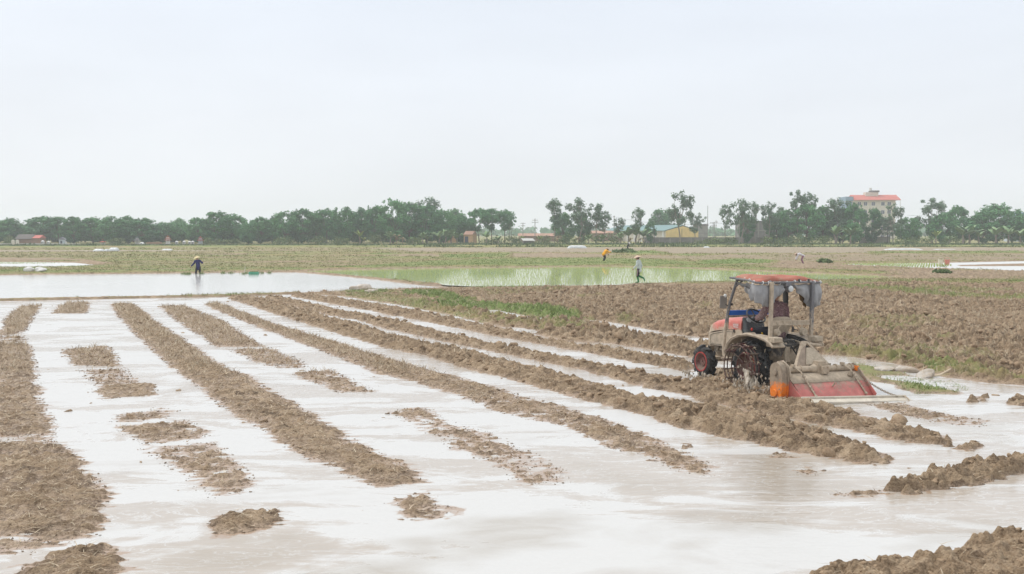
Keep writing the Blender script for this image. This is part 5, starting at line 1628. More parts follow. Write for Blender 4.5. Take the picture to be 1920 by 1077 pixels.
# hood
secs = [(1.88, .19, .98, 1.02), (1.855, .225, .96, 1.11), (1.80, .245, .97, 1.175), (1.65, .26, 1.01, 1.245), (1.27, .275, 1.07, 1.325), (.95, .28, 1.10, 1.37), (.72, .28, 1.10, 1.385)]
def hood_row(y, w, z0, z1, n=12):
    row = []
    for i in range(n + 1):
        a = math.pi * i / n
        cx_, sx = math.cos(a), math.sin(a)
        row.append((-w * (abs(cx_) ** .55) * (1 if cx_ > 0 else -1), y, z0 + (z1 - z0) * sx ** .55))
    return row
mb = MB(); mb.sheet([hood_row(*s_) for s_ in secs]); mb.add([p for p in hood_row(*secs[0])], [tuple(range(13))]); mb.add([p for p in hood_row(*secs[-1])], [tuple(range(13))])
hood = mb.build('hood', P_RED, TR, True)
# pale maker's decal with its worn marks, left rear of the hood
dec = MB()
dec.sheet([[(-.2832, .79 + .20 * i, 1.135 + .11 * j + .004 * i) for i in (0, 1)] for j in (0, 1)])
dec = dec.build('decal', simple('pale_decal', (.62, .30, .26), (.5, .2, .17), 12, .6), hood, solid=.003)
mk = MB()
for (y0, z0, a, b_) in ((.81, 1.19, .05, .035), (.87, 1.19, .035, .035), (.925, 1.19, .04, .035), (.815, 1.15, .022, .02), (.845, 1.15, .02, .02), (.875, 1.15, .022, .02), (.905, 1.15, .02, .02), (.935, 1.15, .02, .02)):
    mk.box((-.2862, y0 + a / 2, z0 + b_ / 2), (.003, a, .009)); mk.box((-.2862, y0 + a / 2, z0 + .004), (.003, a * .8, .008)); mk.box((-.2862, y0 + .005, z0 + b_ / 2), (.0034, .009, b_))
mk.build('decal_marks', P_WHITE, dec)
for s in (-1, 1):
    x = s * .268
    mb = MB().prism([(1.80, .70), (1.795, .95), (1.62, .985), (1.27, 1.055), (.96, 1.085), (.97, .70)], x - .012, x + .012, 'x')
    sp = mb.build('hood_side_panel', P_BODY, TR, bevel=.008)
    MB().tube([(x + s * .013, y, z) for y, z in ((1.74, .73), (1.735, .92), (1.62, .955), (1.27, 1.025), (1.0, 1.05), (1.005, .73))], .006, 5, closed=True).build('panel_seam', P_DARK, sp)
    mb = MB().prism([(.965, .66), (.955, 1.09), (.70, 1.10), (.62, .98), (.70, .80), (.86, .64)], x * 1.02 - .012, x * 1.02 + .012, 'x')
    cw = mb.build('cowl_side', P_BODY, TR, bevel=.008)
    MB().box((x * 1.02 + s * .02, .93, 1.075), (.025, .045, .07)).build('latch', P_DARK, cw, bevel=.006)
mb = MB().prism([(1.815, .66), (1.885, .70), (1.895, .95), (1.86, 1.0), (1.81, .99)], -.235, .235, 'x')
gr = mb.build('grille', P_BODY, TR, bevel=.02)
for i in range(7): MB().box((0, 1.897, .72 + i * .032), (.38, .012, .012)).build('grille_bar', P_DARK, gr)
for s in (-1, 1): MB().lathe([(0, .004), (0, .06), (.014, .05), (.018, .004)], (s * .14, 1.885, .975), 'y', 16).build('headlight', P_LENS, TR, True)
MB().box((0, 1.93, .56), (.42, .09, .2)).build('front_weight', P_MUD, TR, bevel=.03)

# dashboard, wheel, levers
mb = MB().prism([(.74, .80), (.74, 1.37), (.70, 1.39), (.60, 1.26), (.54, 1.08), (.62, .80)], -.245, .245, 'x')
dash = mb.build('dashboard', P_GREY, TR, bevel=.025)
for gx_ in (-.13, .0, .13):
    MB().lathe([(0, .005), (0, .062 if gx_ else .075), (.016, .056 if gx_ else .07), (.018, .005)], (0, 0, 0), 'z', 20).build('gauge', P_LENS, dash, True)
    g_ = dash.children[-1]; g_.location = (gx_, .648, 1.325); g_.rotation_euler = (R(52), 0, 0)
sw = empty('x', (0, 0, 0)); COL.objects.unlink(sw); bpy.data.objects.remove(sw)
tilt = Matrix.Rotation(R(38), 3, 'X'); sc_ = Vector((-.02, .56, 1.42))
mb = MB(); mb.tube([tuple(sc_ + tilt @ Vector((.205 * math.cos(a), .205 * math.sin(a), 0))) for a in np.linspace(0, 2 * math.pi, 37)[:-1]], .0175, 8, closed=True)
for a in (R(90), R(210), R(330)): mb.tube([tuple(sc_ - tilt @ Vector((0, 0, .03))), tuple(sc_ + tilt @ Vector((.2 * math.cos(a), .2 * math.sin(a), 0)))], .013, 6)
stw = mb.build('steering_wheel', P_BLACK, TR, True)
MB().tube([tuple(sc_ - tilt @ Vector((0, 0, .02))), tuple(sc_ - tilt @ Vector((0, 0, .22)))], [.035, .028], 10).build('steering_column', P_BLACK, stw, True)
for nm, c0, c1, m_, r_ in (('lever', (-.26, .42, .95), (-.25, .40, 1.15), P_REDKNOB, .024), ('lever', (-.20, .16, .95), (-.18, .15, 1.09), P_YELKNOB, .022), ('lever', (.28, .2, .95), (.27, .15, 1.12), P_BLACK, .022), ('lever', (-.10, .27, .9), (-.08, .22, 1.13), P_BLACK, .02)):
    l_ = MB().tube([c0, c1], .009, 6).build(nm, P_DARK, TR, True)
    MB().ell(c1, (r_, r_, r_ * 1.5), 10, 7).build('knob', m_, l_, True)

# footplates, fenders, seat
for s in (-1, 1):
    MB().box((s * .47, .38, .53), (.36, .62, .035)).build('footplate', P_MUD, TR, bevel=.01)
    st_ = MB(); st_.prism([(.80, .50), (.80, .55), (.34, .515), (.34, .465)], s * .66 - .06, s * .66 + .06, 'x')
    st_.build('step', P_FLAP if s < 0 else P_RED, TR, bevel=.008)
    outer = [(.66, .70), (.60, .84), (.46, .97), (.22, 1.065), (-.08, 1.10), (-.34, 1.085), (-.58, 1.04), (-.74, .985), (-.82, .92)]
    inner = [(y * .965 - .001, z - .032) for y, z in outer]
    xa, xb = (-.74, -.40) if s < 0 else (.27, .58)
    f_ = MB().prism(outer + inner[::-1], xa, xb, 'x').build('fender', P_BODY, TR, bevel=.012)
    MB().prism(outer + [(-.70, .70), (.5, .62)], (s * .405 if s < 0 else .275) - .012, (s * .405 if s < 0 else .275) + .012, 'x')  .build('inner_guard', P_DARK, f_, bevel=.006)
    # raised rim of the fender and its hand rest
    MB().tube([(s * (.735 if s < 0 else .575), y, z + .004) for y, z in outer], .020, 6).build('fender_edge', P_BODY, f_, True)
    MB().prism([(.30, 1.03), (.26, 1.10), (.05, 1.125), (-.02, 1.085)], *((-.60, -.45) if s < 0 else (.31, .44)), 'x').build('arm_rest', P_BODY, f_, bevel=.02)
    lx_ = -.61 if s < 0 else .43
    MB().box((lx_, -.74, 1.05), (.22, .20, .11)).build('lamp_box', P_LAMP, f_, bevel=.015)
    lb = f_.children[-1]
    MB().box((lx_, -.848, 1.05), (.17, .02, .075)).build('tail_light', P_LAMP, f_, bevel=.006)
MB().prism([(.36, .93), (.36, 1.03), (.30, 1.07), (-.14, 1.05), (-.16, .93)], -.23, .23, 'x').build('seat', P_GREY, TR, bevel=.03)
sb = MB(); g_ = []
for i in range(7):
    v_ = i / 6; g_.append([((-.15 - .085 * math.sin(min(1, v_ * 1.5) * 1.57)) * (1 - 2 * j / 6), -.14 - .10 * v_ + .05 * (1 - ((j - 3) / 3) ** 2) * -1 + .03, 1.0 + .46 * v_ - .05 * ((j - 3) / 3) ** 4 * (v_ > .9)) for j in range(7)])
sb.sheet(g_); sb.build('seat_back', P_BODY, TR, True, solid=.06)
MB().box((0, -.02, .87), (.34, .34, .12)).build('seat_base', P_DARK, TR, bevel=.02)
# rear housing under the seat
mb = MB(); mb.box((.05, -.36, .93), (.42, .26, .16)); mb.box((-.12, -.48, .80), (.16, .2, .26)); mb.box((.2, -.52, .82), (.26, .16, .22)); mb.lathe([(-.30, .01), (-.30, .05), (.32, .05), (.32, .01)], (0, -.50, .90), 'x', 12)
mb.tube([(.05, -.46, 1.0), (.12, -.55, .9), (.1, -.56, .7)], .02, 6); mb.tube([(-.05, -.46, 1.0), (-.08, -.60, .86), (-.05, -.55, .66)], .018, 6); mb.box((.36, -.30, 1.02), (.12, .30, .10))
mb.build('hydraulic_housing', P_DARK, TR, bevel=.018)
for pts, r_ in (([(-.16, -.40, 1.0), (-.24, -.56, .95), (-.26, -.60, .78), (-.2, -.58, .62)], .016), ([(.10, -.42, 1.01), (.2, -.60, .96), (.24, -.64, .80), (.16, -.62, .64)], .016),
                ([(.24, -.40, 1.0), (.34, -.56, .98), (.36, -.62, .84)], .018), ([(-.05, -.56, .92), (-.10, -.70, .84), (-.02, -.74, .70)], .014), ([(.02, -.44, 1.04), (.02, -.54, 1.08), (.12, -.58, 1.02)], .014)):
    MB().tube(pts, r_, 7).build('hydraulic_hose', P_LAMP if r_ > .015 else P_BLACK, TR, True)
for x in (-.14, .18): MB().tube([(x, -.50, .95), (x * 1.15, -.62, .58)], [.032, .045], 10).build('lift_cylinder', P_MUD, TR, True)

# roll frame, crossbar, lamps
for s in (-1, 1):
    MB().box((s * .53, -.50, 1.57), (.075, .06, 1.22)).build('roll_post', P_POST if s > 0 else P_BODY, TR, bevel=.01)
    MB().box((s * .53, -.50, .95), (.11, .12, .12)).build('post_foot', P_BODY, TR, bevel=.012)
cb = MB(); cb.box((0, -.505, 1.395), (.985, .012, .028)); cb.box((0, -.505, 1.325), (.985, .012, .028)); cb.box((0, -.49, 1.36), (.985, .022, .09))
for i in range(5): cb.box((-.36 + i * .18, -.508, 1.36), (.06, .012, .045))
cb.build('crossbar', P_BODY, TR, bevel=.003)
MB().tube([(.12, -.50, 1.315), (.22, -.52, 1.22)], .014, 6).build('lamp_stay', P_BODY, TR)
for x, rr in ((-.40, .068), (.28, .085)):
    wl_ = MB().lathe([(-.055, .02), (-.05, rr * .8), (.0, rr), (.02, rr), (.02, .01)], (x, -.535, 1.175), 'y', 20).build('work_lamp', P_LAMP, TR, True)
    MB().lathe([(-.012, .01), (-.012, rr * .86), (.004, rr * .9), (.004, .01)], (x, -.588, 1.175), 'y', 20).build('lamp_glass', P_LAMP, wl_, True)
    MB().tube([(x, -.51, 1.175), (x + (.12 if x < 0 else -.0), -.50, 1.31)], .012, 6).build('lamp_bracket', P_BODY, wl_)
MB().tube([(.02, -.52, 1.23), (.14, -.55, 1.21)], .012, 6).box((.02, -.53, 1.23), (.03, .03, .11)).build('tow_hitch', P_BLACK, TR)

# front posts, mirror, blue screen panel
for s in (-1, 1):
    MB().tube([(s * .65, .40, .515), (s * .65, .70, .52), (s * .645, .79, .60), (s * .64, .81, .80), (s * .63, .79, 1.2), (s * .60, .77, 1.45), (s * .60, .70, 1.70), (s * .605, .48, 2.18)], [.035, .04, .045, .036, .03, .03, .03, .03], 10).build('front_post', P_POST, TR, True)
    MB().tube([(s * .605, .55, 2.02), (s * .60, .32, 2.17)], .018, 8).build('post_brace', P_POST, TR)
    MB().prism([(.74, 1.12), (.80, 1.15), (.79, 1.46), (.72, 1.44)], s * .605 - .012, s * .605 + .012, 'x').build('post_gusset', P_POST, TR)
MB().tube([(-.60, .775, 1.40), (.60, .775, 1.40)], .016, 8).build('lower_screen_bar', P_POST, TR)
MB().box((0, .775, 1.475), (1.15, .03, .105)).build('blue_panel', P_BLUE, TR, bevel=.008)
MB().tube([(-.605, .48, 2.18), (.605, .48, 2.18)], .024, 8).build('front_header', P_POST, TR)
mi_ = MB().box((-.70, .80, 1.70), (.15, .035, .27), Matrix.Rotation(R(-18), 3, 'Z')).build('mirror', P_MIRROR, TR, bevel=.012)
MB().ell((-.665, .785, 1.835), (.035, .03, .04), 10, 8).build('mirror_glint', P_WHITE, mi_, True)  # white bead added as the bright glint at the mirror's top
MB().tube([(-.615, .74, 1.62), (-.66, .77, 1.66)], .012, 6).box((-.56, .70, 1.66), (.05, .03, .05)).build('mirror_bracket', P_DARK, mi_)
MB().box((-.694, .782, 1.70), (.125, .006, .235), Matrix.Rotation(R(-18), 3, 'Z')).build('mirror_glass', P_MIRROR, mi_)

# canopy: rails, red canvas, white ties, grey curtains
def rail_z(x, y): return 2.185 + .035 * (y + .42) - .02 * (x / .83) ** 2 * (y < -.2)
RL = [(-.70, .60), (-.75, .20), (-.80, -.15), (-.84, -.38), (-.78, -.44)]
rear = [(-.78 + 1.60 * i / 12, -.44) for i in range(13)]
ring = [(x, y, rail_z(x, y) - (.03 * math.sin(math.pi * min(1, max(0, (x + .84) / 1.0))) if y < -.4 else 0) + .0) for x, y in RL[:-1] + rear + [(.84, -.36), (.78, -.1), (.70, .20), (.62, .60)]]
cr = MB().tube(ring, .021, 8, closed=True).build('canopy_rail', P_POST, TR, True)
MB().tube([(-.53, -.50, 2.17), (-.53, -.44, 2.185)], .03, 8).tube([(.53, -.50, 2.17), (.53, -.44, 2.185)], .03, 8).tube([(-.53, -.47, 2.17), (.53, -.47, 2.17)], .02, 8).build('rear_header', P_POST, cr)
for s in (-1, 1):
    MB().tube([(s * .53, -.48, 2.18), (s * .55, .1, 2.235), (s * .58, .50, 2.20)], .016, 7).build('roof_bar', P_POST, cr)
g_ = []
for i in range(17):
    u = i / 16; y = -.425 + u * .94; hw = np.interp(y, [-.46, -.36, .2, .54], [.79, .825, .73, .66])
    row = []
    for j in range(25):
        v_ = j / 12 - 1; x = hw * v_
        edge = min(1, (1 - abs(v_)) * 5, (y + .425) * 9, (.515 - y) * 7); edge = max(0, edge)
        z = rail_z(x, y) + .012 + .075 * edge ** .6 * (.75 + .25 * math.cos(v_ * 1.5)) + .012 * math.sin(9 * x + 3 * y) * edge - .018 * math.cos(x * 7.5) * edge
        row.append((x, y, z))
    g_.append(row)
MB().sheet(g_).build('canopy_roof', P_CLOTHR, TR, True, solid=.008)
pt_ = MB(); pt_.sheet([[(x_, y_, 2.302 - .05 * (x_ + .2) ** 2 + .004 * math.sin(14 * x_)) for x_ in np.linspace(-.40, -.02, 6)] for y_ in (-.06, .10)])
pt_.build('canopy_patch', simple('pale_patch', (.52, .52, .46), (.6, .42, .2), 4, .8), TR, True, solid=.004)
for x, y in [(q, -.44) for q in (-.72, -.58, -.44, -.28, -.10, .10, .24, .44, .62, .78)] + [(-.83, -.30), (-.79, -.12), (-.73, .1)]:
    z = rail_z(x, y)
    if y < -.4: z -= .03 * math.sin(math.pi * min(1, max(0, (x + .84) / 1.0)))
    MB().tube([(x + .012 * math.sin(a), y + .030 * math.cos(a), z + .034 * math.sin(a)) for a in np.linspace(0, 2 * math.pi, 15)[:-1]], .008, 5, closed=True).build('canvas_tie', P_WHITE, TR, True)
for x in (.20, .45): MB().box((x, -.468, 2.20), (.035, .035, .085)).build('rail_clamp', P_DARK, cr, bevel=.006)

def curtain(name, path, bottoms, seed, bulge=.03, nf=5.0):
    """cloth hung along a path; bottoms: z of the hem along it"""
    rg_ = np.random.default_rng(seed); ph = rg_.uniform(0, 6, 4)
    n = 48; g = []
    pts = [Vector(p) for p in path]
    Ls = [0]
    for a, b_ in zip(pts[:-1], pts[1:]): Ls.append(Ls[-1] + (b_ - a).length)
    for i in range(n + 1):
        s = i / n; d = s * Ls[-1]
        k = max(j for j in range(len(Ls) - 1) if Ls[j] <= d + 1e-9); t_ = (d - Ls[k]) / (Ls[k + 1] - Ls[k])
        p = pts[k].lerp(pts[k + 1], t_); dr = (pts[k + 1] - pts[k]).normalized(); nr = Vector((dr.y, -dr.x, 0))
        zb = np.interp(s, [q[0] for q in bottoms], [q[1] for q in bottoms])
        col = []
        for j in range(15):
            v_ = j / 14
            amp = bulge * (.25 + v_ * 1.1)
            fold = math.sin(nf * 6.28 * s + ph[0] + 1.2 * v_) + .55 * math.sin(nf * 13.1 * s + ph[1] - v_ * 2) + .3 * math.sin(nf * 21 * s + ph[2])
            off = amp * fold * .6 + bulge * 1.2 * math.sin(math.pi * v_)
            sag = .02 * abs(math.sin(nf * 3.14 * s * 1.0)) * (1 - v_)
            side = dr * (.018 * math.sin(7 * v_ + nf * 9 * s + ph[3]))
            q = p + nr * off + side; q.z = (p.z - .02 - sag) * (1 - v_) + zb * v_ + .012 * math.sin(nf * 11 * s) * v_
            col.append(tuple(q))
        g.append(col)
    return MB().sheet(g).build(name, P_CLOTHG, TR, True, solid=.006)
curtain('curtain', [(-.72, .02, 2.17), (-.83, -.36, 2.16), (-.78, -.43, 2.15), (-.20, -.43, 2.15)],
        [(0, 1.96), (.18, 1.83), (.42, 1.76), (.58, 1.68), (.66, 1.67), (.78, 1.76), (.92, 1.88), (1.0, 2.0)], 3, .036, 4.0)
curtain('curtain', [(.04, -.43, 2.16), (.80, -.43, 2.17), (.85, -.36, 2.17), (.84, -.12, 2.17)],
        [(0, 2.12), (.1, 2.02), (.25, 1.86), (.42, 1.68), (.52, 1.66), (.62, 1.70), (.78, 1.68), (1.0, 1.76)], 8, .052, 3.2)
# rolled dark curtain on the left side of the frame
MB().tube([(-.66, .42, 2.13), (-.72, .16, 2.09), (-.79, -.10, 2.08), (-.80, -.26, 2.03)], [.02, .034, .040, .03], 8).build('rolled_side_curtain', simple('dark_canvas', (.12, .115, .11), (.07, .068, .066), 9, .85), TR, True)
# front right hanging flap seen through the cab
MB().sheet([[(.585 - .03 * math.sin(3 * v), .47 - .12 * v - .02 * math.sin(6 * v), 2.15 - .55 * v), (.60, .30 - .02 * v, 2.15 - .50 * v)] for v in np.linspace(0, 1, 8)]).build('side_flap', simple('dark_flap', (.075, .075, .072), None, 5, .85), TR, True, solid=.006)
# roof lamp at the back
rl = MB().box((-.08, -.45, 2.125), (.16, .10, .085)).build('roof_lamp', P_POST, TR, bevel=.012)
MB().lathe([(-.05, .02), (-.04, .065), (.02, .078), (.04, .078), (.04, .02)], (-.06, -.48, 2.045), 'y', 18).build('lamp_body', P_POST, rl, True)
MB().ell((-.06, -.53, 2.045), (.066, .022, .062), 14, 8).build('lamp_lens', P_LENS, rl, True)

# ------------------------------------------------------------------ rotary tiller, mounted behind
TX = -.10
rt_ = MB()
rt_.tube([(-1.02, -1.40, .585), (.80, -1.40, .565)], .058, 14)
for x in (-.93, -.55, .34, .72): rt_.tube([(x - .012, -1.40, .58), (x + .012, -1.40, .58)], .075, 14)
tiller = rt_.build('rotary_tiller', P_MUD, TR, True); tiller.location.z = -.03
gb = MB(); gb.box((-.07, -1.40, .575), (.25, .21, .21)); gb.box((-.07, -1.53, .57), (.15, .10, .15)); gb.box((-.07, -1.28, .60), (.14, .14, .14)); gb.box((-.07, -1.40, .70), (.18, .16, .05))
for (dx, dz) in ((-.05, -.05), (.05, -.05), (-.05, .05), (.05, .05)): gb.lathe([(-.02, .002), (-.02, .014), (.01, .014), (.01, .002)], (-.07 + dx, -1.585, .57 + dz), 'y', 6)
gb.tube([(-.30, -1.40, .58), (-.19, -1.40, .578)], [.062, .092], 14); gb.tube([(.05, -1.40, .574), (.18, -1.40, .572)], [.092, .062], 14)
gb.build('gearbox', P_MUD, tiller, bevel=.022)
# chain case on the left
cap = [(-1.42 + .165 * math.cos(a), .575 + .165 * math.sin(a)) for a in np.linspace(0, math.pi, 13)] + [(-1.60, .40), (-1.60, .16)] + [(-1.44 + .155 * math.cos(a), .16 + .13 * math.sin(a)) for a in np.linspace(math.pi, 2 * math.pi, 11)] + [(-1.265, .40)]
cc_ = MB().prism(cap, -1.165, -1.04, 'x').build('chain_case', P_ORCASE, tiller, bevel=.03)
MB().prism([(y * 1.0 + (y + 1.42) * .10, .42 + (z - .42) * 1.06) for y, z in cap], -1.035, -1.005, 'x').build('case_flange', P_ORCASE, cc_, bevel=.006)
for (y, z, r_) in ((-1.42, .55, .05), (-1.43, .16, .06)): MB().lathe([(-1.20, .005), (-1.20, r_), (-1.175, r_ * 1.2), (-1.175, .005)], (0, y, z), 'x', 14).build('case_boss', P_ORCASE, cc_, True)
for (y, z) in ((-1.52, .10), (-1.36, .08), (-1.56, .25), (-1.30, .26)): MB().lathe([(-1.192, .002), (-1.192, .014), (-1.178, .014), (-1.178, .002)], (0, y, z), 'x', 6).build('bolt', P_DARK, cc_)
MB().tube([(-1.02, -1.30, .72), (-.99, -1.42, .755), (-.98, -1.58, .66), (-.99, -1.64, .48)], .018, 7).build('guard_hoop', P_MUD, tiller, True)
# right end plate
MB().prism([(-1.28, .60), (-1.40, .66), (-1.50, .62), (-2.02, .14), (-1.98, .06), (-1.40, .12), (-1.25, .30)], .80, .822, 'x').build('end_plate', P_FLAP, tiller, bevel=.004)
MB().box((.813, -1.46, .56), (.05, .14, .10)).build('end_bracket', P_ORANGE, tiller, bevel=.01)
# left end plate behind the case
MB().prism([(-1.30, .55), (-1.45, .55), (-2.00, .10), (-1.95, .03), (-1.40, .1)], -1.0, -.982, 'x').build('end_plate', P_FLAP, tiller, bevel=.004)
# upper shield
def curve_sheet(prof, x0, x1, n=2):
    return [[(x0 + (x1 - x0) * i / n, y, z) for i in range(n + 1)] for y, z in prof]
MB().sheet(curve_sheet([(-1.16, .34), (-1.24, .47), (-1.36, .515), (-1.50, .495), (-1.60, .44), (-1.70, .365)], -.98, .80, 8)).build('top_shield', P_MUD, tiller, True, solid=.012)
MB().tube([(-.97, -1.70, .368), (.79, -1.70, .36)], .014, 7).build('hinge', P_DARK, tiller)
fl = MB().sheet(curve_sheet([(-1.705, .358), (-1.80, .27), (-1.90, .16), (-1.985, .055), (-2.02, .03)], -.975, .795, 8)).build('rear_flap', P_FLAP, tiller, True, solid=.012)
MB().tube([(-.97, -2.02, .035), (.79, -2.02, .03)], .016, 7).build('flap_edge', P_FLAP, fl)
MB().tube([(-.10, -1.80, .29), (-.08, -1.84, .36)], .016, 6).build('flap_stud', P_DARK, fl)
for x in (-.70, .55):
    rd = MB(); rd.tube([(x - .05, -1.42, .65), (x - .01, -1.60, .56), (x + .06, -1.94, .155)], .015, 7); rd.box((x - .05, -1.42, .655), (.06, .08, .05)); rd.ell((x + .06, -1.95, .145), (.03, .03, .03), 8, 6)
    rd.build('press_rod', P_MUD, tiller, True)
    sp_ = [(x + .0 + .07 * k / 90 + .026 * math.cos(k * .55), -1.64 - .28 * k / 90, .515 - .34 * k / 90 + .026 * math.sin(k * .55)) for k in range(90)]
    MB().tube(sp_, .005, 5).build('press_spring', P_DARK, tiller)
MB().box((.52, -1.63, .47), (.10, .07, .09), Matrix.Rotation(R(25), 3, 'Y')).build('rod_bracket', P_DARK, tiller, bevel=.01)
rotor = MB().tube([(-1.0, -1.40, .20), (.79, -1.40, .20)], .045, 10)
for i in range(26):
    an = i * 2.1; x = -.94 + i * .067; d1 = Vector((0, math.cos(an), math.sin(an))); d2 = Vector((0, math.cos(an + .5), math.sin(an + .5)))
    c_ = Vector((x, -1.40, .20)); rotor.tube([c_ + d1 * .04, c_ + d1 * .17, c_ + d2 * .235 + Vector((.04 if i % 2 else -.04, 0, 0))], [.014, .014, .008], 5)
rotor.build('tine_rotor', P_DARK, tiller, True)
# headstock
hs = MB()
hs.prism([(-1.02, 1.10), (-1.02, 1.0), (-1.30, .62), (-1.40, .62), (-1.10, 1.10)], -.50, -.475, 'x') if False else None
ap = Vector((-.19, -1.0, 1.10))
hs.add([(-.20, -1.00, 1.07), (-.08, -1.00, 1.07), (-.08, -1.06, 1.08), (-.20, -1.06, 1.08), (-.56, -1.22, .60), (-.44, -1.22, .60), (-.44, -1.30, .60), (-.56, -1.30, .60)],
       [(0, 1, 2, 3), (7, 6, 5, 4), (0, 4, 5, 1), (1, 5, 6, 2), (2, 6, 7, 3), (3, 7, 4, 0)])
hs.add([(-.12, -1.00, 1.06), (-.05, -1.00, 1.06), (-.05, -1.05, 1.07), (-.12, -1.05, 1.07), (.26, -1.24, .60), (.33, -1.24, .60), (.33, -1.32, .60), (.26, -1.32, .60)],
       [(0, 1, 2, 3), (7, 6, 5, 4), (0, 4, 5, 1), (1, 5, 6, 2), (2, 6, 7, 3), (3, 7, 4, 0)])
hst = hs.build('headstock', P_MUD, tiller, bevel=.008)
MB().add([(-.56, -1.31, .62), (-.34, -1.325, .62), (-.14, -1.075, 1.03), (-.21, -1.068, 1.03)], [(0, 1, 2, 3)]).build('headstock_plate', P_FLAP, hst, solid=.012)
MB().add([(-.34, -1.335, .66), (.22, -1.35, .66), (-.02, -1.10, .95), (-.14, -1.10, .95)], [(0, 1, 2, 3)]).add([(.22, -1.35, .66), (.30, -1.24, .66), (.02, -1.04, .95), (-.02, -1.10, .95)], [(0, 1, 2, 3)]).build('headstock_cover', P_LAMP, hst, solid=.012)
MB().box((-.05, -1.365, .645), (.60, .03, .035)).build('cover_lip', P_DARK, hst)
MB().lathe([(-.09, .005), (-.09, .035), (.09, .035), (.09, .005)], (-.13, -1.03, 1.03), 'x', 12).tube([(-.14, -1.03, 1.03), (.28, -1.0, .98)], .03, 8).build('top_pin', P_MUD, hst, True)
# links of the hitch
MB().tube([(.04, -.50, .82), (-.03, -.66, .88), (-.13, -1.02, 1.03)], [.026, .034, .026], 9).build('top_link', P_DARK, TR, True)
for s in (-1, 1):
    MB().tube([(s * .24, -.35, .42), (s * .40, -1.2, .44)], .026, 8).build('lower_link', P_MUD, TR, True)
    lr = MB().tube([(s * .34, -.80, .45), (s * .33, -.72, .87)], .013, 7)
    lr.tube([(s * .33 + .026 * math.cos(a), -.72, .885 + .03 * math.sin(a)) for a in np.linspace(0, 6.28, 13)[:-1]], .009, 5, closed=True)
    lr.build('lift_rod', P_LAMP, TR, True)
    MB().tube([(s * .26, -.45, .90), (s * .33, -.72, .90)], [.035, .024], 8).build('lift_arm', P_MUD, TR, True)
MB().tube([(.0, -.55, .56), (-.06, -1.28, .60)], .045, 10).build('drive_shaft', P_DARK, TR, True)
# levelling beam drawn behind, and its chain
bl_ = MB(); bl_.box((0, 0, 0), (2.36, .19, .075)); bl_.box((0, .085, .05), (2.30, .035, .05))
beam = bl_.build('levelling_beam', P_WOOD, tiller, bevel=.022)
beam.location = (.10, -2.22, .055); beam.rotation_euler = (R(14), R(.6), R(-9.5))
for x in (-1.0, 1.08): MB().tube([(x + .05 * 0, .125 * math.cos(a), .07 * math.sin(a)) for a in np.linspace(0, 6.28, 15)[:-1]], .012, 6, closed=True).build('beam_lashing', P_MUD, beam, True)
ch = MB(); a_, b_ = Vector((.82, -1.52, .47)), Vector((1.02, -2.34, .12)); nl_ = 24
for i in range(nl_):
    t_ = (i + .5) / nl_; p = a_.lerp(b_, t_); p.z -= .10 * 4 * t_ * (1 - t_) * .6
    d = (b_ - a_).normalized(); n1 = d.cross(Vector((0, 0, 1))).normalized(); n2 = d.cross(n1)
    w_ = n1 if i % 2 else n2
    ch.tube([tuple(p + d * .030 * math.cos(q) + w_ * .017 * math.sin(q)) for q in np.linspace(0, 6.28, 11)[:-1]], .006, 5, closed=True)
ch.build('chain', P_DARK, tiller, True)
MB().tube([(-.60, -1.98, .08), (-.63, -2.14, .07)], .009, 5).tube([(.5, -1.98, .08), (.56, -2.22, .07)], .009, 5).build('beam_tie', P_DARK, tiller)

TRM = Matrix.Translation(T_O) @ Matrix.Rotation(T_YAW, 4, 'Z') @ Matrix.Rotation(R(1.2), 4, 'Y')
TR.rotation_mode = 'QUATERNION'; TR.rotation_quaternion = (Matrix.Rotation(T_YAW, 4, 'Z') @ Matrix.Rotation(R(1.2), 4, 'Y')).to_quaternion()

# brown cloth hanging inside the right rear of the canopy
g_ = [[(.36 + .16 * u + .01 * math.sin(9 * v), -.33 + .03 * math.sin(7 * u + 3 * v), 2.10 - (.30 + .16 * u) * v) for u in np.linspace(0, 1, 9)] for v in np.linspace(0, 1, 7)]
hc = MB().sheet(g_).build('hanging_cloth', simple('brown_rag', (.20, .12, .045), (.09, .055, .03), 12, .9), None, True, solid=.008)
hc.matrix_world = TRM
tag(hc, 'brown rag hanging under the right rear corner of the tractor canopy', 'rag')

# muddy water thrown up by the wheels
def splash(name, lab, c, n, rx, ry, rz, up, seed, streams=()):
    rg_ = np.random.default_rng(seed); mb = MB()
    for i in range(n):
        p = np.array(c) + rg_.normal(0, 1, 3) * (rx, ry, rz); p[2] = abs(p[2]) * up + .0
        s = math.exp(rg_.normal(math.log(.010), .6)); s = min(s, .035)
        mb.ell(tuple(p), (s, s, s * rg_.uniform(1, 2.4)), 6, 4)
    for pts, r0 in streams:
        for q in range(9):
            o = rg_.normal(0, .035, 3)
            mb.tube([tuple(np.array(p) + o * (.3 + k)) for k, p in enumerate(pts)], [r0 * rg_.uniform(.5, 1.2), r0 * rg_.uniform(.9, 1.5), r0 * rg_.uniform(1.0, 2.2), r0 * 1.2][:len(pts)], 6)
    o = mb.build(name, WATER_SPLASH_M, None, True); o.matrix_world = TRM
    return tag(o, lab, 'splash', kind='stuff')
splash('wheel_splash', 'muddy water thrown up around the tractor wheels and tiller', (-.98, -.55, .0), 300, .18, .34, .16, 1.0, 4,
       [([(-.97, -.30, .42), (-.99, -.36, .34), (-1.0, -.42, .18), (-1.02, -.5, .0)], .018), ([(-.92, -.34, .40), (-.93, -.42, .30), (-.95, -.5, .12), (-.98, -.56, .0)], .015)])
splash('front_splash', 'low muddy splash around the front wheel', (-.66, 1.42, .0), 160, .16, .30, .07, 1.0, 6)
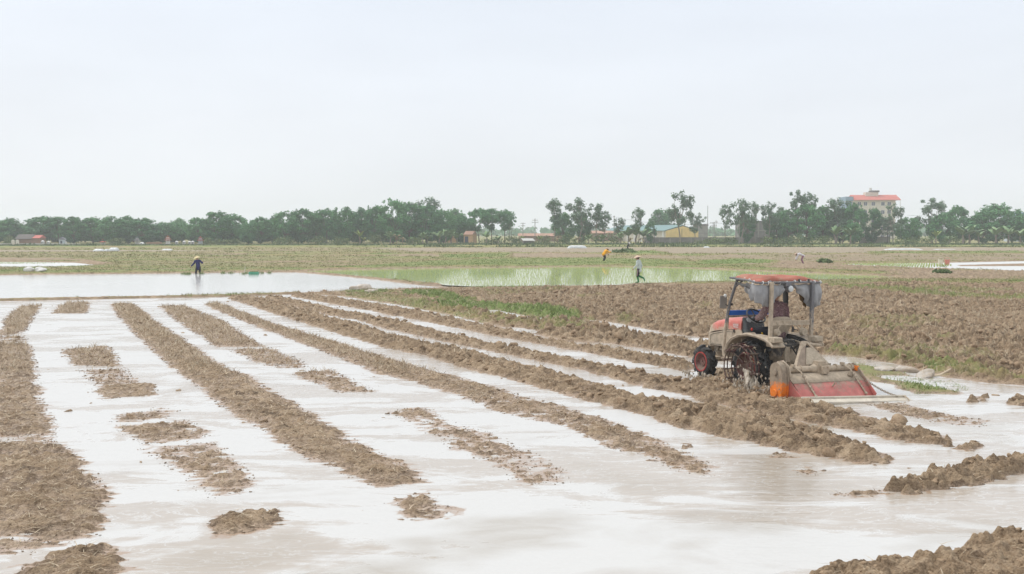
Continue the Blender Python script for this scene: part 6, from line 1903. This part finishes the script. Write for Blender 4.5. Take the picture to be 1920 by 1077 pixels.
# torn straw and weeds wound round the left rear wheel
rg_ = np.random.default_rng(9); mb = MB()
for i in range(26):
    an = rg_.uniform(-.1, 2.2); rr = rg_.uniform(.36, .52); x = rg_.uniform(-.95, -.60)
    p = Vector((x, -.03 - rr * math.sin(an - .8), .45 + rr * math.cos(an - .8))); d = Vector(rg_.normal(0, 1, 3)).normalized() * rg_.uniform(.05, .12); d.x *= .8
    mb.tube([p, p + d * .5 + Vector((0, 0, .02)), p + d], [.006, .009, .003], 4)
o = mb.build('torn_straw', STRAW_M, None, True); o.matrix_world = TRM
tag(o, 'torn straw and weeds wound round the left rear tractor wheel', 'straw', kind='stuff')
rg_ = np.random.default_rng(10); mb = MB()
for i in range(42):
    an = rg_.uniform(.2, 2.2); rr = rg_.uniform(.34, .50); x = rg_.uniform(-.74, -.46)
    p = Vector((x, -.03 - rr * math.sin(an - .4), .45 + rr * math.cos(an - .4))); d = Vector(rg_.normal(0, 1, 3)).normalized() * rg_.uniform(.08, .2)
    w_ = Vector(rg_.normal(0, 1, 3)).normalized() * rg_.uniform(.015, .05)
    mb.add([p - w_, p + w_, p + d * .6 + w_ * .8, p + d + w_ * .1, p + d * .5 - w_ * .9], [(0, 1, 2, 3, 4)])
o = mb.build('torn_film', simple('dark_film', (.10, .115, .12), (.035, .04, .042), 7, .3, .5), None); o.matrix_world = TRM
tag(o, 'torn dark plastic film caught on the left rear tractor wheel', 'plastic film', kind='stuff')
# ------------------------------------------------------------------ people
SKIN_M = simple('skin', (.42, .24, .16), (.36, .20, .13), 12.0, .55, .35)
def eval_mesh(o):
    dg = bpy.context.evaluated_depsgraph_get()
    me = bpy.data.meshes.new_from_object(o.evaluated_get(dg))
    return me
def skin_mesh(chains, root, sub=2):
    """chains of (point, radius): round-ended tapering limbs that overlap; a remesh then makes them one skin"""
    mb = MB(); n = 16
    for ch in chains:
        P = [Vector(p) for p, r in ch]; Q = [r if isinstance(r, tuple) else (r, r) for p, r in ch]
        # resample smoothly
        pts, rad = [], []
        for i in range(len(P) - 1):
            for k in range(4):
                t = k / 4; pts.append(P[i].lerp(P[i + 1], t)); rad.append((Q[i][0] * (1 - t) + Q[i + 1][0] * t, Q[i][1] * (1 - t) + Q[i + 1][1] * t))
        pts.append(P[-1]); rad.append(Q[-1])
        d0, d1 = (pts[0] - pts[1]).normalized(), (pts[-1] - pts[-2]).normalized()
        cap0 = [(pts[0] + d0 * (rad[0][1] * math.sin(a)), (rad[0][0] * math.cos(a), rad[0][1] * math.cos(a))) for a in (1.45, 1.1, .75, .4)]
        cap1 = [(pts[-1] + d1 * (rad[-1][1] * math.sin(a)), (rad[-1][0] * math.cos(a), rad[-1][1] * math.cos(a))) for a in (.4, .75, 1.1, 1.45)]
        seq = cap0 + list(zip(pts, rad)) + cap1
        vs = []; m = len(seq)
        for i, (p, (rx, ry)) in enumerate(seq):
            t = (seq[min(i + 1, m - 1)][0] - seq[max(i - 1, 0)][0])
            t = t.normalized() if t.length > 1e-7 else Vector((0, 0, 1))
            u = Vector((1, 0, 0)); u = u - t * u.dot(t)
            u = u.normalized() if u.length > .2 else (Vector((0, 1, 0)) - t * t.y).normalized()
            w = t.cross(u)
            for k in range(n):
                an = 6.28318 * k / n
                vs.append(p + u * (rx * math.cos(an)) + w * (ry * math.sin(an)))
        fs = [(i * n + k, i * n + (k + 1) % n, (i + 1) * n + (k + 1) % n, (i + 1) * n + k) for i in range(m - 1) for k in range(n)]
        fs += [tuple(range(n - 1, -1, -1)), tuple((m - 1) * n + k for k in range(n))]
        mb.add(vs, fs)
    return mb.mesh('tmp', None, False, True)
def join_remesh(meshes, voxel, name, mat):
    bm = bmesh.new()
    for me in meshes: bm.from_mesh(me); bpy.data.meshes.remove(me)
    bmesh.ops.recalc_face_normals(bm, faces=bm.faces)
    me = bpy.data.meshes.new('tmp'); bm.to_mesh(me); bm.free()
    o = bpy.data.objects.new('tmp', me); COL.objects.link(o)
    m = o.modifiers.new('r', 'REMESH'); m.mode = 'VOXEL'; m.voxel_size = voxel; m.use_smooth_shade = True
    s = o.modifiers.new('sm', 'SMOOTH'); s.factor = .5; s.iterations = 4
    out = eval_mesh(o); out.name = name; out.materials.clear(); out.materials.append(mat)
    bpy.data.objects.remove(o); bpy.data.meshes.remove(me)
    return out
def head_mesh(c, fwd, up, r=.105):
    """skull with brow, nose, mouth, chin and ears; fwd is where the face looks"""
    f = Vector(fwd).normalized(); u = Vector(up); u = (u - f * u.dot(f)).normalized(); s = f.cross(u)
    bm = bmesh.new(); bmesh.ops.create_uvsphere(bm, u_segments=28, v_segments=20, radius=1)
    for v in bm.verts:
        x, y, z = v.co                                    # y forward, z up here
        yy = y
        k = 1.0
        if z < -.2: k -= .28 * (-z - .2)
        px, py, pz = x * .74 * k, y * .92 * (1 - .10 * max(0, -z)), z * 1.16
        if yy > .3:
            g = lambda a, b, w: math.exp(-((x - a) ** 2 + (z - b) ** 2) / w)
            py += .20 * g(0, -.12, .018) + .10 * g(0, .02, .012)                 # nose
            py -= .10 * (g(-.33, .08, .025) + g(.33, .08, .025))                 # eye sockets
            py += .05 * g(0, .28, .08)                                            # brow
            py += .055 * g(0, -.44, .02) - .04 * g(0, -.52, .004)                # lips
            py += .08 * g(0, -.78, .03)                                           # chin
        v.co = Vector((px, py, pz))
    for sx in (-1, 1):                                    # ears
        q = bmesh.ops.create_uvsphere(bm, u_segments=10, v_segments=8, radius=1)
        for v in q['verts']: v.co = Vector((sx * .74 + v.co.x * .08, -.05 + v.co.y * .16, .0 + v.co.z * .26))
    M = Matrix((s, f, u)).transposed()
    for v in bm.verts: v.co = Vector(c) + M @ (v.co * r)
    me = bpy.data.meshes.new('tmp'); bm.to_mesh(me); bm.free()
    return me, M
def hand_chains(w, d, palm_n, side, curl=.5, s=1.0):
    """wrist w, direction d of the hand, palm normal; five bent fingers"""
    d = Vector(d).normalized(); n = Vector(palm_n); n = (n - d * n.dot(d)).normalized(); a = d.cross(n) * side
    w = Vector(w); out = []
    palm = w + d * .055 * s
    out.append([(tuple(w), (.024 * s, .019 * s)), (tuple(palm), (.034 * s, .018 * s)), (tuple(w + d * .085 * s), (.036 * s, .016 * s))])
    for k, (off, L) in enumerate(((.027, .072), (.009, .082), (-.009, .076), (-.026, .06))):
        p = w + d * .080 * s + a * off * s; ang = 0; ch = [(tuple(p), .0095 * s)]
        for seg, fr in ((0, .42), (1, .32), (2, .26)):
            ang += curl * (.45 + .1 * k); dirv = d * math.cos(ang) + n * math.sin(ang)
            p = p + dirv * L * fr * s; ch.append((tuple(p), (.009 - .001 * seg) * s))
        out.append(ch)
    p = w + d * .03 * s + a * .026 * s
    t = (d * .6 + a * .8 + n * .25).normalized()
    out.append([(tuple(p), .012 * s), (tuple(p + t * .035 * s), .0105 * s), (tuple(p + (t + d * .4 + n * .4 * curl).normalized() * .062 * s), .009 * s)])
    return out

def person(label, loc, rz, J, outfit, group=None, voxel=.009, s=1.0, hat=None, hair=None, hands=('L', 'R'), boots=None, curl=(.5, .5), matrix=None):
    """J: joints pelvis, chest, neck, head, and per side sh, el, wr, hip, kn, an, toe"""
    root = empty('person', loc, rz, label, 'person', group)
    if matrix is not None: root.matrix_world = matrix
    V_ = {k: Vector(v) for k, v in J.items()}
    spine = [(J['pelvis'], (.115 * s, .09 * s)), (tuple(V_['pelvis'].lerp(V_['chest'], .5)), (.105 * s, .08 * s)), (J['chest'], (.125 * s, .085 * s)), (tuple(V_['chest'].lerp(V_['neck'], .75)), (.075 * s, .065 * s)), (J['neck'], .05 * s), (tuple(V_['neck'].lerp(V_['head'], .6)), .048 * s)]
    body = [spine]; hm = []
    for sd in 'LR':
        sg = -1 if sd == 'L' else 1
        sh, el, wr = J['sh' + sd], J['el' + sd], J['wr' + sd]
        body.append([(tuple(V_['chest'].lerp(V_['neck'], .75)), (.075 * s, .065 * s)), (sh, .055 * s), (tuple(V_['sh' + sd].lerp(V_['el' + sd], .4)), .046 * s), (el, .037 * s), (tuple(V_['el' + sd].lerp(V_['wr' + sd], .35)), .038 * s), (wr, .025 * s)])
        hip, kn, an, toe = J['hip' + sd], J['kn' + sd], J['an' + sd], J['toe' + sd]
        body.append([(J['pelvis'], (.115 * s, .09 * s)), (hip, .085 * s), (tuple(V_['hip' + sd].lerp(V_['kn' + sd], .5)), .073 * s), (kn, .052 * s), (tuple(V_['kn' + sd].lerp(V_['an' + sd], .35)), .052 * s), (an, .034 * s)])
        body.append([(an, .034 * s), (tuple(V_['an' + sd].lerp(V_['toe' + sd], .55)), (.040 * s, .028 * s)), (toe, (.034 * s, .02 * s))])
        d = (V_['wr' + sd] - V_['el' + sd]).normalized()
        pn_ = Vector((-sg, 0, 0)) if abs(d.x) < .8 else Vector((0, 0, -1))
        for ch in hand_chains(wr, d, pn_, -sg, curl[0 if sd == 'L' else 1], s * .95): hm.append((ch, wr))
    hmesh, HM = head_mesh(J['head'], J['face'], J.get('headup', (0, 0, 1)), .108 * s)
    meshes = [skin_mesh(body, J['pelvis']), hmesh]
    for ch, wr in hm: meshes.append(skin_mesh([ch], ch[0][0], 1))
    b = np_obj('body', join_remesh(meshes, voxel, 'body', SKIN_M), root)
    # eyes
    for sx in (-1, 1):
        p = V_['head'] + HM @ (Vector((sx * .30, .80, .10)) * .108 * s)
        MB().ell(tuple(p), (.012 * s, .012 * s, .009 * s), 8, 6).build('eye', P_BLACK, root, True)
    mo = V_['head'] + HM @ (Vector((0, .90, -.50)) * .108 * s)
    MB().ell(tuple(mo), (.022 * s, .010 * s, .006 * s), 8, 6, HM).build('mouth', simple('lips', (.30, .11, .09), None, 5, .5), root, True)
    # jacket: torso and sleeves, a little over the body
    jm, tm_, slv = outfit['top'], outfit['legs'], outfit.get('sleeve', .93)
    lo = outfit.get('hem', .0)
    hem = tuple(V_['pelvis'] + (V_['pelvis'] - V_['chest']).normalized() * lo)
    k = outfit.get('loose', 1.0)
    top = [[(hem, (.160 * s * k, .125 * s * k)), (J['pelvis'], (.148 * s * k, .118 * s * k)), (tuple(V_['pelvis'].lerp(V_['chest'], .5)), (.140 * s * k, .112 * s * k)), (J['chest'], (.152 * s * k, .112 * s * k)), (tuple(V_['chest'].lerp(V_['neck'], .75)), (.095 * s, .085 * s)), (tuple(V_['chest'].lerp(V_['neck'], .98)), (.062 * s, .062 * s))]]
    for sd in 'LR':
        cuff = V_['el' + sd].lerp(V_['wr' + sd], slv)
        top.append([(tuple(V_['chest'].lerp(V_['neck'], .75)), (.095 * s, .085 * s)), (J['sh' + sd], .075 * s * k), (tuple(V_['sh' + sd].lerp(V_['el' + sd], .5)), .066 * s * k), (J['el' + sd], .058 * s * k), (tuple(V_['el' + sd].lerp(V_['wr' + sd], .5)), .054 * s * k), (tuple(cuff), .043 * s * k)])
    jk = skin_mesh(top, J['chest'])
    jo = np_obj('jacket', join_remesh([jk], voxel * 1.3, 'jacket', jm), root)
    tx = bpy.data.textures.new('cloth_folds', 'CLOUDS'); tx.noise_scale = .09
    dm = jo.modifiers.new('folds', 'DISPLACE'); dm.texture = tx; dm.strength = .035 * s; dm.mid_level = .5
    lg = []
    lcut = outfit.get('cut', .9)
    for sd in 'LR':
        c_ = V_['kn' + sd].lerp(V_['an' + sd], lcut)
        lg.append([(J['pelvis'], (.132 * s, .105 * s)), (J['hip' + sd], .100 * s), (tuple(V_['hip' + sd].lerp(V_['kn' + sd], .5)), .088 * s), (J['kn' + sd], .070 * s), (tuple(V_['kn' + sd].lerp(c_, .5)), .066 * s), (tuple(c_), .056 * s)])
    np_obj('trousers', join_remesh([skin_mesh(lg, J['pelvis'])], voxel * 1.3, 'trousers', tm_), root)
    if 'stripe' in outfit:
        for sd, sg in (('L', -1), ('R', 1)):
            out_ = Vector((sg, .1, 0)).normalized()
            p0, p1, p2 = V_['hip' + sd] + out_ * .098 * s, V_['hip' + sd].lerp(V_['kn' + sd], .5) + out_ * .086 * s, V_['kn' + sd] + out_ * .068 * s
            MB().tube([tuple(p0), tuple(p1), tuple(p2)], .014 * s, 6).build('stripe', outfit['stripe'], root, True)
    if boots is not None:
        for sd in 'LR':
            t0 = V_['an' + sd].lerp(V_['kn' + sd], .78)
            bt = [[(tuple(t0), .068 * s), (tuple(V_['an' + sd].lerp(V_['kn' + sd], .35)), .060 * s), (J['an' + sd], .050 * s), (tuple(V_['an' + sd].lerp(V_['toe' + sd], .55)), (.052 * s, .042 * s)), (J['toe' + sd], (.046 * s, .032 * s))]]
            np_obj('boot', join_remesh([skin_mesh(bt, J['an' + sd])], voxel, 'boot', boots), root)
    hu = (HM @ Vector((0, 0, 1)))
    if hair is not None:
        c = V_['head'] + HM @ (Vector((0, -.12, .30)) * .108 * s)
        MB().ell(tuple(c), (.094 * s, .112 * s, .105 * s), 14, 10, HM).build('hair', hair, root, True)
    if hat:
        kind, hm_, hr = hat
        base = V_['head'] + HM @ (Vector((0, -.02, .42)) * .108 * s)
        rot = HM
        h_ = MB(); prof = ([(-.005, hr), (.012, hr * 1.0), (hr * .58, .012), (hr * .60, .002)] if kind == 'cone' else [(-.01, hr), (.01, hr), (.015, .115 * s), (.08 * s, .108 * s), (.115 * s, .07 * s), (.125 * s, .004)])
        vs = []; n = 32
        prof2 = prof + ([(hr * .54, .002), (hr * .52, .012)] if kind == 'cone' else [(.10 * s, .004), (.09 * s, .06 * s), (.06 * s, .098 * s), (.012, .105 * s)])
        for a, r_ in prof2:
            for q in range(n):
                an = 6.28318 * q / n; vs.append(tuple(base + rot @ Vector((r_ * math.cos(an), r_ * math.sin(an), a))))
        m_ = len(prof2); fs = [(i * n + q, i * n + (q + 1) % n, ((i + 1) % m_) * n + (q + 1) % n, ((i + 1) % m_) * n + q) for i in range(m_) for q in range(n)]
        h_.add(vs, fs); h_.build('conical_hat' if kind == 'cone' else 'cap', hm_, root, True)
    return root

STRAWHAT = simple('palm_leaf_hat', (.66, .55, .32), (.58, .47, .26), 30.0, .8, .2)
STRAWHAT2 = simple('faded_palm_hat', (.60, .44, .34), (.52, .38, .29), 30.0, .8, .2)
C_MINT = simple('pale_mint_cloth', (.56, .63, .60), (.47, .54, .52), 9, .9, .1)
C_NAVY = simple('navy_cloth', (.035, .038, .13), (.025, .027, .09), 9, .9, .1)
C_DARK = simple('dark_cloth', (.028, .028, .035), (.018, .018, .022), 9, .9, .1)
C_PINK = simple('pink_stripe', (.65, .45, .48), None, 9, .8)
C_GREEN = simple('green_rubber', (.02, .20, .055), (.015, .15, .04), 9, .4, .4)
C_ORANGE = simple('orange_cloth', (.85, .42, .03), (.75, .33, .02), 9, .85, .1)
C_WHITE = simple('white_cloth', (.66, .65, .66), (.56, .54, .57), 9, .9, .1)
C_PLUM = simple('plum_cloth', (.30, .15, .20), (.22, .11, .15), 9, .9, .1)
HAIR_M = simple('black_hair', (.015, .013, .012), None, 20, .6)
def maroon():
    t = NT('maroon_print'); v = t.coord()
    f = t.noise(v, 38, 4, .7, .8); g = t.noise(v, 6, 3)
    col = t.ramp(f, [(.40, (.105, .050, .062)), (.52, (.19, .105, .115)), (.62, (.36, .25, .25))])
    return t.set(t.mix(t.mr(g, .4, .65, 0, .45), col, (.26, .20, .165)), .9, .1)
C_MAROON = maroon()

FARM = 'farm workers in the fields'
# walking along the bund, turned to the left of the photo; his frame: y = walking direction
J = dict(pelvis=(0, 0, .86), chest=(0, .03, 1.20), neck=(0, .05, 1.38), head=(0, .09, 1.50), face=(.12, 1, -.25), headup=(0, .25, 1),
         shL=(-.17, .05, 1.33), elL=(-.25, .09, 1.06), wrL=(-.24, .27, .88), shR=(.17, .02, 1.33), elR=(.24, -.08, 1.06), wrR=(.24, -.02, .81),
         hipL=(-.09, .01, .84), knL=(-.10, .07, .45), anL=(-.10, .0, .08), toeL=(-.11, .16, .04),
         hipR=(.09, 0, .84), knR=(.10, .10, .46), anR=(.11, -.27, .30), toeR=(.11, -.33, .14))
x, y = at(1198, 533.5); zz = float(terrain([x], [y])[0][0])
person('walking worker in a pale mint shirt, green boots and straw hat by the rice paddy', (x, y, max(zz, .03)), R(68), J, dict(top=C_MINT, legs=C_DARK, hem=.10, loose=1.08, stripe=C_PINK, cut=.4), FARM, hat=('cone', STRAWHAT2, .255), boots=C_GREEN, hair=HAIR_M)
# wading in the flooded paddy, facing the camera
J = dict(pelvis=(0, 0, .84), chest=(.02, .03, 1.17), neck=(.03, .05, 1.35), head=(.05, .09, 1.47), face=(-.2, 1, -.1), headup=(.25, .1, 1),
         shL=(-.15, .05, 1.30), elL=(-.33, .10, 1.12), wrL=(-.42, .25, 1.22), shR=(.19, .04, 1.29), elR=(.34, .06, 1.06), wrR=(.50, .12, .88),
         hipL=(-.09, 0, .82), knL=(-.12, .05, .43), anL=(-.13, -.02, .05), toeL=(-.14, .13, .02), hipR=(.09, 0, .82), knR=(.15, .10, .44), anR=(.16, .02, .05), toeR=(.17, .17, .02))
x, y = at(372, 514)
person('wading worker in a navy jacket and cream straw hat in the flooded paddy', (x, y, -.30), R(180), J, dict(top=C_NAVY, legs=C_DARK, hem=.12, loose=1.06), FARM, hat=('cone', STRAWHAT, .25), hair=HAIR_M)
pr = bpy.context.scene.objects[-1] if False else None
# stooping figures
def stoop(face, reach=.35, drop=.45):
    return dict(pelvis=(0, -.12, .80), chest=(0, .22, .98), neck=(0, .40, .96), head=(0, .52, .92), face=(0, .55, -.85), headup=(0, .9, .5),
                shL=(-.17, .33, .96), elL=(-.20, .42, .68), wrL=(-.14, .52, .42), shR=(.17, .33, .96), elR=(.20, .45, .70), wrR=(.13, .56, .46),
                hipL=(-.10, -.12, .79), knL=(-.13, .04, .42), anL=(-.14, -.12, .06), toeL=(-.15, .05, .03), hipR=(.10, -.12, .79), knR=(.14, -.02, .42), anR=(.15, -.20, .06), toeR=(.16, -.03, .03))
x, y = at(1134, 491)
J = stoop(0); J.update(chest=(0, .10, 1.08), neck=(0, .24, 1.20), head=(0, .34, 1.25), face=(0, .8, -.6), headup=(0, .6, .8), shL=(-.18, .17, 1.16), shR=(.18, .17, 1.16), elL=(-.24, .30, .92), wrL=(-.16, .50, .82), elR=(.24, .34, .96), wrR=(.22, .56, 1.02))
person('stooping worker in a bright orange-yellow shirt in the green field', (x, y, .02), R(-60), J, dict(top=C_ORANGE, legs=C_DARK, hem=.06, loose=1.35), FARM, voxel=.012, s=.98, hat=('cap', STRAWHAT2, .17), hair=HAIR_M)
x, y = at(1503, 496.5)
person('stooping worker in a white shirt and plum trousers behind the tractor roof', (x, y, .05), R(80), stoop(0), dict(top=C_WHITE, legs=C_PLUM, hem=.04, loose=1.1), FARM, voxel=.012, hat=('cap', STRAWHAT2, .2), hair=HAIR_M)
x, y = at(1177, 470.3)
J = stoop(0); J.update(pelvis=(0, -.05, .72), chest=(0, .10, .98), neck=(0, .18, 1.10), head=(0, .25, 1.18), face=(0, .9, -.5), headup=(0, .5, .9), shL=(-.17, .14, 1.06), shR=(.17, .14, 1.06), elL=(-.22, .2, .82), elR=(.22, .2, .82), wrL=(-.16, .36, .68), wrR=(.16, .36, .68), hipL=(-.1, -.05, .71), hipR=(.1, -.05, .71))
person('far worker in dark clothes and a white hat before the weeds', (x, y, .0), R(-110), J, dict(top=C_DARK, legs=C_DARK, hem=.05), FARM, voxel=.014, hat=('cone', C_WHITE, .22), hair=HAIR_M)
# driver, seated, seen from behind
J = dict(pelvis=(0, .0, 1.13), chest=(-.01, .04, 1.50), neck=(-.01, .06, 1.71), head=(0, .10, 1.86), face=(-.05, 1, -.15),
         shL=(-.21, .06, 1.65), elL=(-.34, .15, 1.39), wrL=(-.19, .42, 1.36), shR=(.20, .06, 1.63), elR=(.31, .10, 1.36), wrR=(.15, .44, 1.40),
         hipL=(-.10, .03, 1.12), knL=(-.19, .42, 1.10), anL=(-.24, .46, .66), toeL=(-.25, .60, .59), hipR=(.10, .03, 1.12), knR=(.19, .42, 1.10), anR=(.24, .46, .66), toeR=(.25, .60, .59))
person('tractor driver in a patterned maroon shirt seen from behind under the canopy', (0, 0, 0), 0, J, dict(top=C_MAROON, legs=C_DARK, hem=.06, loose=1.2, cut=.9), None, voxel=.008, hat=('cap', simple('brown_cap', (.13, .10, .075), None, 9, .9), .12), hair=HAIR_M, boots=simple('dark_rubber', (.03, .03, .03), None, 9, .5), curl=(.9, .9), matrix=TRM @ Matrix.Translation((.03, -.07, .03)))
# ------------------------------------------------------------------ small things in the fields
def zof(x, y): return float(terrain([x], [y])[0][0])
SACK_M = simple('white_sack', (.76, .75, .72), (.64, .62, .58), 5.0, .8, .2, .4, 25.0)
SACK_MUD = muddy('muddy_sack', (.54, .50, .45), .52, 4.0, .8, None, None, (.36, .30, .235))
FILM_M = simple('white_film', (.64, .66, .66), (.52, .54, .54), 2.0, .4, .4)
def sack(px, py, dims, rz, lab, mat, seed, cat='sack', name='sack', group=None, lobes=1):
    rg_ = np.random.default_rng(seed); x, y = at(px, py)
    mb = MB()
    v, f = ico(4)
    for l_ in range(lobes):
        w = lumpy(v, rg_, .20)
        w = w * np.array(dims) / (1 if lobes == 1 else 1.5)
        w[:, 0] += (l_ - (lobes - 1) / 2) * dims[0] * 1.1; w[:, 2] = np.where(w[:, 2] < -.25 * dims[2], -.25 * dims[2], w[:, 2]) + .25 * dims[2]
        k = rg_.normal(0, 1, 3) * 9
        w[:, 2] += .06 * dims[2] * np.sin(w @ k)
        mb.add([tuple(p) for p in w], [tuple(q) for q in f])
    o = mb.build(name, mat, None, True, recalc=False); o.location = (x, y, max(zof(x, y) - .03, -.02)); o.rotation_euler.z = rz
    return tag(o, lab, cat, group)
sack(65, 513.5, (.72, .4, .38), R(8), 'white bulging sacks lying on the grassy bund at the left', SACK_M, 1, lobes=2)
sack(676, 546, (.52, .34, .27), R(-10), 'pale muddy sack with straw on the tip of the bund', SACK_MUD, 2)
sack(698, 551, (.42, .30, .24), R(30), 'smaller pale muddy sack beside the larger one on the bund tip', SACK_MUD, 3)
sack(1664, 698, (.26, .18, .13), R(10), 'crumpled white sack in the puddle behind the tractor', SACK_MUD, 4)
sack(1693, 697, (.27, .11, .12), R(-35), 'long muddy white sack, right of the crumpled one', SACK_MUD, 5)
sack(1735, 707, (.25, .17, .14), R(5), 'muddy beige bag on the grassy verge right of the tractor', SACK_MUD, 6)
st_ = at(1745, 706.5); en_ = at(1782, 703)
tag(MB().tube([(st_[0], st_[1], zof(*st_) + .06), ((st_[0] + en_[0]) / 2, (st_[1] + en_[1]) / 2, zof(*st_) + .09), (en_[0], en_[1], zof(*en_) + .08)], [.03, .035, .02], 7).build('driftwood', STRAW_M, None, True), 'pale bent stick lying beside the beige bag', 'stick')
# plastic covered seed beds: low hoop tunnels
def tunnel(p0, p1, py, h, lab, D=None, mat=FILM_M, w=1.2):
    x0, y0 = at(p0, py); x1, y1 = at(p1, py)
    n = 14; g = []
    for i in range(n + 1):
        t_ = i / n; e_ = min(1, t_ * 6, (1 - t_) * 6) ** .5 if 0 < t_ < 1 else .05
        row = []
        for j in range(11):
            a = math.pi * j / 10
            row.append((x0 + (x1 - x0) * t_ , y0 + math.cos(a) * w / 2 + .03 * math.sin(5 * i), h * e_ * math.sin(a) * (1 + .05 * math.sin(i * 2.1)) + .02))
        g.append(row)
    return tag(MB().sheet(g).build('seedbed_cover', mat, None, True, solid=.01), lab, 'seedbed cover', 'white plastic seedbed covers')
tunnel(176, 196, 472.3, .42, 'white plastic seedbed cover, left of the three below the red shrine')
tunnel(197, 204, 472.3, .40, 'small white seedbed cover, middle of the three below the red shrine')
tunnel(205, 223, 472.3, .62, 'tall white seedbed cover, right of the three below the red shrine')
tunnel(304, 323, 470.6, .30, 'low white seedbed cover below the tallest pagoda tomb')
tunnel(1063, 1101, 467, .62, 'long white seedbed cover below the middle group of trees')
tunnel(1319, 1330, 465.8, .32, 'short white seedbed cover below the concrete tank')
tunnel(1655, 1732, 470, .32, 'very long low white plastic seedbed cover below the apartment block')
tunnel(1748, 1795, 469.2, .16, 'flat pale seedbed cover right of the very long one')
tunnel(1430, 1478, 460.2, .22, 'flat white seedbed cover before the end of the grey wall')
tunnel(1880, 1935, 457.5, .2, 'flat white seedbed cover at the right edge by the last banana')
# buckets
def bucket(px, py, D, c, lab, r=.24, h=.52):
    x, y = at(px, py); o = empty('bucket', (x, y, max(zof(x, y), 0)), 0, lab, 'bucket')
    m = simple('bucket_' + ('white' if c[1] > .5 else 'red'), c, tuple(q * .85 for q in c), 6, .5)
    MB().lathe([(0, .01), (0, r * .78), (h, r), (h, r * .93), (.04, r * .72), (.04, .01)], (0, 0, 0), 'z', 20).build('shell', m, o, True)
    MB().tube([(r * math.cos(a), 0, h + .22 * math.sin(a)) for a in np.linspace(0, math.pi, 12)], .012, 5).build('handle', m, o, True)
bucket(1763.5, 497.5, 94, (.66, .60, .46), 'cream bucket on the bar of mud between the far pools')
bucket(1776, 497.5, 94, (.62, .24, .18), 'red bucket beside the cream one between the far pools')
# seedling tray, stick and floating seedlings
x, y = at(476, 515)
o = empty('seedling_tray', (x, y, .0), R(4), 'green plastic tray of seedlings floating in the flooded paddy', 'tray')
gt = simple('green_tray', (.10, .36, .22), (.07, .28, .17), 4, .5)
MB().box((0, 0, .02), (.64, .44, .04)).box((0, -.23, .10), (.68, .03, .20)).box((0, .23, .10), (.68, .03, .20)).box((-.33, 0, .10), (.03, .43, .20)).box((.33, 0, .10), (.03, .43, .20)).build('tray', gt, o, bevel=.008)
rg_ = np.random.default_rng(21)
v_, f_ = blades(rg_.uniform(-.3, .3, 160), rg_.uniform(-.2, .2, 160), np.full(160, .05), rg_.uniform(.15, .26, 160), np.full(160, .02), rg_.uniform(.02, .08, 160), rg_)
np_obj('seedlings', np_mesh('seedlings', v_, f_, GRASS_M), o)
x, y = at(459, 513.2)
tag(MB().tube([(x, y, -.1), (x + .01, y, .25), (x + .03, y, .52)], [.03, .028, .02], 7).build('marker_stake', simple('pale_stake', (.66, .62, .5), None, 6, .7), None, True), 'short pale stake standing in the paddy near the green tray', 'stake')
def bundle(px, py, lab, seed, n=60, r=.14, group='seedling bundles dropped in the paddy'):
    rg_ = np.random.default_rng(seed); x, y = at(px, py)
    v_, f_ = blades(rg_.normal(0, r, n), rg_.normal(0, r, n), np.full(n, .0), rg_.uniform(.08, .22, n), np.full(n, .03), rg_.uniform(.05, .2, n), rg_)
    o = np_obj('seedling_bundle', np_mesh('seedling_bundle', v_, f_, GRASS_M)); o.location = (x, y, 0)
    tag(o, lab, 'seedlings', group)
for i, (px, py, lab) in enumerate(((343, 514.6, 'seedling bundle, first from the left in the paddy'), (350, 515.2, 'seedling bundle just left of the wading worker, nearer of three'), (355, 514.8, 'seedling bundle, closest on the left of the wading worker'),
                                  (377, 514.2, 'seedling bundle right at the wading worker\'s side'), (418, 513.2, 'tiny seedling bundle midway between the wading worker and the stake'), (432, 513.2, 'tiny seedling bundle a little left of the stake'),
                                  (456, 514.6, 'seedling bundle at the foot of the pale stake'), (463, 513.4, 'seedling bundle between the stake and the green tray'), (490, 513.3, 'seedling bundle, first right of the green tray'), (505, 512.8, 'seedling bundle, second right of the green tray'))):
    bundle(px, py, lab, 60 + i, 40, .10)
for i, (px, py, lab) in enumerate(((1560, 498, 'dark seedling tuft, first of four along the far rice'), (1613, 499.5, 'dark seedling tuft, second of four along the far rice'), (1669, 502.2, 'dark seedling tuft, third of four along the far rice'), (1769, 500.5, 'dark seedling tuft below the two buckets'))):
    bundle(px, py, lab, 80 + i, 60, .16, 'seedling tufts along the far rice')
# ------------------------------------------------------------------ haze
t_ = bpy.data.materials.new('haze'); t_.use_nodes = True
nn = t_.node_tree.nodes; nn.clear()
ho = nn.new('ShaderNodeOutputMaterial'); hv = nn.new('ShaderNodeVolumePrincipled')
hv.inputs['Color'].default_value = (.93, .97, 1.0, 1)
hv.inputs['Density'].default_value = .00064
hv.inputs['Anisotropy'].default_value = .2
t_.node_tree.links.new(hv.outputs[0], ho.inputs['Volume'])
hz = MB().box((0, 700, 12.5), (5200, 1600, 29.0)).build('haze', t_)
tag(hz, kind='stuff', label='thin pale haze over the fields', cat='haze')
